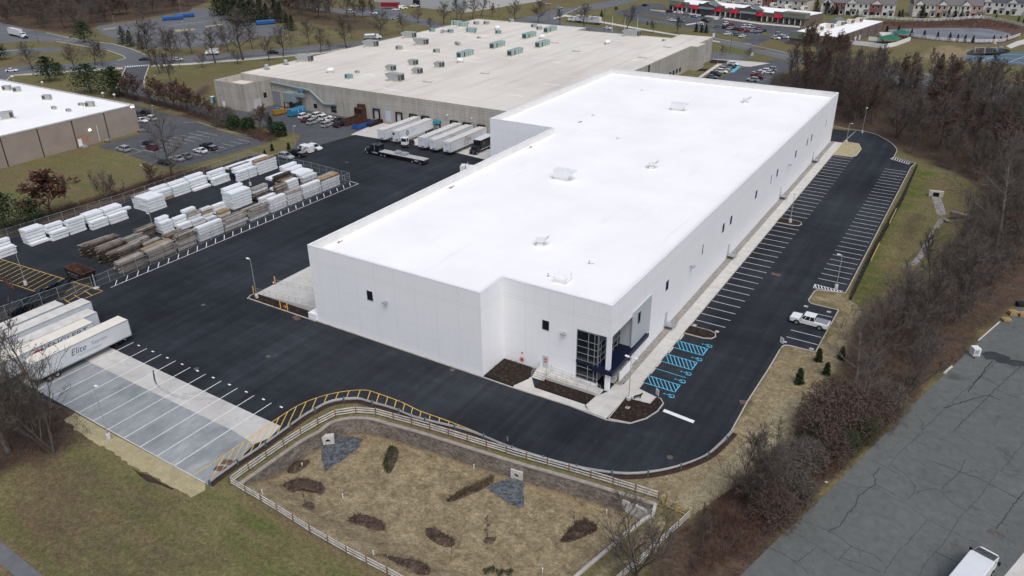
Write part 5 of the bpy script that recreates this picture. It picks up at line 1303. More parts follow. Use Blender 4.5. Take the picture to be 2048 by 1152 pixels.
for a in(('sedan','white',284,242.5,E_,'white car closest to the brick warehouse corner'),('suv','white',301,238.5,W_,'white suv next to the dark suv by the brick corner'),('sedan','black',274,231,E_,'black car half hidden by the brick warehouse corner'),('suv','black',290,227.5,W_,'black suv with silver roof beside the hedge strip'),('suv','silver',247,300,W_,'silver older suv alone near the white door landing'),('sedan','black',297,288,W_,'black sedan behind the maroon car by the big bare tree'),('suv','maroon',304,297,W_,'maroon suv under the big bare tree'),('sedan','black',328,326,W_,'black car at the foot of the big bare tree'),('sedan','silver',354,319,W_,'silver sedan seen through the bare tree trunk'),('sedan','grey',371,314,W_,'dark grey sedan beside the silver one at the low fence'),('sedan','white',401,303,W_,'white sedan beside the black pickup'),('pickup','black',418,296.5,W_,'black pickup with open bed in the old car lot')):
 put_car(*a,gC)
gD='cars in front of the beige warehouse tower'
for a in(('sedan','white',1466,129,R(-4),'white car on the pale walk by the flagpoles'),('sedan','black',1461,134,R(-4),'black car second from the flagpoles'),('sedan','grey',1453,135.5,R(-4),'dark grey car third from the flagpoles'),('suv','silver',1449,139.5,R(-4),'silver suv in the row by the office lawn'),('suv','white',1444,144.5,R(-4),'white suv in the row by the office lawn'),('suv','green',1431,150,R(-4),'dark green suv in the row by the office lawn'),('sedan','grey',1424,155,R(-4),'grey sedan half hidden by the white parapet'),('suv','silver',1505,161,R(176),'silver suv half hidden by the parapet on the wood side'),('sedan','maroon',1515,156,R(176),'dark red car on the wood side, closer to the parapet'),('sedan','red',1513,151,R(176),'red car on the wood side beside a darker red one'),('sedan','silver',1515,146.5,R(176),'silver sedan behind the red cars under bare branches'),('suv','white',1528,143.5,R(176),'white suv under the bare trees on the wood side'),('sedan','white',1536,146,R(176),'white sedan at the wood edge'),('suv','silver',1542,140,R(176),'silver suv last before the road on the wood side')):
 put_car(*a,gD,False)
gE='cars at the shops';ua=ang
for a in(('sedan','black',1291,11.5,R(10),'black sedan leaving past the shop corner'),('sedan','black',1339,23.5,R(30),'black car at the end tower kerb'),('sedan','white',1359,25,R(10),'white car along the shop kerb under the first awning'),('sedan','silver',1373,27.5,R(10),'silver car along the shop kerb under the second awning'),('sedan','blue',1389,34,R(-15),'pale blue sedan driving past the first slate gable'),('suv','black',1407,31,R(-70),'black suv at the kerb below the first slate gable'),('sedan','white',1344,41.5,R(10),'white sedan alone near the planted lot edge'),('sedan','grey',1362,43,R(10),'grey car beside the planted lot edge'),('pickup','black',1411,43,R(165),'black pickup by the pale crossing strip'),('sedan','white',1400,49,R(165),'white car behind the three dark cypresses'),('sedan','grey',1434.5,53.5,R(12),'grey sedan first in the crowded shop bays'),('suv','white',1453,48.5,R(12),'white suv beside a red one in the shop bays'),('sedan','red',1462,50,R(12),'red car between white suv and black suv in the shop bays'),('suv','black',1451,55.5,R(12),'black suv in front of the white suv in the shop bays'),('sedan','silver',1460,57.5,R(12),'silver car in front of the red car in the shop bays'),('sedan','black',1471.5,58.5,R(12),'black car between silver and red in the shop bays'),('suv','red',1481.5,60,R(12),'red suv in the middle of the front shop bays'),('suv','white',1490,54,R(12),'white suv in the rear shop bays, first of two'),('suv','white',1500.5,54.5,R(12),'white suv in the rear shop bays, second of two'),('sedan','silver',1507,56,R(12),'silver car in the rear shop bays beside a white suv'),('sedan','red',1517,57.5,R(12),'red sedan last in the rear shop bays'),('sedan','red',1495.5,63,R(12),'red sedan in the front shop bays beside a silver car'),('sedan','silver',1506.5,63,R(12),'silver sedan beside the front red sedan'),('pickup','blue',1517,64.5,R(12),'blue grey pickup in the front shop bays'),('suv','black',1526,62.5,R(12),'black suv last in the front shop bays'),('sedan','white',1456,68.5,R(12),'white car in the outer bays by the green island'),('suv','grey',1473.5,70,R(12),'grey suv between white cars in the outer bays'),('sedan','white',1485,73,R(12),'white sedan at the outer island by the exit'),('suv','white',1552,77,R(-8),'white suv outside the shop block behind bare trees'),('sedan','grey',1561,75.5,R(-8),'grey car outside the shop block between white cars'),('sedan','white',1571,75,R(-8),'white car closest to the shop block front'),('suv','silver',1558,70,R(-8),'silver suv in the second row outside the shop block')):
 put_car(a[0],a[1],a[2],a[3],ua+a[4]*0+(PI/2 if a[2]>1430 and a[2]<1530 else a[4]),a[5],gE,False)
gF='traffic on the roads'
for a in(('sedan','white',24,142,R(38),'white sedan on the main road by the pines'),('sedan','black',289,119.5,R(218),'black sedan at the road junction'),('sedan','white',356,120,R(38),'white sedan following the junction'),('suv','black',547,106,R(45),'black suv on the main road between bare trees'),('sedan','silver',789,37.5,R(60),'silver car coming down the lane from the depot'),('sedan','white',1215,57,R(-8),'white car behind the long white truck'),('suv','silver',1118,17,R(50),'silver suv at the far crossing'),('suv','silver',1093,9,R(20),'silver suv parked beyond the far crossing')):
 put_car(*a,gF,False,0.03)
gG='vehicles at the depot'
for a in(('van','white',806,17,R(40),'white box van by the depot entrance'),('pickup','white',830,13.5,R(40),'white pickup by the depot entrance'),('sedan','white',791,20,R(40),'white car behind the red trailer'),('sedan','white',696,20,R(0),'white car among the russet trees by the depot lane'),('suv','white',704,25,R(10),'white suv among the russet trees'),('suv','white',747,27,R(20),'white suv under the russet tree'),('sedan','silver',616,10,R(0),'silver car in the far strip behind bare trees'),('sedan','white',632,12,R(0),'white car in the far strip behind bare trees')):
 put_car(*a,gG,False,0.03)
g=(G(1582,647,.5)+G(1660,652,.5))/2
pk=dup(CARS[('pickup',True)],(73.6,41.85,0.035),R(178),'white crew cab pickup parked alone in the short bays',group='vehicles at the white warehouse',swap={'car_paint':PAINTS['white']})
pk.scale=(1.06,1.04,1.02)
M['trailer_white']=mat('trailer_white',(0.63,0.66,0.69),0.5,vary=0.05,scale=0.5)
M['trailer_roof']=mat('trailer_roof',(0.62,0.60,0.56),0.6,vary=0.12,scale=0.5,fine=.06,fscale=4)
M['trailer_roof_cream']=mat('trailer_roof_cream',(0.76,0.72,0.62),0.6,vary=0.05,scale=0.5)
M['axle']=mat('axle',(0.03,0.03,0.032),0.8)
def trailer(label,loc,rz,L=16.15,group=None,skirt=False):
 t=thing('semi_trailer',label,'trailer',loc,rz,group)
 q=MB();q.box(-1.29,1.29,0,L,1.15,4.02);q.build('body',M['trailer_white'],t)
 q=MB();q.box(-1.27,1.27,.05,L-.05,4.02,4.06);q.build('roof',M['trailer_roof'],t)
 q=MB()
 for s in(-1,1):
  q.box(s*1.305-.02,s*1.305+.02,-.01,L,3.92,4.05);q.box(s*1.30-.02,s*1.30+.02,-.01,L,1.08,1.26)
  q.box(s*1.27-.04,s*1.27+.04,-.04,.05,1.1,4.05);q.box(s*1.27-.04,s*1.27+.04,L-.05,L+.04,1.1,4.05)
 q.build('rails',M['galv'],t)
 q=MB();q.box(-.55,.55,.5,L-.2,.92,1.15);q.box(-1.2,1.2,L-.25,L-.1,.5,.62);q.box(-1.0,-.9,L-.2,L-.1,.55,1.1);q.box(.9,1.0,L-.2,L-.1,.55,1.1);q.build('frame',M['axle'],t)
 for s in(-1,1):
  q=MB();q.box(s*.75-.08,s*.75+.08,2.6,2.8,.12,1.1);q.box(s*.75-.2,s*.75+.2,2.5,2.9,.02,.12);q.build('landing_leg',M['axle'],t)
  for y in(L-3.2,L-1.95):
   q=MB();q.wheel((s*.98,y,.5),.5,.6,'x',14);w=q.build('wheel',M['black_rubber'],t)
   q=MB();q.wheel((s*1.22,y,.5),.27,.14,'x',10);q.build('rim',M['rim'],w)
 if skirt:
  q=MB();q.box(1.29,1.33,4.0,L-4.5,.55,1.12);q.build('side_skirt',M['galv'],t)
 q=MB();q.box(-.35,.35,-.06,0,1.35,1.55);q.box(.5,.8,-.08,0,1.4,1.6);q.build('coupling_box',M['axle'],t)
 return t
gT='trailers backed up to the dock doors'
DX=[]
for i,((a,b),(c_,d),lb)in enumerate((((757,278),(769,280),'plain white trailer furthest along the dock wall'),((786,281),(799,282.5),'white trailer with a round black emblem on its side'),((837.5,294),(851,296),'white trailer with a faint script name, first after the teal awning'),((861,298),(873,300.6),'white trailer with a script name, middle of the three by the awning'),((887.5,303),(901,305.6),'white trailer with a bold rust script name beside the black box truck'))):
 p=(G(a,b,1.1)+G(c_,d,1.1))/2
 L=108.0-p.y
 t=trailer(lb,(p.x,p.y,0.03),0,L,gT,skirt=(i==1))
 if i==1:
  q=MB();q.tube((1.295,3.9,2.75),(1.315,3.9,2.75),.75,.75,20);e=q.build('emblem',M['letter_dark'],t)
  q=MB();q.tube((1.315,3.9,2.75),(1.32,3.9,2.75),.5,.5,20);q.build('emblem_ring',M['trailer_white'],e);q=MB();q.box(1.32,1.325,3.82,3.98,2.2,3.3);q.box(1.32,1.325,3.5,4.3,2.7,2.8);q.build('emblem_mark',M['letter_dark'],e)
  q=MB();q.box(1.295,1.30,5.6,8.6,3.05,3.15);q.box(1.295,1.30,5.6,7.4,2.6,2.68);q.build('lettering',M['letter_grey'],t)
  q=MB();q.tube((-.8,-.03,3.1),(-.8,-.01,3.1),.42,.42,16);q.build('emblem',M['letter_dark'],t)
 if i in(2,3,4):
  text('Elite',t,(1.30,6.3 if i<4 else 6.6,2.75 if i<4 else 2.3),(PI/2,0,PI/2),1.5 if i<4 else 2.0,M['letter_grey']if i<4 else M['letter_rust'],shear=.35)
  text('Express',t,(1.30,8.2 if i<4 else 6.4,2.2 if i<4 else 1.55),(PI/2,0,PI/2),.6 if i<4 else.95,M['letter_grey'],shear=.1)
  text('Elite',t,(-.7,-.03,3.0),(PI/2,0,0),.55,M['letter_grey'],shear=.3)
 DX.append(p)
gY='trailers on the concrete pad'
for i,(x,y,lb)in enumerate(((-37.55,-23.15,'white trailer closest to the chain-link fence on the pad'),(-34.3,-20.25,'white trailer with patched grey roof, second from the fence'),(-29.9,-22.0,'white trailer with stained roof in the middle of the pad row'),(-27.2,-24.45,'cream roofed trailer with a red oval and bold black name'),(-23.05,-20.95,'cream roofed trailer with a blue script name, last on the pad'))):
 t=trailer(lb,(x,y,0.045),PI,16.15,gY)
 if i>=3:
  for ch in kids(t):
   if ch.name.startswith('roof'):ch.data.materials[0]=M['trailer_roof_cream']
 if i==3:
  text('ENGLERT',t,(-1.3,8.0,2.9),(PI/2,0,-PI/2),1.2,M['letter_dark'],shear=.12,sx=1.35)
  q=MB();q.lathe([(.62,0),(.62,.02)],18);o=q.build('oval',M['red_sign'],t);o.rotation_euler=(0,-PI/2,0);o.location=(-1.295,9.3,3.2);o.scale=(.55,1.5,1)
 if i==4:
  text('Elite',t,(-1.3,10.3,2.35),(PI/2,0,-PI/2),1.5,M['letter_navy'],shear=.3)
  text('Express',t,(-1.3,6.7,2.65),(PI/2,0,-PI/2),.85,M['letter_grey'])
  q=MB();q.box(-1.302,-1.297,5.2,9.3,2.0,2.06);q.box(-1.302,-1.297,5.2,9.0,1.8,1.84);q.build('small_lettering',M['letter_grey'],t)
def tractor(label,loc,rz,m,sleeper=True,name='semi_tractor',chrome=True):
 ""
 t=thing(name,label,'truck',loc,rz)
 q=MB();q.loft([[(2.0,-.85,.75),(2.0,.85,.75),(2.0,.95,1.85),(2.0,-.95,1.85)],[(4.0,-.6,.8),(4.0,.6,.8),(4.0,.62,1.65),(4.0,-.62,1.65)]],0);q.build('hood',m,t)
 q=MB();q.box(.3,2.0,-1.1,1.1,.85,2.1);q.add([(.3,-1.1,2.1),(2.0,-1.1,2.1),(2.0,1.1,2.1),(.3,1.1,2.1),(.3,-1.0,2.95),(1.75,-1.0,2.95),(1.75,1.0,2.95),(.3,1.0,2.95)],[(4,5,6,7),(0,1,5,4),(2,3,7,6),(1,2,6,5),(3,0,4,7)])
 if sleeper:q.box(-1.35,.3,-1.15,1.15,.9,3.1)
 q.build('cab',m,t)
 q=MB();q.add([(2.005,-.95,2.15),(2.005,.95,2.15),(1.79,.9,2.85),(1.79,-.9,2.85)],[(0,1,2,3)])
 for s in(-1,1):q.add([(.7,s*1.115,2.15),(1.85,s*1.115,2.15),(1.7,s*1.03,2.8),(.7,s*1.03,2.8)],[(0,1,2,3)if s<0 else(3,2,1,0)])
 q.build('windows',M['car_glass'],t)
 q=MB();q.box(4.0,4.12,-.6,.6,.85,1.65);q.box(4.05,4.3,-1.15,1.15,.45,.8);q.build('grille',M['chrome']if chrome else M['dark_metal'],t)
 q=MB();q.box(-4.2,3.8,-.45,.45,.62,.9);q.build('frame',M['axle'],t)
 for s in(-1,1):
  q=MB();q.tube((3.3,s*.95,.75),(2.6,s*.95,1.2),.28,.28,8);q.box(2.6,3.7,s*.95-.22,s*.95+.22,1.05,1.2);q.build('fender',m,t)
  q=MB();q.tube((-.9,s*.95,.75),(1.2,s*.95,.75),.33,.33,12);q.build('fuel_tank',M['chrome']if chrome else M['galv'],t)
  q=MB();q.tube((-.1 if not sleeper else.2,s*1.22,.9),(-.1 if not sleeper else.2,s*1.22,3.6),.09,.09,8);q.build('exhaust_stack',M['chrome'],t)
  q=MB();q.box(3.75,3.95,s*.82-.12,s*.82+.12,1.15,1.38);q.build('headlight',M['lamp_clear'],t)
  for x,w_ in((3.1,.3),(-2.1,.62),(-3.4,.62)):
   q=MB();q.wheel((x,s*(.98 if w_<.5 else.9),.5),.5,w_,'y',14);w=q.build('wheel',M['black_rubber'],t)
   q=MB();q.wheel((x,s*1.15,.5),.28,.14,'y',10);q.build('rim',M['rim'],w)
 q=MB();q.box(-2.9,-2.1,-.5,.5,.9,1.15);q.build('fifth_wheel',M['axle'],t)
 return t
tractor('black chrome tractor pulling the empty flatbed',(-56.0+1.2,80.6,.035),PI,M['black_paint'])
t=thing('flatbed_trailer','empty grey flatbed trailer with coil racks behind the black tractor','trailer',(-51.6,80.5,.035),R(-1.5))
q=MB();q.box(-1.8,14.4,-1.28,1.28,1.32,1.45);q.build('deck',mat('deck_grey',(.42,.42,.41),.6,vary=.12,fine=.1),t)
q=MB();q.box(-1.8,14.4,-1.3,-1.24,1.2,1.44);q.box(-1.8,14.4,1.24,1.3,1.2,1.44);q.box(0,14.3,-.5,-.35,.85,1.32);q.box(0,14.3,.35,.5,.85,1.32);q.box(14.3,14.45,-1.2,1.2,.55,1.3);q.build('frame',M['axle'],t)
for s in(-1,1):
 for x in(10.4,13.2):
  q=MB();q.wheel((x,s*.92,.5),.5,.62,'y',14);w=q.build('wheel',M['black_rubber'],t);q=MB();q.wheel((x,s*1.18,.5),.28,.14,'y',10);q.build('rim',M['rim'],w)
q=MB();q.box(11.2,12.4,-1.27,-1.05,.7,1.2);q.build('tool_box',M['galv'],t)
for k,(x,y,w)in enumerate(((3.8,.4,'first'),(4.8,.3,'second'),(6.3,.1,'third'),(7.1,.2,'fourth'))):
 a=R(-1.5);q=MB()
 for dx in(-.35,.35):q.tube((dx,-.75,.1),(dx,-.75,.75),.06);q.tube((dx,.75,.1),(dx,.75,.75),.06);q.tube((dx,-.75,.7),(dx,.75,.7),.07);q.tube((dx,-.75,.15),(dx,.75,.15),.07)
 q.tube((-.3,-.4,.4),(.3,-.4,.4),.35,.35,10);q.tube((-.3,.4,.4),(.3,.4,.4),.35,.35,10)
 tag(q.build('coil_rack',M['galv'],None,(-51.6+x,80.5+y-x*.026,1.485),a),w+' steel coil rack from the cab on the flatbed deck','rack','coil racks on the flatbed')
g=G(815,293);t=thing('yard_tractor','white cabbed yard tractor parked among the dock trailers','truck',(g.x,g.y,.035),R(-78))
q=MB();q.box(.4,1.9,-1.0,.75,1.0,2.9);q.box(.3,2.0,-1.05,.8,2.9,3.05);q.build('cab',PAINTS['white'],t)
q=MB();q.box(1.9,1.93,-.9,.65,1.9,2.75);q.box(.7,1.7,.75,.78,1.9,2.75);q.box(.7,1.7,-1.03,-1.0,1.9,2.75);q.build('windows',M['car_glass'],t)
q=MB();q.box(-3.6,2.0,-.5,.5,.6,.95);q.box(1.9,2.2,-1.1,1.1,.5,.95);q.box(-3.0,-1.6,-.6,.6,.95,1.2);q.build('frame',M['axle'],t)
for s in(-1,1):
 for x in(1.1,-2.3):
  q=MB();q.wheel((x,s*.9,.5),.5,.45,'y',14);w=q.build('wheel',M['black_rubber'],t);q=MB();q.wheel((x,s*1.1,.5),.28,.1,'y',10);q.build('rim',M['rim'],w)
g=G(952,304,.4);t=thing('box_truck','black box truck with a gold letter and pale roof beside the white wing','truck',(g.x,g.y,.035),R(90)+PI)
q=MB();q.box(-7.5,-.6,-1.25,1.25,1.0,3.7);q.build('box',M['black_paint'],t)
q=MB();q.box(-7.5,-.6,-1.28,1.28,3.7,3.78);q.box(-.66,-.58,-1.28,-1.2,1,3.7);q.box(-7.5,-.6,1.25,1.28,.98,1.1);q.build('roof_cap',M['trailer_white'],t)
q=MB();q.box(-.5,.9,-1.1,1.1,.75,1.9);q.loft([[(.9,-1.0,.7),(.9,1.0,.7),(.9,1.05,1.5),(.9,-1.05,1.5)],[(2.1,-.85,.7),(2.1,.85,.7),(2.1,.85,1.25),(2.1,-.85,1.25)]]);q.box(-.5,.3,-1.0,1.0,1.9,2.45);q.build('cab',M['black_paint'],t)
q=MB();q.add([(.95,-1.0,1.55),(.95,1.0,1.55),(.31,.92,2.4),(.31,-.92,2.4)],[(0,1,2,3)]);q.build('windshield',M['car_glass'],t)
for s in(-1,1):
 for x in(1.2,-5.6):
  q=MB();q.wheel((x,s*.98,.48),.48,.4,'y',12);w=q.build('wheel',M['black_rubber'],t);q=MB();q.wheel((x,s*1.14,.48),.26,.1,'y',10);q.build('rim',M['rim'],w)
 q=MB();q.box(2.08,2.14,s*.65-.13,s*.65+.13,.95,1.12);q.build('headlight',M['lamp_clear'],t)
text('E',t,(-2.1,1.26,2.2),(PI/2,0,PI),1.1,M['letter_gold'])
g=G(932,332,2.9);tractor('white tractor mostly hidden behind the white parapet',(g.x,g.y,.035),R(20),PAINTS['white'],True,chrome=False)
a=G(1941,1099,2.95);b=G(1990,1125,2.95);mid=(a+b)/2;dirx=(b-a).normalized();hd=math.atan2(dirx.x,-dirx.y)
t=thing('box_truck','white box truck with slanted cab windscreen in the loading lot','truck',(mid.x,mid.y,.03),hd)
wd=(b-a).length/2
q=MB();q.box(-7.5,0,-wd,wd,.9,2.95);q.build('box',PAINTS['white'],t,bevel=.06)
q=MB();q.box(-7.4,-.05,-wd+.06,wd-.06,2.95,2.98);q.build('roof',M['trailer_white'],t)
q=MB();q.loft([[(.12,-wd*.95,.6),(.12,wd*.95,.6),(.12,wd*.9,2.7),(.12,-wd*.9,2.7)],[(.3,-wd*.95,.6),(.3,wd*.95,.6),(.3,wd*.9,2.7),(.3,-wd*.9,2.7)],[(2.2,-wd*.9,.6),(2.2,wd*.9,.6),(2.2,wd*.88,2.05),(2.2,-wd*.88,2.05)],[(2.6,-wd*.72,.6),(2.6,wd*.72,.6),(2.6,wd*.66,1.95),(2.6,-wd*.66,1.95)]]);q.build('cab',PAINTS['white'],t,bevel=.05)
q=MB();q.add([(.36,-wd*.84,2.68),(.36,wd*.84,2.68),(2.1,wd*.82,2.09),(2.1,-wd*.82,2.09)],[(0,3,2,1)])
q.v=[(x+.03,y,z+.03)for x,y,z in q.v];q.build('windshield',mat('windshield_grey',(.06,.07,.075),.15,spec=.6,vary=.3),t)
q=MB()
for s in(-1,1):q.tube((2.0,s*.3,2.18),(1.1,s*.3+.5,2.48),.03,.03,4)
q.build('wiper',M['black_rubber'],t)
for s in(-1,1):
 q=MB();q.box(1.0,1.1,s*(wd+.2)-.14,s*(wd+.2)+.14,1.9,2.4);q.tube((.9,s*wd*.85,2.2),(1.05,s*(wd+.2),2.2),.03);q.build('mirror',M['black_rubber'],t)
 for x in(1.0,-5.5):
  q=MB();q.wheel((x,s*(wd-.2),.48),.48,.4,'y',14);w=q.build('wheel',M['black_rubber'],t);q=MB();q.wheel((x,s*(wd-.03),.48),.26,.1,'y',10);q.build('rim',M['rim'],w)
 q=MB();q.box(2.58,2.64,s*wd*.45-.15,s*wd*.55+.15,.85,1.05);q.build('headlight',M['lamp_clear'],t)
a=G(185/4,76);t=tractor('white tractor hauling a white trailer along the side road',(a.x,a.y,.03),R(-8),PAINTS['white'],False,chrome=False)
t=trailer('white trailer behind a white tractor on the side road',(a.x-2.2,a.y+.4,.03),R(90)-R(8),13.5,'trailers out on the roads')
a=G(1148,44);t=tractor('white tractor at the head of a long white truck by the shops',(a.x,a.y,.03),R(170),PAINTS['white'],True,chrome=False)
t=trailer('long white trailer on the avenue before the shops',(a.x+2.2,a.y-.4,.03),R(-90)-R(10),16.15,'trailers out on the roads')
a=G(421,110);t=thing('box_truck','small white box truck on the main road between bare trees','truck',(a.x,a.y,.03),R(220))
q=MB();q.box(-4,.2,-1.05,1.05,.8,2.9);q.build('box',PAINTS['white'],t);q=MB();q.box(.3,1.6,-1,1,.6,2.1);q.box(1.6,2.3,-.9,.9,.6,1.3);q.build('cab',PAINTS['white'],t);q=MB();q.box(1.6,1.65,-.9,.9,1.35,2.0);q.build('windshield',M['car_glass'],t)
for s in(-1,1):
 for x in(1.2,-2.8):q=MB();q.wheel((x,s*.9,.4),.4,.3,'y',10);q.build('wheel',M['black_rubber'],t)
a=G(746,79);t=thing('tank_truck','grey equipment truck with load on the main road behind the beige roof','truck',(a.x,a.y,.03),R(50))
q=MB();q.box(-4.5,1.5,-1.1,1.1,1.0,1.4);q.tube((-4.2,0,2.2),(1.0,0,2.2),.9,.9,12);q.build('load',M['galv'],t);q=MB();q.box(1.6,3.2,-1.1,1.1,.7,2.5);q.box(3.2,4.3,-.9,.9,.7,1.6);q.build('cab',PAINTS['white'],t)
for s in(-1,1):
 for x in(3.3,-2.6,-3.8):q=MB();q.wheel((x,s*.95,.5),.5,.4,'y',10);q.build('wheel',M['black_rubber'],t)
a=G(773,18);t=trailer('red trailer parked by the depot lane',(a.x-4,a.y,.03),R(-70),12,'trailers out on the roads')
for k_ in kids(t):
 if k_.name.startswith(('body','roof')):k_.data.materials[0]=PAINTS['red']
M['blue_steel']=mat('blue_steel',(0.035,0.19,0.33),0.5,vary=0.15)
M['deep_blue']=mat('deep_blue',(0.02,0.09,0.28),0.5,vary=0.12)
M['rust']=mat('rust',(0.075,0.035,0.028),0.85,vary=0.35,scale=1.5)
M['rust_dark']=mat('rust_dark',(0.022,0.014,0.012),0.85,vary=0.35,scale=1.5)
M['yellow_steel']=mat('yellow_steel',(0.33,0.17,0.03),0.6,vary=0.2)
def octo_box(label,q0,L,m,rz,group=None,name='compactor_container',col='blue'):
 g=G(*q0);t=thing(name,label,'container',(g.x,g.y,.03),rz,group)
 q=MB();pr=[(-1.2,.5),(-1.2,1.9),(-.7,2.5),(.7,2.5),(1.2,1.9),(1.2,.5),(1.0,.25),(-1.0,.25)]
 q.loft([[(a,y,b)for a,b in pr]for y in(-L/2,L/2)])
 for k in range(int(L/1.1)):y=-L/2+.4+k*1.1;q.loft([[(a*1.03,yy,b if b<1 else b*1.015)for a,b in pr]for yy in(y,y+.12)])
 q.build('body',M[m],t)
 q=MB();q.box(-1.0,-.8,-L/2,L/2,0,.25);q.box(.8,1.0,-L/2,L/2,0,.25);q.build('skid',M['rust_dark'],t)
 return t
t=octo_box('blue ribbed compactor container by the dust collector',(594,230),6.4,'blue_steel',0)
q=MB()
for y,z in((-.6,1.3),(1.4,1.4)):q.add([(1.245,y,z),(1.245,y+.5,z),(1.245,y+.25,z+.5)],[(0,1,2)])
q.build('marking',M['letter_white'],t)
octo_box('blue container trailer in the far lot, first of the joined pair',(346,40),11.5,'deep_blue',R(-28)+0,'blue containers in the far lot');octo_box('blue container trailer in the far lot, second of the joined pair',(370,35),11,'deep_blue',R(-28),'blue containers in the far lot')
octo_box('short blue container trailer at the edge of the far lot',(531,49),10.5,'deep_blue',R(-28),'blue containers in the far lot')
def open_box(label,loc,rz,L,Wd,Hh,m,group=None,name='open_container',holes=None):
 t=thing(name,label,'container',loc,rz,group)
 q=MB();T=.08;b=.85 if name=='scrap_container' else 1.0
 out0=[(-L/2*b,-Wd/2*b),(L/2*b,-Wd/2*b),(L/2*b,Wd/2*b),(-L/2*b,Wd/2*b)];out1=[(-L/2,-Wd/2),(L/2,-Wd/2),(L/2,Wd/2),(-L/2,Wd/2)]
 n=4
 for i in range(4):
  j=(i+1)%4
  q.quad((*out0[i],.12),(*out0[j],.12),(*out1[j],Hh),(*out1[i],Hh),0)
  a0,a1,b0,b1=[(p[0]*(1-T),p[1]*(1-T*1.5))for p in(out0[i],out1[i],out0[j],out1[j])]
  q.quad((*b0,.25),(*a0,.25),(*a1,Hh),(*b1,Hh),1)
  q.quad((*out1[i],Hh),(*out1[j],Hh),(*b1,Hh),(*a1,Hh),1)
 q.box(-L/2*b+.02,L/2*b-.02,-Wd/2*b+.02,Wd/2*b-.02,.13,.25,1)
 q.build('shell',[M[m],M['rust']],t)
 for k in range(7):
  x=-L/2*b+.3+k*(L*b-.6)/6
  if name=='scrap_container':continue
  for s in(-1,1):q=MB();q.box(x-.06,x+.06,s*Wd/2-.05,s*Wd/2+.05,Hh*.25,Hh-.02);q.build('rib',M[m],t)
 q=MB();q.box(-L/2*b,L/2*b,-Wd/2*b+.2,-Wd/2*b+.35,0,.13);q.box(-L/2*b,L/2*b,Wd/2*b-.35,Wd/2*b-.2,0,.13);q.build('skid',M['rust_dark'],t)
 return t
t=open_box('dark rusty open scrap container with punched holes by the fence corner',(-51.6,-11.3,.035),R(-2),6.6,2.7,2.3,'rust_dark',name='scrap_container')
q=MB()
for k in range(6):q.box(-2.0+k*.62,-1.8+k*.62,-1.36,-1.30,1.35+(k%2)*.1,1.6+(k%2)*.1);q.box(-1.8+k*.62,-1.7+k*.62,-1.3,-1.22,.75,.88)
q.build('hole_pattern',M['letter_grey'],t)
q=MB();q.lathe([(.75,-.6),(.75,.6)],14);o=q.build('steel_drum',M['rust']);o.rotation_euler=(PI/2,0,R(70));o.location=(-52.3,-11.2,1.3);tag(o,'rusty drum lying inside the scrap container','drum')
q=MB();q.add([(-.5,-.4,0),(.5,-.4,0),(.5,.4,0),(-.5,.4,0),(0,0,.9)],[(3,2,1,0),(0,1,4),(1,2,4),(2,3,4),(3,0,4)]);tag(q.build('foam_scrap',M['trailer_white'],None,(-49.9,-11.6,.9)),'white pointed scrap sticking up in the scrap container','scrap')
g=G(704,250);open_box('rusty red closed compactor box below the chute',(g.x-1.2,g.y+1.5,.03),R(90),7.5,2.4,1.9,'rust','roll-off containers at the beige wall')
g=G(722,255);open_box('blue open roll-off container full of scrap',(g.x,g.y+1.0,.03),R(90),7.5,2.3,1.6,'deep_blue','roll-off containers at the beige wall')
g=G(742,252);open_box('low dark open container with yellow end beside the blue one',(g.x,g.y+1.8,.03),R(90),6.5,2.0,1.1,'rust_dark','roll-off containers at the beige wall')
g=G(727,236);t=thing('compactor_chute','tall rusty compactor chute against the beige wall','compactor',(PL(1,YW,(727,236)).x,YW,.03))
q=MB();q.box(-1.8,1.6,-2.2,-.06,0,4.2);q.box(-1.2,1.4,-1.2,-.05,4.2,5.2);q.build('hopper',M['rust'],t);q=MB();q.box(-1.6,1.4,-2.26,-2.2,2.6,4.0);q.build('gate',M['rust_dark'],t)
g=G(563,228);t=thing('baler','yellow orange baler machine with a blue box on top','machine',(g.x,g.y,.03),R(78))
q=MB();q.box(-3,1,-.9,.9,.3,1.9);q.box(1,4,-.6,.6,.3,1.2);q.build('body',M['yellow_steel'],t);q=MB();q.box(-2.2,-.4,-.6,.6,1.9,2.4);q.build('top_box',M['blue_steel'],t);q=MB();q.box(4,5.2,-.9,.9,0,3.4);q.build('tower',M['rust_dark'],t)
g=G(427,206);t=thing('portable_toilet','blue and white portable toilet at the annex corner','toilet',(g.x,g.y,0.02),R(10))
q=MB();q.box(-.6,.6,-.6,.6,.1,2.2);q.build('cabin',M['blue_steel'],t);q=MB();q.box(-.65,.65,-.65,.65,2.2,2.35);q.build('roof',M['white_metal'],t);q=MB();q.box(-.4,.4,-.63,-.6,.2,2.0);q.build('door',M['pale_blue'],t)
def wrap_body(lo,hi):
 def f(t,vec):
  b=t.ramp(t.noise(vec,0.9,4),0.3,0.7,lo,hi)
  s=t.ramp(t.noise(t.mapping(vec,(2.5,0.5,6)),1.4,4,0.7),0.74,0.80,(1,1,1),(0.72,0.73,0.76))
  return t.mix(1.0,b,s,'MULTIPLY')
 return f
M['wrap_a']=mat('wrap_white',rough=0.45,body=wrap_body((0.70,0.735,0.77),(0.78,0.81,0.84)))
M['wrap_b']=mat('wrap_old',rough=0.55,body=wrap_body((0.50,0.525,0.545),(0.66,0.68,0.69)))
M['plank']=mat('plank_grey',(0.17,0.145,0.12),0.9,vary=0.4,scale=0.8,fine=.25,fscale=6)
M['plank_dark']=mat('plank_dark',(0.055,0.044,0.036),0.9,vary=0.45,scale=0.8,fine=.3,fscale=6)
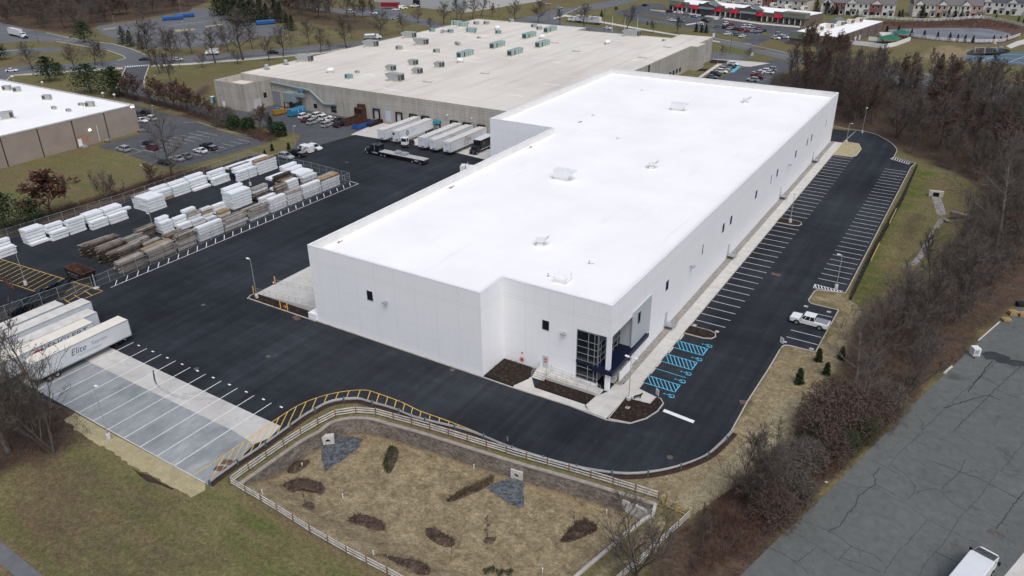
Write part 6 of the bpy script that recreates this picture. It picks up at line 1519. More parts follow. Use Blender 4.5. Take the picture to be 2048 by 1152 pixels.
M['plank_tan']=mat('plank_tan',(0.34,0.24,0.13),0.85,vary=0.25,scale=0.8,fine=.2,fscale=6)
M['plank_pale']=mat('plank_pale',(0.33,0.31,0.28),0.9,vary=0.25,scale=0.8,fine=.2,fscale=6)
M['bearer']=mat('bearer',(0.24,0.19,0.12),0.9,vary=.2)
LH=0.68
BUN={}
def bundle_mesh(kind,L,var):
 key=(kind,round(L,1),var)
 if key in BUN:return BUN[key]
 rr=random.Random(hash((kind,int(L*10),var))&0xffff)
 q=MB();W=1.18
 if kind in('wrap_a','wrap_b'):
  n=7;rings=[]
  for k in range(n):
   y=-L/2+L*k/(n-1);e=rr.uniform(-.006,.006);d=.012 if k in(0,n-1)else 0
   w=W/2-d;z1=LH-.045-d+rr.uniform(-.008,.008)
   rings.append([(-w+.02,y,.10),(-w+e,y,.12),(-w+e,y,z1-.02),(-w+.02,y,z1),(w-.02,y,z1),(w+e,y,z1-.02),(w+e,y,.12),(w-.02,y,.10)][::-1])
  q.loft(rings,0)
  for y in(-L*.36,L*.36):q.box(-W/2+.14,W/2-.14,y-.05,y+.05,0,.10,1)
  me=(q,[M[kind],M['bearer']])
 else:
  rows=5 if kind!='plank_dark' else 6;cols=5
  for r in range(rows):
   for cc in range(cols):
    if r==rows-1 and rr.random()<.3:continue
    j=.03 if kind in('plank_tan','plank_pale')else.16
    l=L*rr.uniform(.82,1.0)if j>.1 else L*rr.uniform(.97,1.0)
    x=-W/2+(cc+.5)*W/cols+rr.gauss(0,j*.25);y=rr.gauss(0,j*1.6);z=.06+r*(LH-.06)/rows+(rr.uniform(0,.03)if j>.1 else 0)
    m=0 if rr.random()<.75 else 1
    q.obox((x,y,z),W/cols*.93,l,(LH-.06)/rows*.93,rr.gauss(0,.012 if j>.1 else 0),m)
  q.box(-W/2,W/2,-L*.3,-L*.26,0,.06,1);q.box(-W/2,W/2,L*.26,L*.3,0,.06,1)
  me=(q,[M[kind],M['plank' if kind!='plank' else 'plank_pale']])
 BUN[key]=me
 return me
BM={}
NTH=['first','second','third','fourth','fifth','sixth','seventh','eighth','ninth','tenth','eleventh','twelfth','thirteenth','fourteenth','fifteenth']
LOOK={'wrap_a':'white wrapped','wrap_b':'scuffed white','plank':'weathered grey','plank_dark':'dark brown','plank_tan':'tan','plank_pale':'pale grey'}
rl=random.Random(21)
def stack(xf,y0,y1,cols,where,group,rot=0.0,op=False):
 ""
 L=y1-y0-.12
 for ci,col in enumerate(cols):
  for li,kind in enumerate(col):
   if not op and ci and li<len(cols[ci-1])-1 and li<len(col)-1:continue
   var=rl.randrange(2)
   key=(kind,round(L,1),var)
   if key not in BM:
    q,ms=bundle_mesh(*key);o=q.build('lumber_bundle',ms);BM[key]=o.data
   else:
    o=bpy.data.objects.new('lumber_bundle',BM[key]);COL.objects.link(o)
   o.location=(xf-.6-ci*1.24+rl.gauss(0,.03),(y0+y1)/2+rl.gauss(0,.07 if kind.startswith('wrap')else.18),.035+li*LH)
   o.rotation_euler=(0,0,rot+rl.gauss(0,.006 if kind.startswith('wrap')else.02))
   n=len(col)
   lay='only layer' if n==1 else('bottom layer' if li==0 else('top layer' if li==n-1 else NTH[li]+' layer up'))
   cw='' if len(cols)==1 else(', lane side column' if ci==0 else(', back column' if ci==len(cols)-1 else f', {NTH[ci]} column in'))
   tag(o,f'{LOOK[kind]} lumber bundle, {lay}{cw}, {where}','lumber',group)
a5=lambda n:['wrap_a']*n
GA='lumber stacked along the grass side fence';GB_='lumber stacked in the middle row';GC='lumber stacked behind the chain link fence'
RA=[(-75.0,-14.5,-10.9,[a5(3),a5(5)]),(-75.6,-7.5,-3.4,[a5(1),a5(5),a5(5)]),(-74.4,-3.5,.2,[a5(3),a5(5)]),(-74.4,.4,4.3,[a5(5),a5(4)]),(-72.7,4.5,8.6,[a5(3),a5(5),a5(5)]),(-72.3,8.8,13.2,[a5(3),a5(5),a5(5)]),(-77.5,13.6,17.6,[a5(1)]),(-71.0,17.9,22.5,[a5(5),a5(5),a5(5),a5(5),['wrap_a']*4+['plank_pale']]),(-75.4,23.0,27.6,[['plank_tan','wrap_b','wrap_a','wrap_a'],a5(5)]),(-75.1,27.9,32.7,[a5(4),a5(5)]),(-74.2,33.0,38.2,[a5(1),['plank_pale','wrap_a','wrap_a','wrap_a'],a5(5)]),(-73.4,38.4,43.6,[a5(3),a5(5)]),(-70.4,43.9,50.1,[a5(4),a5(5),['wrap_a']*4+['plank_pale'],a5(5)]),(-70.2,50.3,57.0,[['wrap_a']*5+['plank_tan'],a5(5),a5(5),a5(5)])]
for i,(xf,y0,y1,cols)in enumerate(RA):stack(xf,y0,y1,cols,f'{NTH[i]} grass side stack from hatching',GA,op=i in(1,7))
mix=lambda*k:list(k)
RBs=[(-57.1,11.2,14.1,[a5(4),a5(5),a5(2)]),(-55.5,14.3,17.5,[a5(2),a5(4)]),(-55.0,17.6,20.9,[mix('wrap_a','wrap_b'),mix('wrap_a','wrap_a','wrap_b','plank_pale'),a5(5)]),(-54.9,21.2,24.0,[mix('wrap_b'),mix('wrap_a','wrap_b','plank_tan','wrap_b')]),(-54.3,24.2,27.4,[mix('wrap_b','plank_tan'),a5(4)]),(-55.4,29.3,35.0,[a5(6),a5(6),a5(7)]),(-52.9,35.5,40.3,[a5(2),mix('plank_dark','plank_dark'),mix('plank_dark','plank_dark','plank','wrap_b','plank_pale'),mix('plank','plank','plank_pale','plank_pale'),a5(3)]),(-53.2,40.8,44.4,[mix('plank','plank','plank','plank'),mix('plank','wrap_b','wrap_a')]),(-53.6,45.0,48.6,[a5(4),mix('plank_tan','plank_pale','plank_dark','plank_tan')]),(-56.2,44.6,50.4,[mix('plank_tan','plank_tan','plank_tan','plank_dark'),mix('plank_dark','plank_dark','plank','plank_dark','plank_dark'),a5(4),a5(4)]),(-54.0,50.6,55.6,[mix('plank_pale','wrap_b','wrap_b'),mix('wrap_a','wrap_b','wrap_a','wrap_a'),a5(4),a5(4),a5(5)]),(-60.8,51.4,56.6,[a5(4),a5(5)])]
for i,(xf,y0,y1,cols)in enumerate(RBs):stack(xf,y0,y1,cols,f'{NTH[i]} middle row stack',GB_,op=i in(0,5))
RC=[(-46.6,-6.3,-.4,[mix('plank','plank','plank_dark','plank_pale'),mix('plank_dark','plank','plank')]),(-46.6,.0,6.6,[mix('plank','plank','plank','plank_pale'),mix('plank','plank','plank_tan','plank_tan')]),(-46.4,7.1,11.8,[mix('plank_pale','plank','plank_pale','plank','plank'),mix('plank','plank','plank_tan','plank_tan')]),(-46.3,12.4,18.7,[mix('wrap_b','wrap_b','wrap_b','wrap_b','wrap_a'),mix('wrap_b','wrap_b','plank','wrap_a')]),(-46.3,19.4,25.6,[mix('plank_pale','wrap_b','plank_pale','plank_pale'),mix('plank','plank','plank_dark','plank')]),(-46.3,26.2,31.8,[mix('wrap_b','plank_pale','plank_pale','plank'),mix('plank','plank_dark','plank','plank_pale')]),(-46.2,32.4,37.4,[mix('wrap_b','wrap_a','wrap_a','wrap_b','wrap_a')]),(-46.2,37.9,42.6,[mix('wrap_b','wrap_b','wrap_b','wrap_b','plank_pale'),mix('wrap_b','plank','plank','plank_tan')]),(-46.2,43.0,48.9,[mix('wrap_b','wrap_b','wrap_a','wrap_b','wrap_a'),mix('wrap_b','plank','plank_pale')]),(-46.2,49.3,55.6,[mix('wrap_b','wrap_b','wrap_b','wrap_b','plank_tan'),mix('wrap_b','wrap_b','wrap_b','wrap_b','plank_pale')])]
for i,(xf,y0,y1,cols)in enumerate(RC):stack(xf,y0,y1,cols,f'{NTH[i]} fence side stack',GC,op=i==0)
for i,x in enumerate((-61.0,-59.0,-57.0,-54.9,-52.8,-50.6)):
 stack(x+.5,-5.0+(i%3)*.5,1.2+(i%3)*.4,[mix(*['plank_dark']*(3+i%2),'plank')],f'{NTH[i]} loose brown pile from the lane','loose brown plank piles',R(-6+i*2))
for i,(x,y)in enumerate(((-57.5,4.5),(-54.5,4.2),(-51.5,4.6),(-58.0,8.0),(-50.3,9.4))):
 stack(x,y-2.4,y+2.4,[mix('plank_dark','plank',*(['plank_dark','plank']if i>2 else['plank_pale']))],('behind the brown piles, lane end','behind the brown piles, middle','behind the brown piles, fence end','short dark pile before the white blocks','tan topped pile by the fence')[i],'loose brown plank piles',R(4))
M['black_board']=mat('black_board',(0.016,0.019,0.025),0.35,vary=0.3)
g=G(58,611)
for i in range(9):
 p=G(22+i*11.5,632-i*5.2);q=MB();rr=random.Random(i)
 for k in range(5):
  for j in range(4):q.obox((rr.gauss(0,.1)+j*.3-.45,rr.gauss(0,.25),.03+k*.24),.26,5.6,.2,rr.gauss(0,.03))
 tag(q.build('board_stack',M['black_board'],None,(p.x-1.0,p.y+2.0,.03),R(38)),('black board stack at the fence, '+NTH[i]+' from the trailers'),'boards','black board stacks')
for i in range(3):
 p=G(8+i*8,563+i*3.5);q=MB();q.box(-3.5,3.5,-.12,.12,.02,.05);q.box(-3.5,3.5,-.03,.03,.05,.2);q.box(-3.5,3.5,-.1,.1,.2,.24)
 tag(q.build('steel_rail',M['rust'],None,(p.x,p.y,.03),R(-12-i*5)),f'rusty steel rail lying below the yellow hatching, {NTH[i]} one','rail','rusty rails')
def chain_mat():
 m=bpy.data.materials.new('chain_link');m.use_nodes=True;nt=m.node_tree;n=nt.nodes;b=n['Principled BSDF']
 b.inputs['Base Color'].default_value=(.33,.36,.37,1);b.inputs['Roughness'].default_value=.5
 tr=n.new('ShaderNodeBsdfTransparent');mx=n.new('ShaderNodeMixShader');mx.inputs[0].default_value=.09
 nt.links.new(tr.outputs[0],mx.inputs[1]);nt.links.new(b.outputs[0],mx.inputs[2]);nt.links.new(mx.outputs[0],n['Material Output'].inputs[0])
 return m
M['chain']=chain_mat()
def chain_fence(label,pts,h=2.4,step=3.0,group=None):
 P=[Vector((p[0],p[1]))for p in pts];o0=P[0]
 t=thing('chain_link_fence',label,'fence',(o0.x,o0.y,.03),0,group)
 P=[p-o0 for p in P]
 q=MB();rl_=MB()
 for a,b in zip(P[:-1],P[1:]):
  q.quad((*a,.05),(*b,.05),(*b,h),(*a,h));rl_.tube((*a,h),(*b,h),.03,.03,5);rl_.tube((*a,.08),(*b,.08),.02,.02,4)
  if h>2:rl_.tube((*a,h*.52),(*b,h*.52),.018,.018,4)
 q.build('mesh_panel',M['chain'],t);rl_.build('rail',M['grey_pole'],t)
 for p in resample(P,step):
  q=MB();q.tube((*p,0),(*p,h+.05),.04,.04,6);q.build('post',M['grey_pole'],t)
 return t
chain_fence('long chain-link fence between lumber stacks and the white hatching',[(-45.7,-12.2),(-45.6,58.4)])
chain_fence('chain-link fence closing the far end of the lumber yard',[(-45.6,58.7),(-62,60.3),(-74,59.6),(-83.5,58.6)])
chain_fence('chain-link fence along the grass behind the lumber stacks',[(-83.8,58.4),(-82.8,19),(-84.6,-9),(-85.2,-32)])
chain_fence('chain-link fence running behind the parked trailers',[(-46.0,-12.6),(-47.0,-17),(-50.8,-46)])
for x,y,w in((-45.5,-12.3,'at the corner by the scrap container'),(-50.0,-36,'behind the trailers')):
 t=thing('gate_post','thick grey steel gate post '+w,'post',(x,y,.03));q=MB();q.tube((0,0,0),(0,0,2.9),.11,.11,8);q.build('post',M['galv'],t);q=MB();q.box(-.45,.45,-.45,.45,0,.18);q.build('footing',M['concrete'],t)
M['rail_grey']=mat('rail_grey',(0.56,0.54,0.52),0.9,vary=0.25,scale=1.2)
M['post_brown']=mat('post_brown',(0.20,0.13,0.07),0.9,vary=0.25)
M['gate_wood']=mat('gate_wood',(0.43,0.33,0.15),0.85,vary=0.2)
def rail_fence(label,pts,step,h=1.25,rails=3):
 P=resample([Vector(p)for p in pts],step);o0=P[0]
 t=thing('rail_fence',label,'fence',(o0.x,o0.y,0),0,'rail fences round the basin')
 P=[p-o0 for p in P];q=MB();rr=random.Random(len(P))
 for a,b in zip(P[:-1],P[1:]):
  for k in range(rails):
   z=.35+k*(h-.45)/(rails-1);d=(b-a);an=math.atan2(d.y,d.x);m=(a+b)/2
   q.obox((m.x,m.y,z+rr.gauss(0,.015)),d.length+.1,.06,.15,an+rr.gauss(0,.004))
 q.build('rails',M['rail_grey'],t)
 for p in P:
  q=MB();q.obox((p.x,p.y,0),.15,.15,h+.12,rr.uniform(0,.2));q.build('post',M['post_brown'],t)
CAPO=[p for p in BAS_CAP]
fo=offset(CAPO,.95)
fence_line=[Vector(p)for p in wp((462,970))]+[p for p in fo[2:]]+[Vector(p)for p in wp((1326,1011))]
rail_fence('grey split-rail fence along the top of the basin retaining wall',fence_line,2.95)
rail_fence('grey split-rail fence on the lawn side of the basin',wp((462,970),(547,1020),(619,1066),(695,1110),(776,1152),(900,1222),(1000,1290)),2.95)
rail_fence('grey split-rail fence running down from the wooden gate',wp((1380,1036),(1330,1082),(1285,1125),(1240,1162),(1180,1215)),2.6)
t=thing('wooden_gate','pale wooden double gate at the basin corner','gate',(*G(1326,1011).to_2d(),0))
a=Vector((0,0));b=(G(1380,1036)-G(1326,1011)).to_2d();m=b/2
for k,(p,r)in enumerate(((a,m),(m,b))):
 q=MB();d=r-p;n=d.normalized()
 for z in(.25,1.15):q.tube((*(p+n*.1),z),(*(r-n*.1),z),.07,.07,4)
 q.tube((*(p+n*.12),.25),(*(r-n*.12),1.15),.06,.06,4);q.tube((*(p+n*.12),.2),(*(p+n*.12),1.2),.06,.06,4);q.tube((*(r-n*.12),.2),(*(r-n*.12),1.2),.06,.06,4)
 q.build('gate_leaf',M['gate_wood'],t)
for p in(a,m,b):q=MB();q.box(p.x-.12,p.x+.12,p.y-.12,p.y+.12,0,1.5);q.build('post',M['gate_wood'],t)
t=thing('guard_rail','galvanised crash barrier curving along the kerb above the basin','barrier',(0,0,0))
gl_=[Vector(p)for p in E_GUARD];gl_=offset(gl_,-.5);q=MB()
for i in range(len(gl_)-1):
 for z0,z1,o in((.50,.58,.0),(.60,.66,.05),(.68,.76,.0)):
  pass
A=offset(gl_,-.04);B_=offset(gl_,.04)
rings=[]
for a,b in zip(A,B_):rings.append([(a.x,a.y,.45),(b.x,b.y,.5),(a.x*.5+b.x*.5,a.y*.5+b.y*.5,.6),(b.x,b.y,.7),(a.x,a.y,.78)])
q.loft(rings,0);q.build('rail',mat('barrier_steel',(.58,.62,.65),.45,.2,vary=.08),t)
for p in resample(gl_,4.6):q=MB();q.box(p.x-.1,p.x+.1,p.y-.13,p.y+.13,0,.85);q.build('post',mat('guard_post',(.10,.14,.15),.6)if 'guard_post' not in bpy.data.materials else bpy.data.materials['guard_post'],t)
def block_wall(t,vec):
 br=t.new('ShaderNodeTexBrick');br.inputs['Scale'].default_value=1.0
 br.inputs['Brick Width'].default_value=.45;br.inputs['Row Height'].default_value=.2;br.inputs['Mortar Size'].default_value=.016
 br.inputs['Color1'].default_value=(0.33,0.29,0.25,1);br.inputs['Color2'].default_value=(0.17,0.148,0.13,1);br.inputs['Mortar'].default_value=(0.05,0.044,0.04,1);br.inputs['Bias'].default_value=.1
 sp=t.new('ShaderNodeSeparateXYZ');t.l.new(vec,sp.inputs[0])
 cb=t.new('ShaderNodeCombineXYZ');t.l.new(t.math('ADD',sp.outputs[0],sp.outputs[1]),cb.inputs[0]);t.l.new(sp.outputs[2],cb.inputs[1])
 t.l.new(cb.outputs[0],br.inputs['Vector'])
 return t.mix(1.0,br.outputs['Color'],t.ramp(t.noise(vec,.5,5,.7),.3,.75,(.55,.55,.55),(1.3,1.28,1.25)),'MULTIPLY')
M['block_wall']=mat('block_wall',rough=0.95,spec=.1,body=block_wall,coords='World')
t=thing('retaining_wall','grey block retaining wall curving round two sides of the basin','wall')
q=MB();cap=MB()
L_=[Vector(p)for p in BAS_CAP];I_=offset(L_,-.18);Bt=offset(L_,-.38)
for i in range(len(L_)-1):
 z0=basin_z(*Bt[i])-.35;z1=basin_z(*Bt[i+1])-.35
 q.quad((*Bt[i],z0),(*Bt[i+1],z1),(*I_[i+1],0.0),(*I_[i],0.0));
Lb=offset(L_,.05)
q.loft([[(*Lb[i],-2.8),(*Lb[i],.0),(*I_[i],.0),(*I_[i],-2.8)]for i in range(len(L_))],0)if False else None
q.build('wall_face',M['block_wall'],t)
band(cap,L_,-.28,.28,-.02,.13);cap.build('wall_cap',mat('cap_stone',(.30,.265,.235),.9,vary=.2,coords='World'),t)
t=thing('basin_curb','low grey concrete curb wall on the gate side of the basin','wall')
q=MB();E_=[Vector(p)for p in BAS_END];band(q,E_,-.2,.2,-2.4,.22);q.build('wall_face',M['kerb'],t)
t=thing('dark_retaining_wall','low dark timber retaining wall between car park and meadow','wall')
q=MB();S_w=[Vector(p)for p in SW_WALL];band(q,resample(S_w,1.2),-.18,.18,-1.6,.45);q.build('wall_face',mat('timber_dark',(.028,.023,.021),.9,vary=.4,coords='World'),t)
q=MB()
for p in resample(S_w,2.4):q.box(p.x-.12,p.x+.12,p.y-.12,p.y+.12,-.2,.75)
q.build('post_row',mat('timber_post',(.035,.03,.026),.9),t)['kind']='stuff'
for f0,f1 in((.42,.53),(.68,.79)):
 q=MB();p0=S_w[0].lerp(S_w[-1],f0);p1=S_w[0].lerp(S_w[-1],f1);band(q,[p0+Vector((.3,0)),p1+Vector((.3,0))],-.06,.06,.1,.75);q.build('new_board',M['gate_wood'],t)
for px_,py_,rz,lb in((657,888,R(42),'concrete pipe headwall in the upper corner of the basin'),(1034,957,R(6),'concrete pipe headwall at the middle of the basin wall')):
 g=B(px_,py_);t=thing('pipe_headwall',lb,'headwall',(g.x,g.y,g.z),rz,'pipe headwalls in the basin');t.scale=(.78,)*3
 q=MB();n=16;o_=[(-1.1,0),(1.1,0),(1.1,1.75),(-1.1,1.75)];q.box(-1.1,-.42,-.2,.7,0,1.75);q.box(.42,1.1,-.2,.7,0,1.75);q.box(-.42,.42,-.2,.7,1.2,1.75);q.box(-.42,.42,-.2,.7,0,.38);q.build('wall_face',M['concrete'],t)
 q=MB();q.box(-.42,.42,.3,.65,.38,1.2);q.build('pipe_mouth',M['black_rubber'],t)
 q=MB();ring_o=[(.46*math.cos(2*PI*k/n),.46*math.sin(2*PI*k/n))for k in range(n)]
 for k in range(n):
  a0=ring_o[k];a1=ring_o[(k+1)%n];q.tube((a0[0],-.2,.8+a0[1]),(a1[0],-.2,.8+a1[1]),.07,.07,5)
 q.build('pipe_rim',M['concrete'],t)
g=B(1278,1024);t=thing('outlet_box','square concrete drain box with two steel grates at the end of the wall','drain',(g.x,g.y,g.z),R(-6))
q=MB();q.box(-1.9,1.9,-1.0,-.85,0,1.7);q.box(-1.9,1.9,.85,1.0,0,2.0);q.box(-1.9,-1.75,-.85,.85,0,1.8);q.box(1.75,1.9,-.85,.85,0,1.8);q.box(-.08,.08,-.85,.85,0,1.75);q.build('wall_face',M['concrete'],t)
for s in(-1,1):
 q=MB();q.box(s*.95-.78,s*.95+.78,-.84,.84,1.5,1.54)
 for k in range(9):q.box(s*.95-.75+k*.18,s*.95-.71+k*.18,-.83,.83,1.55,1.6)
 q.build('grate',M['galv'],t)
for i,(px_,py_,w)in enumerate(((605,934,'beside the upper planting mound'),(948,937,'before the retaining wall'),(525,988,'at the lawn side fence corner'),(747,1110,'by the lower fence mound'),(1213,1028,'near the drain box'),(686,996,'in the open middle, tiny'),(1085,1145,'at the bottom of the basin'))):
 g=B(px_,py_);q=MB();q.lathe([(.06,0),(.06,.6),(.08,.61),(.08,.7),(.02,.73)],10);tag(q.build('standpipe',M['white_metal'],None,tuple(g)),'white standpipe in the basin '+w,'pipe','white standpipes')
def picket(label,pts,h,solid,step=2.4):
 P=[Vector(p)for p in pts];t=thing('white_fence',label,'fence',(P[0].x,P[0].y,0),0,'white fences');P=[p-P[0]for p in P]
 q=MB();R_=resample(P,step)
 for a,b in zip(P[:-1],P[1:]):
  d=b-a;an=math.atan2(d.y,d.x);m=(a+b)/2
  if solid:q.obox((m.x,m.y,.08),d.length,.08,h-.1,an)
  else:
   for k in range(3):q.obox((m.x,m.y,.25+k*(h-.4)/2),d.length,.08,.2,an)
 q.build('panels',M['white_metal'],t);q=MB()
 for p in R_:q.box(p.x-.1,p.x+.1,p.y-.1,p.y+.1,0,h+.1)
 q.build('posts',M['white_metal'],t)['kind']='stuff'
picket('solid white fence round the shop block play yard',wp((1701,89),(1738,93),(1766,97),(1790,93),(1820,82)),2.0,True);picket('solid white fence at the back of the play yard',wp((1737,81),(1765,84),(1757,72),(1796,72)),1.9,True)
picket('white rail fence along the far side of the pond',smooth_line(wp((1723,42),(1745,36),(1800,40),(1850,43),(1900,41),(1960,37),(1990,41),(2030,49),(2060,56)),3),1.5,False)
picket('white rail fence between the park lawn and the pond',smooth_line(wp((1805,68),(1830,74),(1880,81),(1950,85),(2000,84),(2016,80),(2040,72)),3),1.4,False)
def lamp(base,top,label,arm=1,z=0.03,base_h=.75,group='lamp posts of the white warehouse',heads=1,rz=0.0,footing=True):
 b=G(*base);h=7.4
 lo,hi=2.0,20.0
 for _ in range(40):
  m=(lo+hi)/2;v=Vector((b.x,b.y,m))-CC;py=576-CF*v.dot(CU)/v.dot(CFW)
  if py>top[1]:lo=m
  else:hi=m
 h=lo
 t=thing('lamp_post',label,'lamp post',(b.x,b.y,z),rz,group)
 if footing:q=MB();q.lathe([(.32,0),(.32,base_h),(.28,base_h+.04)],14);q.build('footing',M['concrete'],t)
 q=MB();q.tube((0,0,base_h if footing else 0),(0,0,h),.07,.045,8);q.build('pole',M['grey_pole'],t)
 for k in range(heads):
  s=1 if k==0 else-1
  q=MB();q.tube((0,0,h-.15),(s*.5,0,h),.03,.03,5);q.add([(s*.35,-.17,h-.03),(s*.95,-.2,h+.03),(s*.95,.2,h+.03),(s*.35,.17,h-.03),(s*.35,-.17,h+.07),(s*.95,-.2,h+.1),(s*.95,.2,h+.1),(s*.35,.17,h+.07)],[(3,2,1,0),(4,5,6,7),(0,1,5,4),(2,3,7,6),(1,2,6,5),(3,0,4,7)])
  q.build('lamp_head',M['white_metal'],t)
lamp((218,877),(189,770),'lamp post on a tall concrete footing in the straw strip',rz=R(0))
lamp((52,570),(28,492),'lamp post standing in the yellow hatching',rz=R(0));lamp((308,466),(298,428),'lamp post between the lumber rows, closer to the lane end',rz=R(180));lamp((501,371),(498,338),'lamp post deeper in the lumber rows',rz=R(0))
lamp((514,596.5),(500,519),'lamp post at the tip of the loading ramp bed',rz=R(180));lamp((1257,801),(1263,717),'lamp post beside the glazed entrance',heads=2,rz=R(0),z=.16,base_h=.5);lamp((1672,577),(1683,510),'lamp post at the end of the outer parking row',rz=R(200))
lamp((1580,446),(1589,388),'lamp post on the second mulch island',rz=R(180),z=.16);lamp((1692,287),(1703,248),'lamp post on the grass island at the far turn',rz=R(0),z=.16);lamp((1724,266),(1732,217),'tall lamp post across the far turn by the wood',rz=R(90))
gl2='lamp posts of the older lots'
lamp((591,290),(588,252),'pale lamp post on the grass by the parked van',group=gl2,footing=False);lamp((315,187),(309,151),'thin lamp post on the junction lawn',group=gl2,footing=False);lamp((307,232),(304,211),'short globe lamp in the old lot divider',group=gl2,footing=False)
for b,t_,lb in(((1370,27),(1367,7),'dark lamp post before the shop row end tower'),((1361,40),(1361,24),'dark lamp post in the planted strip of the shop lot'),((1292,30),(1292,13),'dark lamp post near the shop lot corner'),((1424,48),(1425,30),'dark lamp post at the pale crossing strip'),((1496,52),(1496,38),'dark lamp post among the crowded bays'),((1499,74),(1499,60),'dark lamp post at the green exit island'),((1512,92),(1513,68),'dark lamp post at the mulched exit corner'),((1333,54),(1333,34),'dark lamp post behind the beige roof edge'),((1547,62),(1547,45),'dark lamp post outside the end tower'),((1563,58),(1563,44),'dark lamp post by the shop walk'),((372,95),(366,43),'tall lamp post in the far lot'),((230,55),(228,32),'lamp post at the far lot edge by the woods'),((363,28),(361,0),'lamp post behind the blue containers'),((900,46),(894,30),'white lamp post on the depot lawn'),((1435,126),(1436,96),'white lamp post by the flagpoles')):
 lamp(b,t_,lb,group=gl2,footing=False)
def px_height(b,topy):
 lo,hi=.2,40.0
 for _ in range(40):
  m=(lo+hi)/2;v=Vector((b.x,b.y,m))-CC
  if 576-CF*v.dot(CU)/v.dot(CFW)>topy:lo=m
  else:hi=m
 return lo
M['wood_pole']=mat('wood_pole',(0.14,0.12,0.10),0.9,vary=.2)
poles=[]
for b,ty,lb in(((176,92),60,'utility pole at the side road bend'),((361,137),97,'utility pole by the junction lawn'),((367,124),70,'utility pole between the roadside trees'),((85,33),17,'utility pole with insulators at the wood edge'),((78,88),60,'utility pole on the road verge'),((1208,62),17,'dark utility pole behind the beige roof'),((980,38),2,'utility pole at the depot lawn'),((998,34),8,'pale utility pole at the depot corner'),((902,47),20,'dark utility pole on the depot lawn'),((1460,105),70,'utility pole across the road from the tower'),((1098,40),2,'utility pole at the far crossing')):
 g=G(*b);h=px_height(g,ty);t=thing('utility_pole',lb,'utility pole',(g.x,g.y,0),0,'utility poles');q=MB();q.tube((0,0,0),(0,0,h),.16,.11,7);q.build('pole',M['wood_pole'],t);q=MB();q.obox((0,0,h-.7),2.4,.12,.14,R(50));q.build('crossarm',M['wood_pole'],t);poles.append((g.x,g.y,h-.5))
for i,j in((0,1),(1,2),(0,4)):
 q=MB()
 for s in(-.9,.9):
  a=Vector(poles[i])+Vector((s*.6,s*.7,0));b=Vector(poles[j])+Vector((s*.6,s*.7,0));pts=[a.lerp(b,k/8)-Vector((0,0,1.6*math.sin(PI*k/8)))for k in range(9)];q.path(pts,.02,4)
 tag(q.build('power_line',M['dark_metal']),('thin power lines crossing the junction','thin power lines between the two roadside poles','thin power lines following the side road')[(0,1,2)[(i,j)!=(0,1)and(1 if(i,j)==(1,2)else 2)]],'power line')
for k,(b,ty)in enumerate((((1224,64),43),((1249,65),45),((1274,66),47))):
 g=G(*b);h=max(8,px_height(g,ty));t=thing('flagpole',f'white flagpole behind the beige roof, '+('first from the road trees','middle of three','beside the long silver unit')[k],'flagpole',(g.x,g.y,0),0,'flagpoles');q=MB();q.tube((0,0,0),(0,0,h),.12,.06,8);q.build('pole',M['white_metal'],t);q=MB();q.lathe([(.05,h),(.14,h+.12),(.05,h+.25)],8);q.build('finial',M['letter_gold'],t)
def sign(base,ty,label,w=.75,h=1.0,m='white_metal',rz=R(-35),cat='sign',z=0.15):
 g=G(*base);H_=px_height(g,ty);t=thing('road_sign',label,cat,(g.x,g.y,z),rz,'signs on posts')
 q=MB();q.tube((0,0,0),(0,0,H_-.1),.035,.035,6);q.build('post',M['dark_metal'],t)
 q=MB();q.box(-w/2,w/2,-.07,-.04,H_-h,H_);q.build('plate',M[m],t)
 q=MB()
 for k in range(3):q.box(-w*.3,w*.3,-.074,-.07,H_-h+.18+k*h*.24,H_-h+.28+k*h*.24)
 q.build('text_lines',M['letter_grey'],t)
sign((1313,814),780,'white accessible parking notice on a post by the mulch corner',z=.17);sign((1561,701),676,'grey sign on a dark post at the short bays',z=.1);sign((1016,897),874,'small grey sign behind the crash barrier',.4,.6,'galv',z=.0)
sign((801,808),804-4,'tiny marker post at the yellow kerb hatching',.2,.25,'galv',z=.03);sign((748,790),783,'short dark marker post at the hatching bend',.2,.25,'galv',z=.03);sign((537,271),264,'small white sign by the entrance evergreens',.6,.8);sign((125,72),62,'white and red sign at the wood edge on the side road',1.2,1.2)
sign((1427,76),67,'white box sign at the beige tower corner',1.2,2.0,rz=0);sign((1504,112),106,'small white sign on the roadside grass',.9,1.2,rz=0)
for b,lb in(((507.5,586.5),'yellow bollard at the loading ramp tip'),((561.6,617),'yellow bollard beside the ramp, first of the pair'),((575.7,622),'yellow bollard beside the ramp, second of the pair'),((550.5,567),'yellow bollard at the upper ramp edge')):
 g=G(*b);t=thing('bollard',lb,'bollard',(g.x,g.y,.1),0,'yellow bollards');q=MB();q.lathe([(.1,0),(.1,1.35),(.08,1.42),(.01,1.45)],10);q.build('post',M['safety_yellow'],t)
g=G(547.4,569);t=thing('traffic_cone','orange traffic cone beside the upper yellow bollard','cone',(g.x,g.y,.05));q=MB();q.box(-.2,.2,-.2,.2,0,.05);q.build('base',M['black_rubber'],t);q=MB();q.lathe([(.16,.05),(.1,.4),(.04,.75)],10);q.build('cone',M['cone_orange'],t);q=MB();q.lathe([(.118,.34),(.085,.52)],10);q.build('band',M['letter_white'],t)
g=G(570.8,619);t=thing('fire_hydrant','red and white fire hydrant between the two yellow bollards','hydrant',(g.x,g.y,.12));q=MB();q.lathe([(.16,0),(.13,.1),(.13,.55),(.17,.6),(.12,.75),(.03,.82)],10);q.build('barrel',M['red_sign'],t);q=MB();q.tube((-.28,0,.45),(.28,0,.45),.08,.08,8);q.build('outlets',M['letter_white'],t)
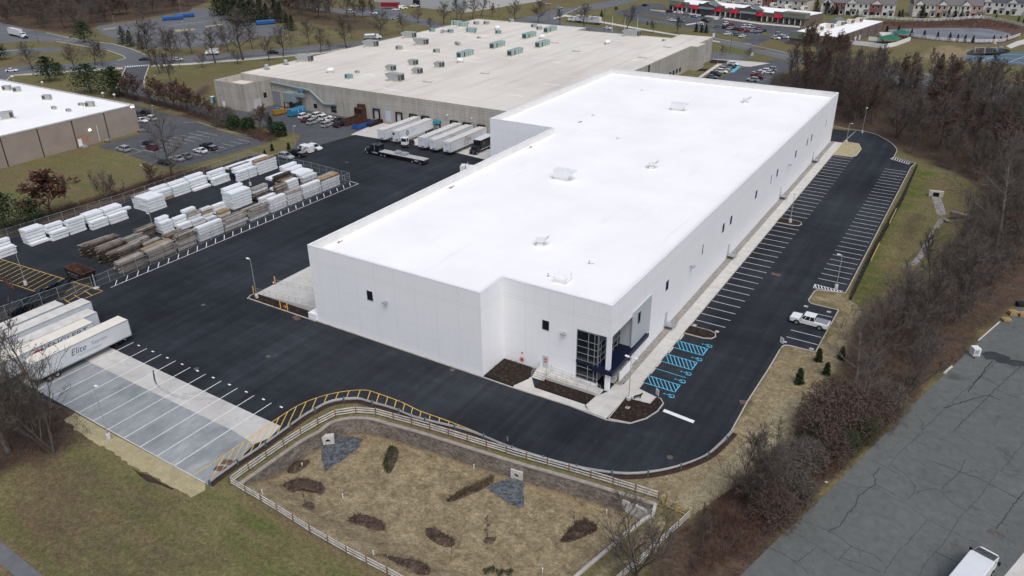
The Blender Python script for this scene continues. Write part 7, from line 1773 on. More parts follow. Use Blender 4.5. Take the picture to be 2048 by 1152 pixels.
for k,(x,y)in enumerate(((56.5,26.8),(56.5,21.9),(56.4,17.0),(56.4,14.7),(56.4,10.0))):
 q=MB();q.loft([[(x-.12,y+s*.9,.056),(x+.12,y+s*.9,.056),(x+.08,y+s*.9,.19),(x-.08,y+s*.9,.19)]for s in(1,-1)])
 tag(q.build('wheel_stop',M['concrete']),'white wheel stop at the walk, '+NTH[k]+' bay from the planted kerb island','wheel stop','accessible bay wheel stops')
M['iron']=mat('iron',(0.10,0.095,0.09),0.8,vary=.3);M['drain_rust']=mat('drain_rust',(0.14,0.075,0.05),0.9,vary=.3)
for b,lb in(((537,713),'round manhole cover in the yard between ramp and pad'),((407,610),'round manhole cover in front of the trailers'),((1340,915),'reddish manhole cover inside the big kerb curve'),((905,738+2),'faint manhole cover by the pad stall ends'),((694,325),'pale manhole cover near the flatbed lane'),((393,738),'round manhole cover near the last pad stalls')):
 g=G(*b);q=MB();q.lathe([(.42,0),(.42,.012),(.40,.016)],18);tag(q.build('manhole_cover',M['iron'],None,(g.x,g.y,Z_NEW)),lb,'manhole','manhole covers')
for b,rz,lb in(((1552,549),0,'rusty drain grate in the car park aisle'),((1492,805),R(25),'brown drain inlet in the outer kerb'),((593,636),R(-20),'rusty drain grate at the ramp bed kerb'),((442,938),R(20),'brown drain grate in the pad hatching, lower of two'),((458,925),R(20),'brown drain grate in the pad hatching, upper of two'),((1993,1068),R(-25),'dark double drain grate before the box truck'),((1052,911),R(-15),'brown drain inlet behind the barrier')):
 g=G(*b);t=thing('drain_grate',lb,'drain',(g.x,g.y,Z_PAD if b[0]<480 else Z_NEW),rz,'drain grates');q=MB();q.box(-.9,.9,-.5,.5,0,.012);q.build('frame',M['drain_rust']if b[0]<1900 else M['iron'],t);q=MB()
 for k in range(8):q.box(-.8+k*.21,-.7+k*.21,-.42,.42,.012,.02)
 q.build('grille',M['iron'],t)
for b,lb in(((1255,817),'square pale valve box in the entrance mulch bed'),((1389,651),'small square marker in the bay beside the kerb island'),((1434,664),'small square marker at the rounded kerb island tip')):
 g=G(*b);q=MB();q.box(-.3,.3,-.3,.3,0,.06);tag(q.build('valve_box',M['kerb'],None,(g.x,g.y,.165 if b[1]>800 else.04)),lb,'valve box','square valve boxes')
for b,lb in(((1612,613),'square pale drain cover at the bay corner by the tan island'),((1658,624),'square pale drain cover beside the white pickup tail'),((1569,684),'square pale drain cover by the bay sign'),((1623,698),'square pale drain cover at the tan island corner')):
 g=G(*b);q=MB();q.box(-.35,.35,-.3,.3,0,.015);tag(q.build('drain_cover',M['kerb'],None,(g.x,g.y,Z_NEW)),lb,'drain cover','pale drain covers')
g=G(1948,711);t=thing('ice_chest','white louvred box on a hitch at the loading lot kerb','box',(g.x,g.y,.03),R(35));t.scale=(.85,)*3
q=MB();q.box(-.65,.65,-.7,.7,.15,1.75);q.build('casing',PAINTS['white'],t)
q=MB()
for k in range(5):q.box(-.5,.3,-.73,-.7,.7+k*.17,.8+k*.17)
q.build('louvres',M['letter_grey'],t)
q=MB();q.tube((-.5,-.7,.3),(-.5,-1.3,.3),.05);q.tube((0,-.7,.3),(-.5,-1.3,.3),.05);q.lathe([(.12,0),(.12,.55),(.05,.65)],8,c0=(-.35,-1.0,.0));q.lathe([(.12,0),(.12,.55),(.05,.65)],8,c0=(.0,-1.0,.0));q.build('hitch',M['galv'],t)
M['pallet']=mat('pallet_wood',(0.40,0.29,0.13),0.85,vary=.25,scale=1.5)
def pallets(base,n,label,m='pallet',rz=R(28)):
 g=G(*base)
 for i in range(n):
  t=thing('wooden_pallet' if m=='pallet' else 'steel_rack',label[0]+', '+('bottom' if i==0 else('top' if i==n-1 else NTH[i]+' up'))+' of '+label[1],'pallet' if m=='pallet' else 'rack',(g.x+rnd.uniform(-.06,.06),g.y+rnd.uniform(-.06,.06),.03+i*.15),rz+rnd.uniform(-.06,.06),'pallets at the loading lot edge')
  q=MB()
  for k in range(7):q.box(-.6+k*.185,-.48+k*.185,-.6,.6,.12,.143)
  q.build('deck_boards',M[m],t);q=MB()
  for y in(-.58,-.05,.48):q.box(-.6,.62,y,y+.1,.02,.12)
  q.build('stringers',M[m],t)
pallets((2012,642),3,('tan pallet','the stack closest to the kerb'));pallets((2024,630),5,('tan pallet','the taller stack behind it'));pallets((2044,632),4,('tan pallet','the stack at the frame edge'))
pallets((2040,612),5,('dark grey rack','the slatted pile above the pallets'),'dark_metal')
g=G(1275,799);t0=g
def dog():
 me=bpy.data.meshes.new('dog');V=[(0,0,.42),(.22,0,.47),(.38,0,.50),(.48,0,.62),(.55,0,.72),(.68,0,.70),(-.22,0,.43),(-.38,0,.45),(-.52,0,.36),(-.62,0,.24),(.34,.09,.34),(.35,.09,.18),(.36,.09,.02),(.34,-.09,.34),(.30,-.09,.18),(.31,-.09,.02),(-.36,.09,.32),(-.43,.09,.18),(-.40,.09,.02),(-.36,-.09,.32),(-.45,-.09,.18),(-.44,-.09,.02),(.53,.05,.83),(.53,-.05,.83)]
 E=[(0,1),(1,2),(2,3),(3,4),(4,5),(0,6),(6,7),(7,8),(8,9),(2,10),(10,11),(11,12),(2,13),(13,14),(14,15),(7,16),(16,17),(17,18),(7,19),(19,20),(20,21),(4,22),(4,23)]
 Rr=[.13,.15,.14,.085,.09,.045,.12,.12,.03,.02]+[.06,.035,.032]*2+[.075,.04,.032]*2+[.02,.02]
 me.from_pydata(V,E,[]);o=bpy.data.objects.new('dog',me);COL.objects.link(o)
 o.modifiers.new('skin','SKIN');sv=me.skin_vertices[0].data
 for i,r in enumerate(Rr):sv[i].radius=(r,r)
 sv[0].use_root=True
 s=o.modifiers.new('sub','SUBSURF');s.levels=1;s.render_levels=1
 me.materials.append(mat('dog_black',(.012,.012,.014),.7))
 return o
o=dog();o.location=(g.x,g.y,.155);o.rotation_euler=(0,0,R(40));o.scale=(1.15,)*3;tag(o,'black dog standing on the pale concrete beside the mulch','dog')
for(px_,py_),lb in(((216,284),'pale picnic table by the white door of the brick wall'),((283,264),'pale picnic table at the brick warehouse corner')):
 g=G(px_,py_);t=thing('picnic_table',lb,'table',(g.x,g.y,0.02),R(85),'picnic tables');q=MB();q.box(-.95,.95,-.38,.38,.72,.78);q.build('tabletop',M['plank_pale'],t)
 for s in(-1,1):q=MB();q.box(-.95,.95,s*.75-.13,s*.75+.13,.42,.47);q.build('bench',M['plank_pale'],t)
 q=MB()
 for x in(-.7,.7):q.tube((x,-.75,0),(x,-.2,.72),.05);q.tube((x,.75,0),(x,.2,.72),.05);q.tube((x,-.75,.4),(x,.75,.4),.04)
 q.build('leg',M['dark_metal'],t)
M['canopy_green']=mat('canopy_green',(0.02,0.14,0.095),.7,vary=.15)
for(px_,py_),s,lb in(((1777,86),4.4,'green shade canopy nearer the lawn in the play yard'),((1800,75),3.8,'green shade canopy further back in the play yard')):
 g=G(px_,py_);t=thing('shade_canopy',lb,'canopy',(g.x,g.y,0),R(-10),'green canopies');q=MB();q.add([(-s,-s,2.4),(s,-s,2.4),(s,s,2.4),(-s,s,2.4),(0,0,4.0)],[(0,1,4),(1,2,4),(2,3,4),(3,0,4),(3,2,1,0)]);q.build('roof',M['canopy_green'],t)
 for a in(-1,1):
  for b in(-1,1):q=MB();q.tube((a*s*.9,b*s*.9,0),(a*s*.9,b*s*.9,2.45),.08);q.build('leg',M['dark_metal'],t)
g=G(1993,101);t=thing('playground_tower','colourful playground tower with slide beside the blue court','playground',(g.x,g.y,.03),R(20))
q=MB();q.box(-3,0,-1,1,1.2,1.35);q.box(.5,2.5,-1,1,1.5,1.65);q.build('deck',M['letter_gold'],t);q=MB()
for x in(-3,-1.5,0,.6,2.4):
 for y in(-1,1):q.tube((x,y,0),(x,y,3.2),.07)
q.build('posts',M['blue_steel'],t);q=MB();q.add([(2.5,-.4,1.5),(2.5,.4,1.5),(5,.4,.2),(5,-.4,.2)],[(0,1,2,3)]);q.add([(-1,-1.0,1.3),(-.2,-1.0,1.3),(-.2,-3.2,.2),(-1,-3.2,.2)],[(0,1,2,3)]);q.build('slide',M['blue_steel'],t);q=MB();q.lathe([(1.1,3.0),(.1,3.8)],4,c0=(-1.5,0,0));q.build('roof',M['gate_wood'],t)
g=G(1958,106);t=thing('swing_frame','white swing frame on the dark play surface','playground',(g.x,g.y,.03),R(20));q=MB()
for x in(-2,2):q.tube((x,-1,0),(x,0,2.4),.05);q.tube((x,1,0),(x,0,2.4),.05)
q.tube((-2,0,2.4),(2,0,2.4),.05);q.build('frame',M['white_metal'],t)
for x in(-.8,.8):q=MB();q.tube((x-.2,0,2.4),(x-.2,0,.6),.015,.015,4);q.tube((x+.2,0,2.4),(x+.2,0,.6),.015,.015,4);q.box(x-.25,x+.25,-.12,.12,.55,.6);q.build('swing_seat',M['black_rubber'],t)
chain_fence('tall dark mesh fence at the tennis court end',wp((1926,122),(1931,108),(2010,104)),3.2,4)
p=S(1871,393);t=thing('culvert','dark culvert mouth with stone wings in the meadow','culvert',(p.x,p.y,p.z-.1),R(10));q=MB();q.box(-1.6,-.7,-.3,.6,0,1.5);q.box(.7,1.6,-.3,.6,0,1.5);q.box(-.7,.7,-.3,.6,1.2,1.5);q.build('headwall',M['timber']if 'timber' in M else M['kerb'],t);q=MB();q.box(-.7,.7,.1,.5,0,1.2);q.build('mouth',M['black_rubber'],t)
p=S(1916,436);t=thing('stone_block_wall','small dark stone wall at the channel bend','wall',(p.x,p.y,p.z),R(-20));q=MB();q.box(-1.8,1.8,-.5,.5,0,1.2);q.build('wall_face',M['block_wall'],t)
t=thing('low_rail','low dark cable rail along the old car lot','rail',(0,0,0));q=MB();pts=[Vector((*p,.45))for p in wp((355,328),(380,322),(430,307),(440,308),(476,296),(500,290))];q.path(pts,.05,4);q.build('rail',M['dark_metal'],t)
for p in pts:q=MB();q.tube((p.x,p.y,0),(p.x,p.y,.6),.07,.07,5);q.build('post',M['dark_metal'],t)
for b,lb in(((1652,905+60),'white scrap of litter on the leaf strip, upper'),((1619,976),'white stick of litter on the leaf strip'),((1614,990),'white scrap of litter on the leaf strip, lower'),((283,331),'pale plank lying on the lawn before the old lot')):
 g=G(*b);q=MB();q.obox((0,0,.02),1.0 if 'plank' in lb or 'stick' in lb else.35,.12 if 'plank' in lb or 'stick' in lb else.25,.1,.6);tag(q.build('litter_scrap',M['letter_white'],None,(g.x,g.y,0)),lb,'litter')
M['bark']=mat('bark',(0.085,0.072,0.062),0.95,vary=.3,scale=2);M['bark_pale']=mat('bark_pale',(0.13,0.118,0.105),0.95,vary=.4,scale=1.5)
M['twig']=mat('twig',(0.115,0.10,0.088),0.95,vary=.25,scale=.4);M['twig_red']=mat('twig_red',(0.105,0.074,0.062),0.95,vary=.3,scale=.4)
M['leaf_russet']=mat('leaf_russet',(0.13,0.06,0.04),0.9,vary=.5,scale=.6);M['leaf_maroon']=mat('leaf_maroon',(0.10,0.042,0.031),0.9,vary=.5,scale=.6)
M['leaf_brown']=mat('leaf_brown',(0.10,0.062,0.046),0.9,vary=.5,scale=.6)
M['needle']=mat('needle',(0.030,0.055,0.022),0.9,vary=.5,scale=.8);M['needle_dark']=mat('needle_dark',(0.017,0.030,0.016),0.9,vary=.5,scale=.8);M['brush_green']=mat('brush_green',(0.055,0.066,0.034),0.9,vary=.5,scale=.8)
M['dead_grass']=mat('dead_grass',(0.12,0.09,0.055),0.95,vary=.4,scale=.8);M['dead_brown']=mat('dead_brown',(0.11,0.078,0.062),0.95,vary=.4,scale=.8)
def rv(r):return Vector((r.gauss(0,1),r.gauss(0,1),r.gauss(0,1))).normalized()
def rib(w,p,d,L,wd,r):
 s=d.cross(rv(r))
 if s.length<1e-3:return
 s=s.normalized()*wd/2
 w.add([p-s,p+s,p+d*L],[(0,1,2)])
def card(w,p,s,r,flat=.5):
 a=rv(r);a.z*=flat;a.normalize();b=a.cross(rv(r)).normalized()
 w.add([p-a*s-b*s*.5,p+a*s*.2-b*s*.6,p+a*s+b*s*.3,p-a*s*.2+b*s*.6],[(0,1,2,3)])
def bare(seed,h,spread,nl=13,f0=.25,name='bare_tree',tm='bark',cm='twig',leaf=None,lean=.5,stems=1,tw=8,nleaf=2,ls=.2,wd=1.9):
 r=random.Random(seed);q=MB();w=MB();lf=MB();t=thing(name,None,'tree')
 for s in range(stems):
  d=Vector((r.gauss(0,.06+.22*(stems>1)),r.gauss(0,.06+.22*(stems>1)),1)).normalized();p=Vector((r.gauss(0,.15),r.gauss(0,.15),-.1))if stems>1 else Vector((0,0,-.1))
  R0=h*.0165/(stems**.4);pts=[p];n=7
  for k in range(n):d=(d+rv(r)*.09+Vector((0,0,.05))).normalized();pts.append(pts[-1]+d*h*.93/n)
  for k in range(n):q.tube(pts[k],pts[k+1],R0*(1-k/n*.82)*(1.35 if k==0 else 1),R0*(1-(k+1)/n*.82),6,cap=False)
  for i in range(nl):
   f=f0+(1-f0)*(i+.5)/nl;k=min(n-1,int(f*n));b=pts[k].lerp(pts[k+1],f*n-k)
   a=i*2.4+r.uniform(-.5,.5);el=lean+.7*f+r.uniform(-.25,.2);L=h*spread*(1.12-.66*f)*r.uniform(.8,1.15)
   d1=Vector((math.cos(a)*math.cos(el),math.sin(a)*math.cos(el),math.sin(el)));r1=R0*(.52-.3*f);pp=b
   for s1 in range(3):
    d1=(d1+rv(r)*.16+Vector((0,0,.12))).normalized();np_=pp+d1*L/3;q.tube(pp,np_,r1*(1-s1*.28),r1*(.72-s1*.28)+.008,4,cap=False)
    for j in range(3):
     e=pp.lerp(np_,r.random());d2=(d1+rv(r)*.75+Vector((0,0,.2))).normalized();L2=L*r.uniform(.28,.55)
     q.tube(e,e+d2*L2,r1*.42,.016,3,cap=False)
     for m_ in range(4):
      e2=e+d2*L2*r.uniform(.25,1);d3=(d2+rv(r)*.8+Vector((0,0,.15))).normalized();L3=L2*r.uniform(.4,.8)
      rib(w,e2,d3,L3,.042*wd,r)
      for z in range(tw):
       e3=e2+d3*L3*r.uniform(.1,.95);d4=(d3+rv(r)*.8).normalized();rib(w,e3,d4,L3*r.uniform(.35,.75),.03*wd,r)
       if leaf and z<nleaf:card(lf,e3+d4*L3*.3,ls*r.uniform(.6,1.3),r)
    pp=np_
 q.build('trunk',M[tm],t)
 if leaf:w.v+=[];b=len(w.v);w.add(lf.v,lf.f,1);w.build('crown',[M[cm],M[leaf]],t)
 else:w.build('crown',M[cm],t)
 t['h']=h;PROTO.append(t);return t
def pine(seed,h,rad,cm='needle',name='pine_tree',cone=False,f0=.22,n=42):
 r=random.Random(seed);q=MB();w=MB();t=thing(name,None,'tree')
 q.tube((0,0,-.1),(r.gauss(0,.2),r.gauss(0,.2),h*.95),h*.02,.03,6)
 for i in range(n):
  f=f0+(1-f0)*(i/n);rr=rad*((1-f)**(.75 if cone else.5))*(1.25 if not cone else 1.35)*r.uniform(.7,1.1);a=i*2.4+r.uniform(-.4,.4);z=h*f
  e=Vector((math.cos(a)*rr,math.sin(a)*rr,z-(rr*.15 if cone else-rr*.12)))
  q.tube((0,0,z-.2),e,.05,.015,3,cap=False)
  for k in range(26 if not cone else 22):
   g=r.random()**.6;c0=Vector((0,0,z)).lerp(e,g);card(w,c0+rv(r)*(rr*.22+.12),(.30 if not cone else.24)*r.uniform(.6,1.3),r,.6)
 q.build('trunk',M['bark'],t);w.build('crown',M[cm],t);t['h']=h;PROTO.append(t);return t
def shrub(seed,h,rad,cm,name='shrub',n=260,ribs=True):
 r=random.Random(seed);w=MB();t=thing(name,None,'shrub');q=MB()
 for i in range(9):a=r.uniform(0,6.3);q.tube((0,0,-.05),(math.cos(a)*rad*.5,math.sin(a)*rad*.5,h*.7),.03,.012,3,cap=False)
 for i in range(n):
  a=r.uniform(0,6.3);g=r.random()**.5;z=h*r.random()**.8;rr=rad*g*math.sqrt(max(.05,1-(z/h-.35)**2*1.6));p=Vector((math.cos(a)*rr,math.sin(a)*rr,z))
  if ribs:rib(w,p*.9,(rv(r)+Vector((0,0,.45))).normalized(),h*.2*r.uniform(.5,1.3),.05,r)
  else:card(w,p,.13*(h**.5)*r.uniform(.6,1.4),r)
 q.build('stems',M['bark'],t);w.build('foliage',M[cm],t);t['h']=h;PROTO.append(t);return t
T={'b1':bare(1,15,.42),'b2':bare(2,15,.46,14,.2),'b3':bare(3,15,.34,14,.3,lean=.6),'b4':bare(4,12,.30,12,.3,lean=.7),'b5':bare(5,14,.46,10,.12,tm='bark_pale',lean=.35,wd=1.2),'n1':bare(15,15,.44,11,.16,wd=1.2,lean=.45),'r1':bare(6,12,.42,13,.2,'reddish_twigged_tree',cm='twig_red'),'r2':bare(7,13,.36,13,.25,'reddish_twigged_tree',cm='twig_red',lean=.8),'m1':bare(8,10,.40,6,.1,'multi_stemmed_tree',stems=4,lean=.7,tw=5,wd=1.1),'o1':bare(9,9,.50,12,.24,'oak_tree',leaf='leaf_maroon',nleaf=8,tw=12,ls=.25),'o2':bare(10,8,.42,11,.26,'oak_tree',leaf='leaf_russet',nleaf=1,ls=.22),'sap':bare(11,4,.16,4,.3,tw=2),'w1':bare(12,14,.38,12,.22,'brown_leaved_tree',leaf='leaf_brown',nleaf=2,ls=.28,cm='twig_red'),'p1':pine(21,9,3.6),'p2':pine(22,11,5.6,n=60),'c1':pine(23,9,2.7,'needle_dark','cedar_tree',True,.04,56),'c2':pine(24,6,1.35,'needle_dark','cypress_tree',True,.05,40),'cs':pine(25,2.4,.45,'needle','young_evergreen',True,.05,30),'s1':shrub(31,2.6,1.9,'twig','bare_shrub',2200),'s2':shrub(32,3.2,1.9,'brush_green','green_shrub',2600),'s3':shrub(33,2.4,2.0,'twig_red','bare_shrub',2200),'s4':shrub(34,4.0,2.2,'needle','dark_shrub',1500,False),'bed':shrub(35,.42,.34,'dead_grass','bed_plant',50),'bedd':shrub(36,.5,.45,'brush_green','bed_plant',60,False)}
CAT={'s':'shrub','b':'tree'}
rt=random.Random(77)
WIDE={'b':1.45,'r':1.4,'p':1.35,'o':1.4,'n':1.35,'w':1.4}
def plant(k,base,top,label,group,z=0.0,P=None,sw=None):
 g=P if P is not None else G(*base,z)
 h=px_height(Vector((g.x,g.y,0)),top)-(g.z if P is not None else 0)if top is not None else T[k]['h']
 s=h/T[k]['h']
 o=dup(T[k],(g.x,g.y,g.z if P is not None else z),rt.uniform(0,6.28),label,group=group,scale=(s*(f:=WIDE.get(k[0],1)if g.y>0 and g.x<60 else 1),s*f,s),swap=sw)
 return o
gv='roadside trees'
for k,x,y,ty,lb in(('p2',170,85,44,'big rounded pine at the side road beside the utility pole'),('c1',247,88,52,'dark evergreen at the road bend, tallest of the clump'),('c1',262,93,60,'dark evergreen in the clump at the road bend, middle one'),('c1',284,98,66,'dark evergreen at the junction side of the clump'),('p1',100,163,113,'pine with leaning trunk on the verge behind the brick warehouse'),('p2',182,187,128,'spreading pine behind the white roof corner'),('p1',233,194,134,'tall thin pine at the driveway mouth'),('p1',120,151,125,'low dark pine beside the leaning one'),('p1',2,120,86,'pine cut by the picture edge'),('p2',20,467,386,'big green pine by the grass side fence'),('p1',69,448,400,'smaller green pine beside the maroon leaved oak'),('o1',101,432,356,'maroon leaved oak on the lawn behind the lumber'),('o2',312,373,330,'thin russet oak behind the lumber stacks'),('n1',347,357,238,'big bare tree with pale trunk at the old lot edge'),('m1',208,402,345,'multi stemmed bare tree on the lawn'),('b4',224,400,352,'slender bare tree next to the multi stemmed one'),('sap',252,396,356,'thin brown sapling behind the big lumber block'),('b2',65,138,88,'broad bare tree between the two road branches'),('b2',147,141,92,'bare tree with reddish twigs on the road verge'),('b2',190,130,84,'wide bare tree at the junction verge'),('b3',205,133,88,'narrow bare tree beside the wide one at the junction'),('b1',304,131,42,'tall bare tree exactly at the junction corner'),('b1',320,148,95,'bare tree on the junction lawn slope'),('b4',343,170,110,'thin bare tree halfway down the lawn slope'),('b1',333,115,62,'bare tree on the far verge after the junction'),('b3',346,128,70,'bare tree between pole and junction'),('b3',358,105,60,'upright bare tree at the far lot edge'),('b1',385,108,62,'bare tree between far lot and main road, first after the pole'),('b2',405,136,108,'small bare tree on the near verge by the white box truck'),('b1',431,126,62,'bare tree on the near verge past the box truck'),('b1',444,94,55,'bare tree at the far lot corner'),('b2',457,103,65,'bare tree in front of the far lot end'),('b2',475,128,100,'small spreading bare tree by the pale roadside walk'),('b1',486,120,28,'very tall bare tree at the roadside before the beige roof'),('b1',505,98,52,'bare tree by the short blue container'),('b1',538,121,78,'bare tree next to the black suv'),('b2',566,113,55,'round bare tree after the black suv'),('b1',619,90,42,'bare tree on the far lawn slope'),('b1',641,105,58,'round topped bare tree at the roadside curve'),('b2',660,102,80,'small bare tree at the beige roof edge'),('b1',693,96,34,'tall bare tree at the beige roof edge'),('b3',704,78,48,'bare tree beyond the road curve'),('b2',762,73,25,'broad bare tree behind the grey truck'),('b2',807,66,30,'bare tree with wide low crown on the lane lawn'),('b2',837,46,18,'round bare tree on the depot lawn slope'),('b2',860,58,36,'small bare tree at the beige roof edge by the lane'),('b1',887,50,8,'bare tree before the pale depot wall, first'),('b3',914,41,0,'tall bare tree before the pale depot wall, second'),('b3',921,43,2,'tall bare tree before the pale depot wall, third'),('b3',945,38,-6,'tall bare tree at the depot corner, outer'),('b3',962,33,-6,'tall bare tree at the depot corner, inner'),('b4',984,35,8,'bare tree on the depot corner lawn'),('b2',1030,40,4,'dense bare tree at the crossing'),('r1',1076,46,4,'red budded bare tree behind the beige roof'),('b4',1120,50,18,'reddish slim tree behind the beige roof'),('b1',1168,60,12,'tall bare tree in front of the long white truck'),('b3',1252,63,14,'tall bare tree behind the silver roof unit'),('b3',1307,66,42,'bushy bare tree at the shop lot edge'),('r2',1354,68,36,'reddish bare tree at the shop lot edge'),('r1',745,34,2,'russet tree by the depot lane'),('w1',725,36,0,'russet leaved tree beside the depot lane wood'),('b2',1444,110,92,'small bare tree on the tower lawn'),('b2',1496,116,98,'small bare tree by the white roadside sign'),('c2',1203,35,20,'dark evergreen on the crossing island'),('c2',1392,64,45,'dark cypress at the shop lot, first of three'),('c2',1403,65,47,'dark cypress at the shop lot, middle of three'),('c2',1412,66,48,'dark cypress at the shop lot, last of three'),('c2',1295,50,42,'small round evergreen at the shop lot corner'),('s2',1232,20,13,'round green bush at the crossing corner'),('c1',1879,146,108,'dark evergreen on the park edge before the road'),('o2',1900,146,112,'orange leaved tree beside the park evergreen'),('b4',1862,142,98,'bare tree with yellowing twigs at the park edge'),('cs',545,302,288,'small evergreen on the grass, first of three'),('cs',578,300,286,'small evergreen on the grass by the parked cars'),('cs',530,311,300,'small evergreen beside the silver suv'),('s4',470,258,232,'dark green bush at the yard entrance'),('s1',451,252,212,'grey twiggy bush at the yard entrance'),('s4',497,262,236,'dark green bush beside the white sign'),('c1',545,270,232,'green evergreen at the hedge end'),('s4',560,272,245,'dark bush at the hedge end'),('o2',519,262,215,'russet tree behind the hedge end evergreen'),('b4',536,258,225,'bare sapling behind the hedge end evergreen'),):plant(k,(x,y),ty,lb,gv)
for i,(x,y,ty)in enumerate(((240,194,152),(262,200,158),(281,203,150),(305,208,178),(321,211,160),(335,214,166),(349,218,165),(362,221,172),(376,223,178),(390,227,176),(403,232,190),(418,238,204),(430,243,210))):
 plant('o2' if i%3 else 'o2',(x,y),ty,f'russet leaved tree in the hedge row, {NTH[i]} from the driveway mouth','russet trees along the old lot')
ev=[(1766+6,70,51),(1796,66,50),(1822,72,57),(1847,76,60),(1874,79,63),(1898,82,65),(1914,83,68),(1929,84,69),(1945,85,70),(1986,84,70),(2000,82,71),(2012,81,69)]
for i,(x,y,ty)in enumerate(ev):plant('c2',(x,y),ty,f'dark evergreen on the park side of the pond, {NTH[i]} from the canopies','evergreens by the pond')
ev=[(1552,18,0),(1570,17,2),(1582,16,0),(1598,16,-2),(1612,15,-4),(1632,22,-2),(1645,24,4),(1652,28,0),(1662,30,10),(1672,29,11),(1683,29,12),(1692,29,13),(1700,30,15),(1713,36,18),(1767,32,4)]
for i,(x,y,ty)in enumerate(ev):plant('c1' if i%3 else 'c2',(x,y),ty,f'dark evergreen screening the town houses behind the shops, {NTH[i]} along','evergreens behind the shops')
ev=[(1797,36,20),(1803,35,18),(1843,37,8),(1895,39,17),(1908,38,19),(1922,37,19),(1933,36,21),(1962,34,20),(1992,37,28),(2036,44,32),(2046,48,36),(1938,35,25),(1948,35,27)]
for i,(x,y,ty)in enumerate(ev):plant('c1' if i%2 else 'c2',(x,y),ty,f'pointed dark evergreen between pond fence and town houses, {NTH[i]} along','evergreens by the town houses')
for i,(x,y,ty)in enumerate(((436,32,-20),(448,30,-20),(460,40,-18),(475,46,-15),(490,52,-12),(505,44,-14),(522,40,-10),(535,42,5),(552,38,-4),(575,58,26),(585,62,30),(562,46,4))):
 plant('c1',(x,y),ty,f'dark conifer beside the far lot, {NTH[i]} from the wood','conifers beside the far lot')
def inpoly(p,poly):return poly_sd(p,poly)>0
def scatter(polys,dist,kinds,label,group,hr,limit,avoid=(),seed=1,margin=1.0,xy=1.0):
 r=random.Random(seed);pts=[];tries=0
 ws=[wp(*p)for p in polys];A=[]
 for w in ws:xs=[p[0]for p in w];ys=[p[1]for p in w];A.append((min(xs),max(xs),min(ys),max(ys),w))
 while len(pts)<limit and tries<limit*60:
  tries+=1;a=r.choices(A,[(b[1]-b[0])*(b[3]-b[2])for b in A])[0];p=(r.uniform(a[0],a[1]),r.uniform(a[2],a[3]))
  if not inpoly(p,a[4])or any(poly_sd(p,v)>-margin for v in avoid):continue
  if any((p[0]-s[0])**2+(p[1]-s[1])**2<dist*dist for s in pts):continue
  pts.append(p);k=r.choice(kinds);lb=label[k[0]]if isinstance(label,dict)else label
  h=r.uniform(*hr)*(1 if k[0]!='s' else.25);s=h/T[k]['h']if k[0]!='s' else r.uniform(.7,1.3)
  dup(T[k],(p[0],p[1],0),r.uniform(0,6.28),lb,group=group,scale=(s*xy*r.uniform(.9,1.15),s*xy*r.uniform(.9,1.15),s))
 return pts
W_A=[(1676,200),(1690,258),(1740,256),(1790,278),(1860,322),(1950,366),(2070,382),(2110,300),(2110,190),(1960,186),(1830,174),(1740,162),(1640,150),(1600,160),(1640,178)]
W_B=[(1978,390),(1935,450),(1895,530),(1845,590),(1790,640),(1730,700),(1710,760),(1680,825),(1720,840),(1815,750),(1910,655),(2030,555),(2140,460),(2160,380)]
LBW={'b':'bare grey tree among many in the wood across the far turn','r':'bare reddish twigged tree in the wood across the far turn','w':'bare tree with brown leaves clinging, in the wood across the far turn','m':'multi stemmed bare tree in the wood across the far turn'}
swv=[SWALE]
scatter([W_A],4.4,['b1','b2','b3','b4','b2','r1','r2','w1','m1','b1'],LBW,'trees of the wood across the far turn',(9,16),112,swv,11,3.0)
LBW['n']=LBW['b']
LBX={k:v.replace('in the wood across the far turn','in the wood beside the loading lot').replace('the wood across the far turn','the wood beside the loading lot')for k,v in LBW.items()}
scatter([W_B],4.4,['b1','b2','b3','b5','m1','r1','m1','n1'],LBX,'trees of the wood beside the loading lot',(7.5,13),44,swv,12,2.0)
LBY={k:v.replace('across the far turn','behind the white warehouse')for k,v in LBW.items()}
scatter([[(1545,165),(1600,150),(1650,160),(1690,190),(1680,215),(1600,200),(1540,188)],[(1590,112),(1625,100),(1700,130),(1760,150),(1800,165),(1740,150),(1660,130)]],3.6,['b1','b3','w1','r2','w1','b4'],LBY,'trees of the wood behind the white warehouse',(8,13),30,(),13)
LBZ={k:v.replace('in the wood across the far turn','in the wood beyond the side road').replace('the wood across the far turn','the wood beyond the side road')for k,v in LBW.items()}
scatter([[(-10,6),(-10,48),(60,54),(120,64),(165,60),(190,47),(250,38),(330,25),(400,12),(425,4),(330,0),(100,0)]],4.2,['b1','b2','r2','b2','r1','w1'],LBZ,'trees of the wood beyond the side road',(8,13),84,(),14,1.0,1.6)
LBV={k:v.replace('in the wood across the far turn','in the strip by the depot lane').replace('the wood across the far turn','the strip by the depot lane')for k,v in LBW.items()}
scatter([[(540,20),(600,40),(660,45),(720,52),(760,48),(720,34),(640,24),(590,8),(540,2)]],5.0,['b1','b3','r2','w1','w1'],LBV,'trees in the strip by the depot lane',(10,15),26,(),15,1.0,1.35)
gn='trees beside the basin and pad'
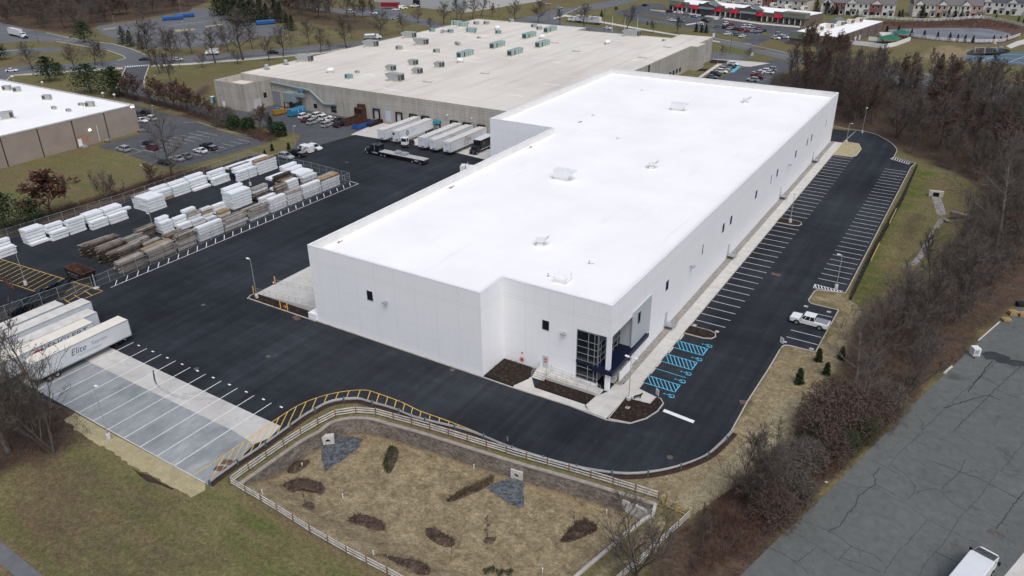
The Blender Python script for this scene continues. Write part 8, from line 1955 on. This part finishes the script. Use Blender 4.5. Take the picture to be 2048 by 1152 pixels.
for k,x,y,ty,lb,sw in(('m1',108,905,650,'big many stemmed bare tree beside the trailer pad',None),('b5',18,905,676,'bare tree with mottled pale limbs at the picture edge by the trailers',None),('m1',60,880,700,'bushy bare tree between the two at the trailer pad',None),('b2',-30,830,660,'bare tree crossing the picture edge by the trailers',None),('m1',1272,1150,975,'wide many stemmed bare tree in front of the gate fence',None),('m1',1490,1000,850,'many stemmed bare tree at the turf path',None),('b3',1532,1018,860,'upright bare tree beside the turf path',None),('b4',1405,1095,1020,'thin bare sapling on the leaf strip',None),('b5',1990,512,292,'huge bare tree with pale spreading limbs in the meadow wood',None),('b5',1745,738,592,'old bare tree with twisted pale limbs behind the short bays',None),('b2',1830,705,560,'bare tree in the loading lot wood with drooping limbs',None),('m1',1805,790,670,'low many stemmed bare tree at the loading lot kerb',None),('b2',1905,640,480,'bare tree behind the white louvred box',None),('b4',1822,308,255,'single bare tree on the grass outside the far turn',None)):
 plant(k,(x,y),ty,lb,gn)
gs='shrubs of the loading lot strip'
for k,x,y,ty,lb in(('s2',1722,878,828,'tall dark green bush at the loading lot strip'),('s3',1742,845,788,'red brown thicket behind the tall green bush'),('s3',1700,862,800,'red brown thicket above the green bushes'),('s3',1660,915,868,'red brown thicket at the kerb below the green bush'),('s1',1772,820,768,'grey thicket at the kerb past the green bush'),('s2',1690,905,862,'green bush beside the tall dark one'),('s3',1668,850,770,'red brown thicket before the green bush'),('s3',1640,875,810,'red brown thicket by the turf path end'),('s1',1580,950,895,'grey thicket on the leaf strip, upper'),('s1',1560,985,925,'grey thicket on the leaf strip, middle'),('s1',1612,935,885,'grey thicket close to the loading lot kerb'),('s3',1545,1040,985,'brown thicket on the leaf strip, lower'),('s2',1628,890,850,'small green bush among the thickets'),('s1',1590,1000,950,'grey thicket overhanging the cracked lot')):
 plant(k,(x,y),ty,lb,gs)
for i,(x,y,ty,w)in enumerate(((1636,722,698,'at the bay corner'),(1682,718,694,'beside the wood'),(1652,750,726,'in the middle of the tan island'),(1597,767,738,'closest to the road kerb'))):plant('cs',(x,y),ty,'young green evergreen '+w,'young evergreens of the tan island')
for i,(x,y,ty,w)in enumerate(((1702,626,604,'nearest the bays'),(1690,652,636,'above the pickup bay end'),(1684,652,634,'beside another above the bay end'),(1675,682,668,'low by the bay line'))):
 plant('sap',(x,y),ty,'thin staked sapling on the tan island '+w.replace('nearest','close to'),'saplings of the tan island')
def mound(pl,label,cm='dead_brown',hgt=.5,dens=9):
 P=[B(*p)for p in pl];ol=smooth_line([p.to_2d()for p in P],3,True);c0=sum((p for p in ol),Vector((0,0)))/len(ol);z=sum(p.z for p in P)/len(P)
 t=thing('planting_mound',label,'planting',(c0.x,c0.y,z),0,'planting mounds of the basin');q=MB();n=len(ol)
 rings=[[((p.x-c0.x)*s,(p.y-c0.y)*s,hh)for p in ol]for s,hh in((1,.01),(.75,.12),(.35,.2))];q.loft(rings,0,cap=True);q.build('soil',mat('mound_soil',(.095,.068,.052),.95,vary=.45,scale=1.2,fine=.4,fscale=5)if 'mound_soil' not in bpy.data.materials else bpy.data.materials['mound_soil'],t)
 w=MB();r=random.Random(n+int(c0.x*9));xs=[p.x for p in ol];ys=[p.y for p in ol]
 for k in range(int(dens*(max(xs)-min(xs))*(max(ys)-min(ys))*2)):
  p=(r.uniform(min(xs),max(xs)),r.uniform(min(ys),max(ys)))
  if inpoly(p,[tuple(v)for v in ol]):
   for j in range(5):rib(w,Vector((p[0]-c0.x+r.gauss(0,.1),p[1]-c0.y+r.gauss(0,.1),.1)),(rv(r)*.5+Vector((0,0,1))).normalized(),hgt*r.uniform(.4,1.2),.06,r)
 w.build('dead_plants',M[cm],t);return t
mound([c(13,260,290),c(13,330,240),c(13,430,225),c(13,410,270),c(13,330,325),c(13,260,330)],'brown planting mound below the corner headwall')
mound([c(13,150,480),c(13,180,430),c(13,330,395),c(13,480,415),c(13,555,465),c(13,520,510),c(13,420,480),c(13,300,475),c(13,180,510)],'long curved planting mound near the lawn fence')
mound([c(13,350,600),c(13,400,575),c(13,465,595),c(13,450,625),c(13,390,635)],'round ring of soil round a sapling',hgt=.2)
mound([c(13,715,720),c(13,780,680),c(13,870,675),c(13,1000,720),c(13,1040,775),c(13,990,795),c(13,850,755),c(13,740,745)],'oval planting mound in the middle of the basin')
mound([c(13,1350,790),c(13,1400,765),c(13,1520,820),c(13,1595,880),c(13,1560,920),c(13,1490,915),c(13,1380,850)],'oval planting mound by the lower middle of the basin')
mound([c(13,945,1000),c(13,1010,980),c(13,1200,1030),c(13,1330,1070),c(13,1400,1130),c(13,1300,1150),c(13,1080,1080)],'long dark planting mound along the lower fence')
mound([c(13,1020,250),c(13,1060,130),c(13,1120,120),c(13,1140,180),c(13,1100,290),c(13,1060,335)],'narrow planting mound with green bushes','brush_green')
mound([c(13,1530,545),c(13,1620,480),c(13,1760,420),c(13,1880,360),c(13,1900,400),c(13,1790,470),c(13,1660,525),c(13,1560,560)],'long tufted mound pointing at the stone apron','dead_grass',.9)
mound([c(14,390,860),c(14,470,770),c(14,560,700),c(14,680,750),c(14,660,800),c(14,500,870),c(14,410,885)],'dark planting mound with a bare sapling',hgt=.7)
mound([c(13,1820,880),c(13,1850,840),c(13,1920,850),c(13,1880,900)],'small ring of soil round the stem of a leaning sapling',hgt=.2)
for(px_,py_),ty,w in(((612,1014),980,'above the round soil ring'),((974,1080),1028,'in the small soil ring at the lower middle'),((1149,1056),1020,'on the dark mound by the gate side'),((903,1108),1095,'by the lower fence mound')):
 p=B(px_,py_);plant('sap',None,ty,'thin bare sapling in the basin '+w,'basin saplings',P=p)
for i,(px_,py_)in enumerate((c(13,1080,150),c(13,1085,190),c(13,1060,225),c(13,1040,265),c(13,1055,305))):plant('bedd',None,None,f'small dark green bush on the narrow mound, {NTH[i]} from the wall','bushes on the narrow mound',P=B(px_,py_)).scale=(1.2,)*3
for i,(px_,py_)in enumerate((c(13,1850,1120),c(13,1900,1110),c(13,1960,1135),c(13,2030,1130))):plant('bedd',None,None,f'dark green bush at the bottom of the basin, {NTH[i]} towards the gate','bushes at the basin bottom',P=B(px_,py_)).scale=(1.2,)*3
for k,(pl,n,lb)in enumerate(((MULCH_POLYS['a'],34,'small clipped brown plant in the mulch below the red fire fitting'),(MULCH_POLYS['b'],14,'small brown plant in the mulch strip below the ramp'),(MULCH_POLYS['c'],22,'small brown plant in the rounded mulch corner'),(MULCH_POLYS['d'],9,'small brown plant on the first mulch island'),([(-16.6,-.35),(-2.2,-.35),(-2.2,1.7),(-16.6,1.7)],14,'small russet plant in the loading ramp bed'))):
 r=random.Random(k);xs=[p[0]for p in pl];ys=[p[1]for p in pl];done=[];tr=0
 while len(done)<n and tr<4000:
  tr+=1;p=(r.uniform(min(xs),max(xs)),r.uniform(min(ys),max(ys)))
  if poly_sd(p,pl)<.3 or any((p[0]-d[0])**2+(p[1]-d[1])**2<.7 for d in done):continue
  done.append(p);dup(T['bed'],(p[0],p[1],.16 if k<4 else.12),r.uniform(0,6),lb,group='bed plants '+('below the wall','below the ramp','in the rounded corner','on the mulch island','by the loading ramp')[k],scale=r.uniform(.8,1.3))
def brush(name,polys,n,hr,mats,seed,avoid=()):
 r=random.Random(seed);w=MB()
 for pl in polys:
  q=wp(*pl);xs=[p[0]for p in q];ys=[p[1]for p in q];k=0;tr=0
  while k<n and tr<n*8:
   tr+=1;p=(r.uniform(min(xs),max(xs)),r.uniform(min(ys),max(ys)))
   if not inpoly(p,q)or any(poly_sd(p,a)>-.4 for a in avoid):continue
   k+=1;m=r.choice((0,0,1));h=r.uniform(*hr)
   for j in range(6):
    d=(rv(r)*.55+Vector((0,0,1))).normalized();b0=Vector((p[0]+r.gauss(0,.35),p[1]+r.gauss(0,.35),0));bcount=len(w.f);rib(w,b0,d,h,.05,r)
    for z in range(3):rib(w,b0+d*h*r.uniform(.3,.9),(d+rv(r)*.9).normalized(),h*.45,.035,r)
    for f in range(bcount,len(w.f)):w.m[f]=m
 o=w.build(name,mats);tag(o,kind='stuff')
brush('wood_undergrowth',[W_A,[(1545,160),(1600,150),(1690,190),(1680,215),(1540,190)]],2600,(.6,3.4),[M['twig'],M['twig_red']],41,swv)
brush('lot_undergrowth',[W_B,[(1680,830),(1620,850),(1545,905),(1470,965),(1400,1035),(1380,1150),(1500,1110),(1640,975),(1740,875)]],1300,(.4,1.9),[M['twig_red'],M['leaf_russet']],42,swv)
brush('pad_undergrowth',[[(-20,780),(60,790),(150,835),(185,868),(140,895),(40,920),(-40,950)]],500,(.25,.8),[M['twig'],M['twig_red']],44)
brush('verge_undergrowth',[[(-20,-10),(-20,48),(60,56),(150,68),(190,48),(330,26),(430,-10)],[(220,188),(300,209),(370,227),(450,256),(530,286),(560,280),(480,252),(400,230),(330,209),(228,184)],[(0,462),(120,428),(250,392),(330,366),(420,342),(425,338),(330,356),(200,400),(60,440),(0,452)],[(1722,42),(1800,43),(1880,42),(1960,38),(2030,48),(2040,60),(1990,56),(1900,54),(1800,55)]],1100,(.4,1.8),[M['twig_red'],M['leaf_russet']],43)
drop_protos()
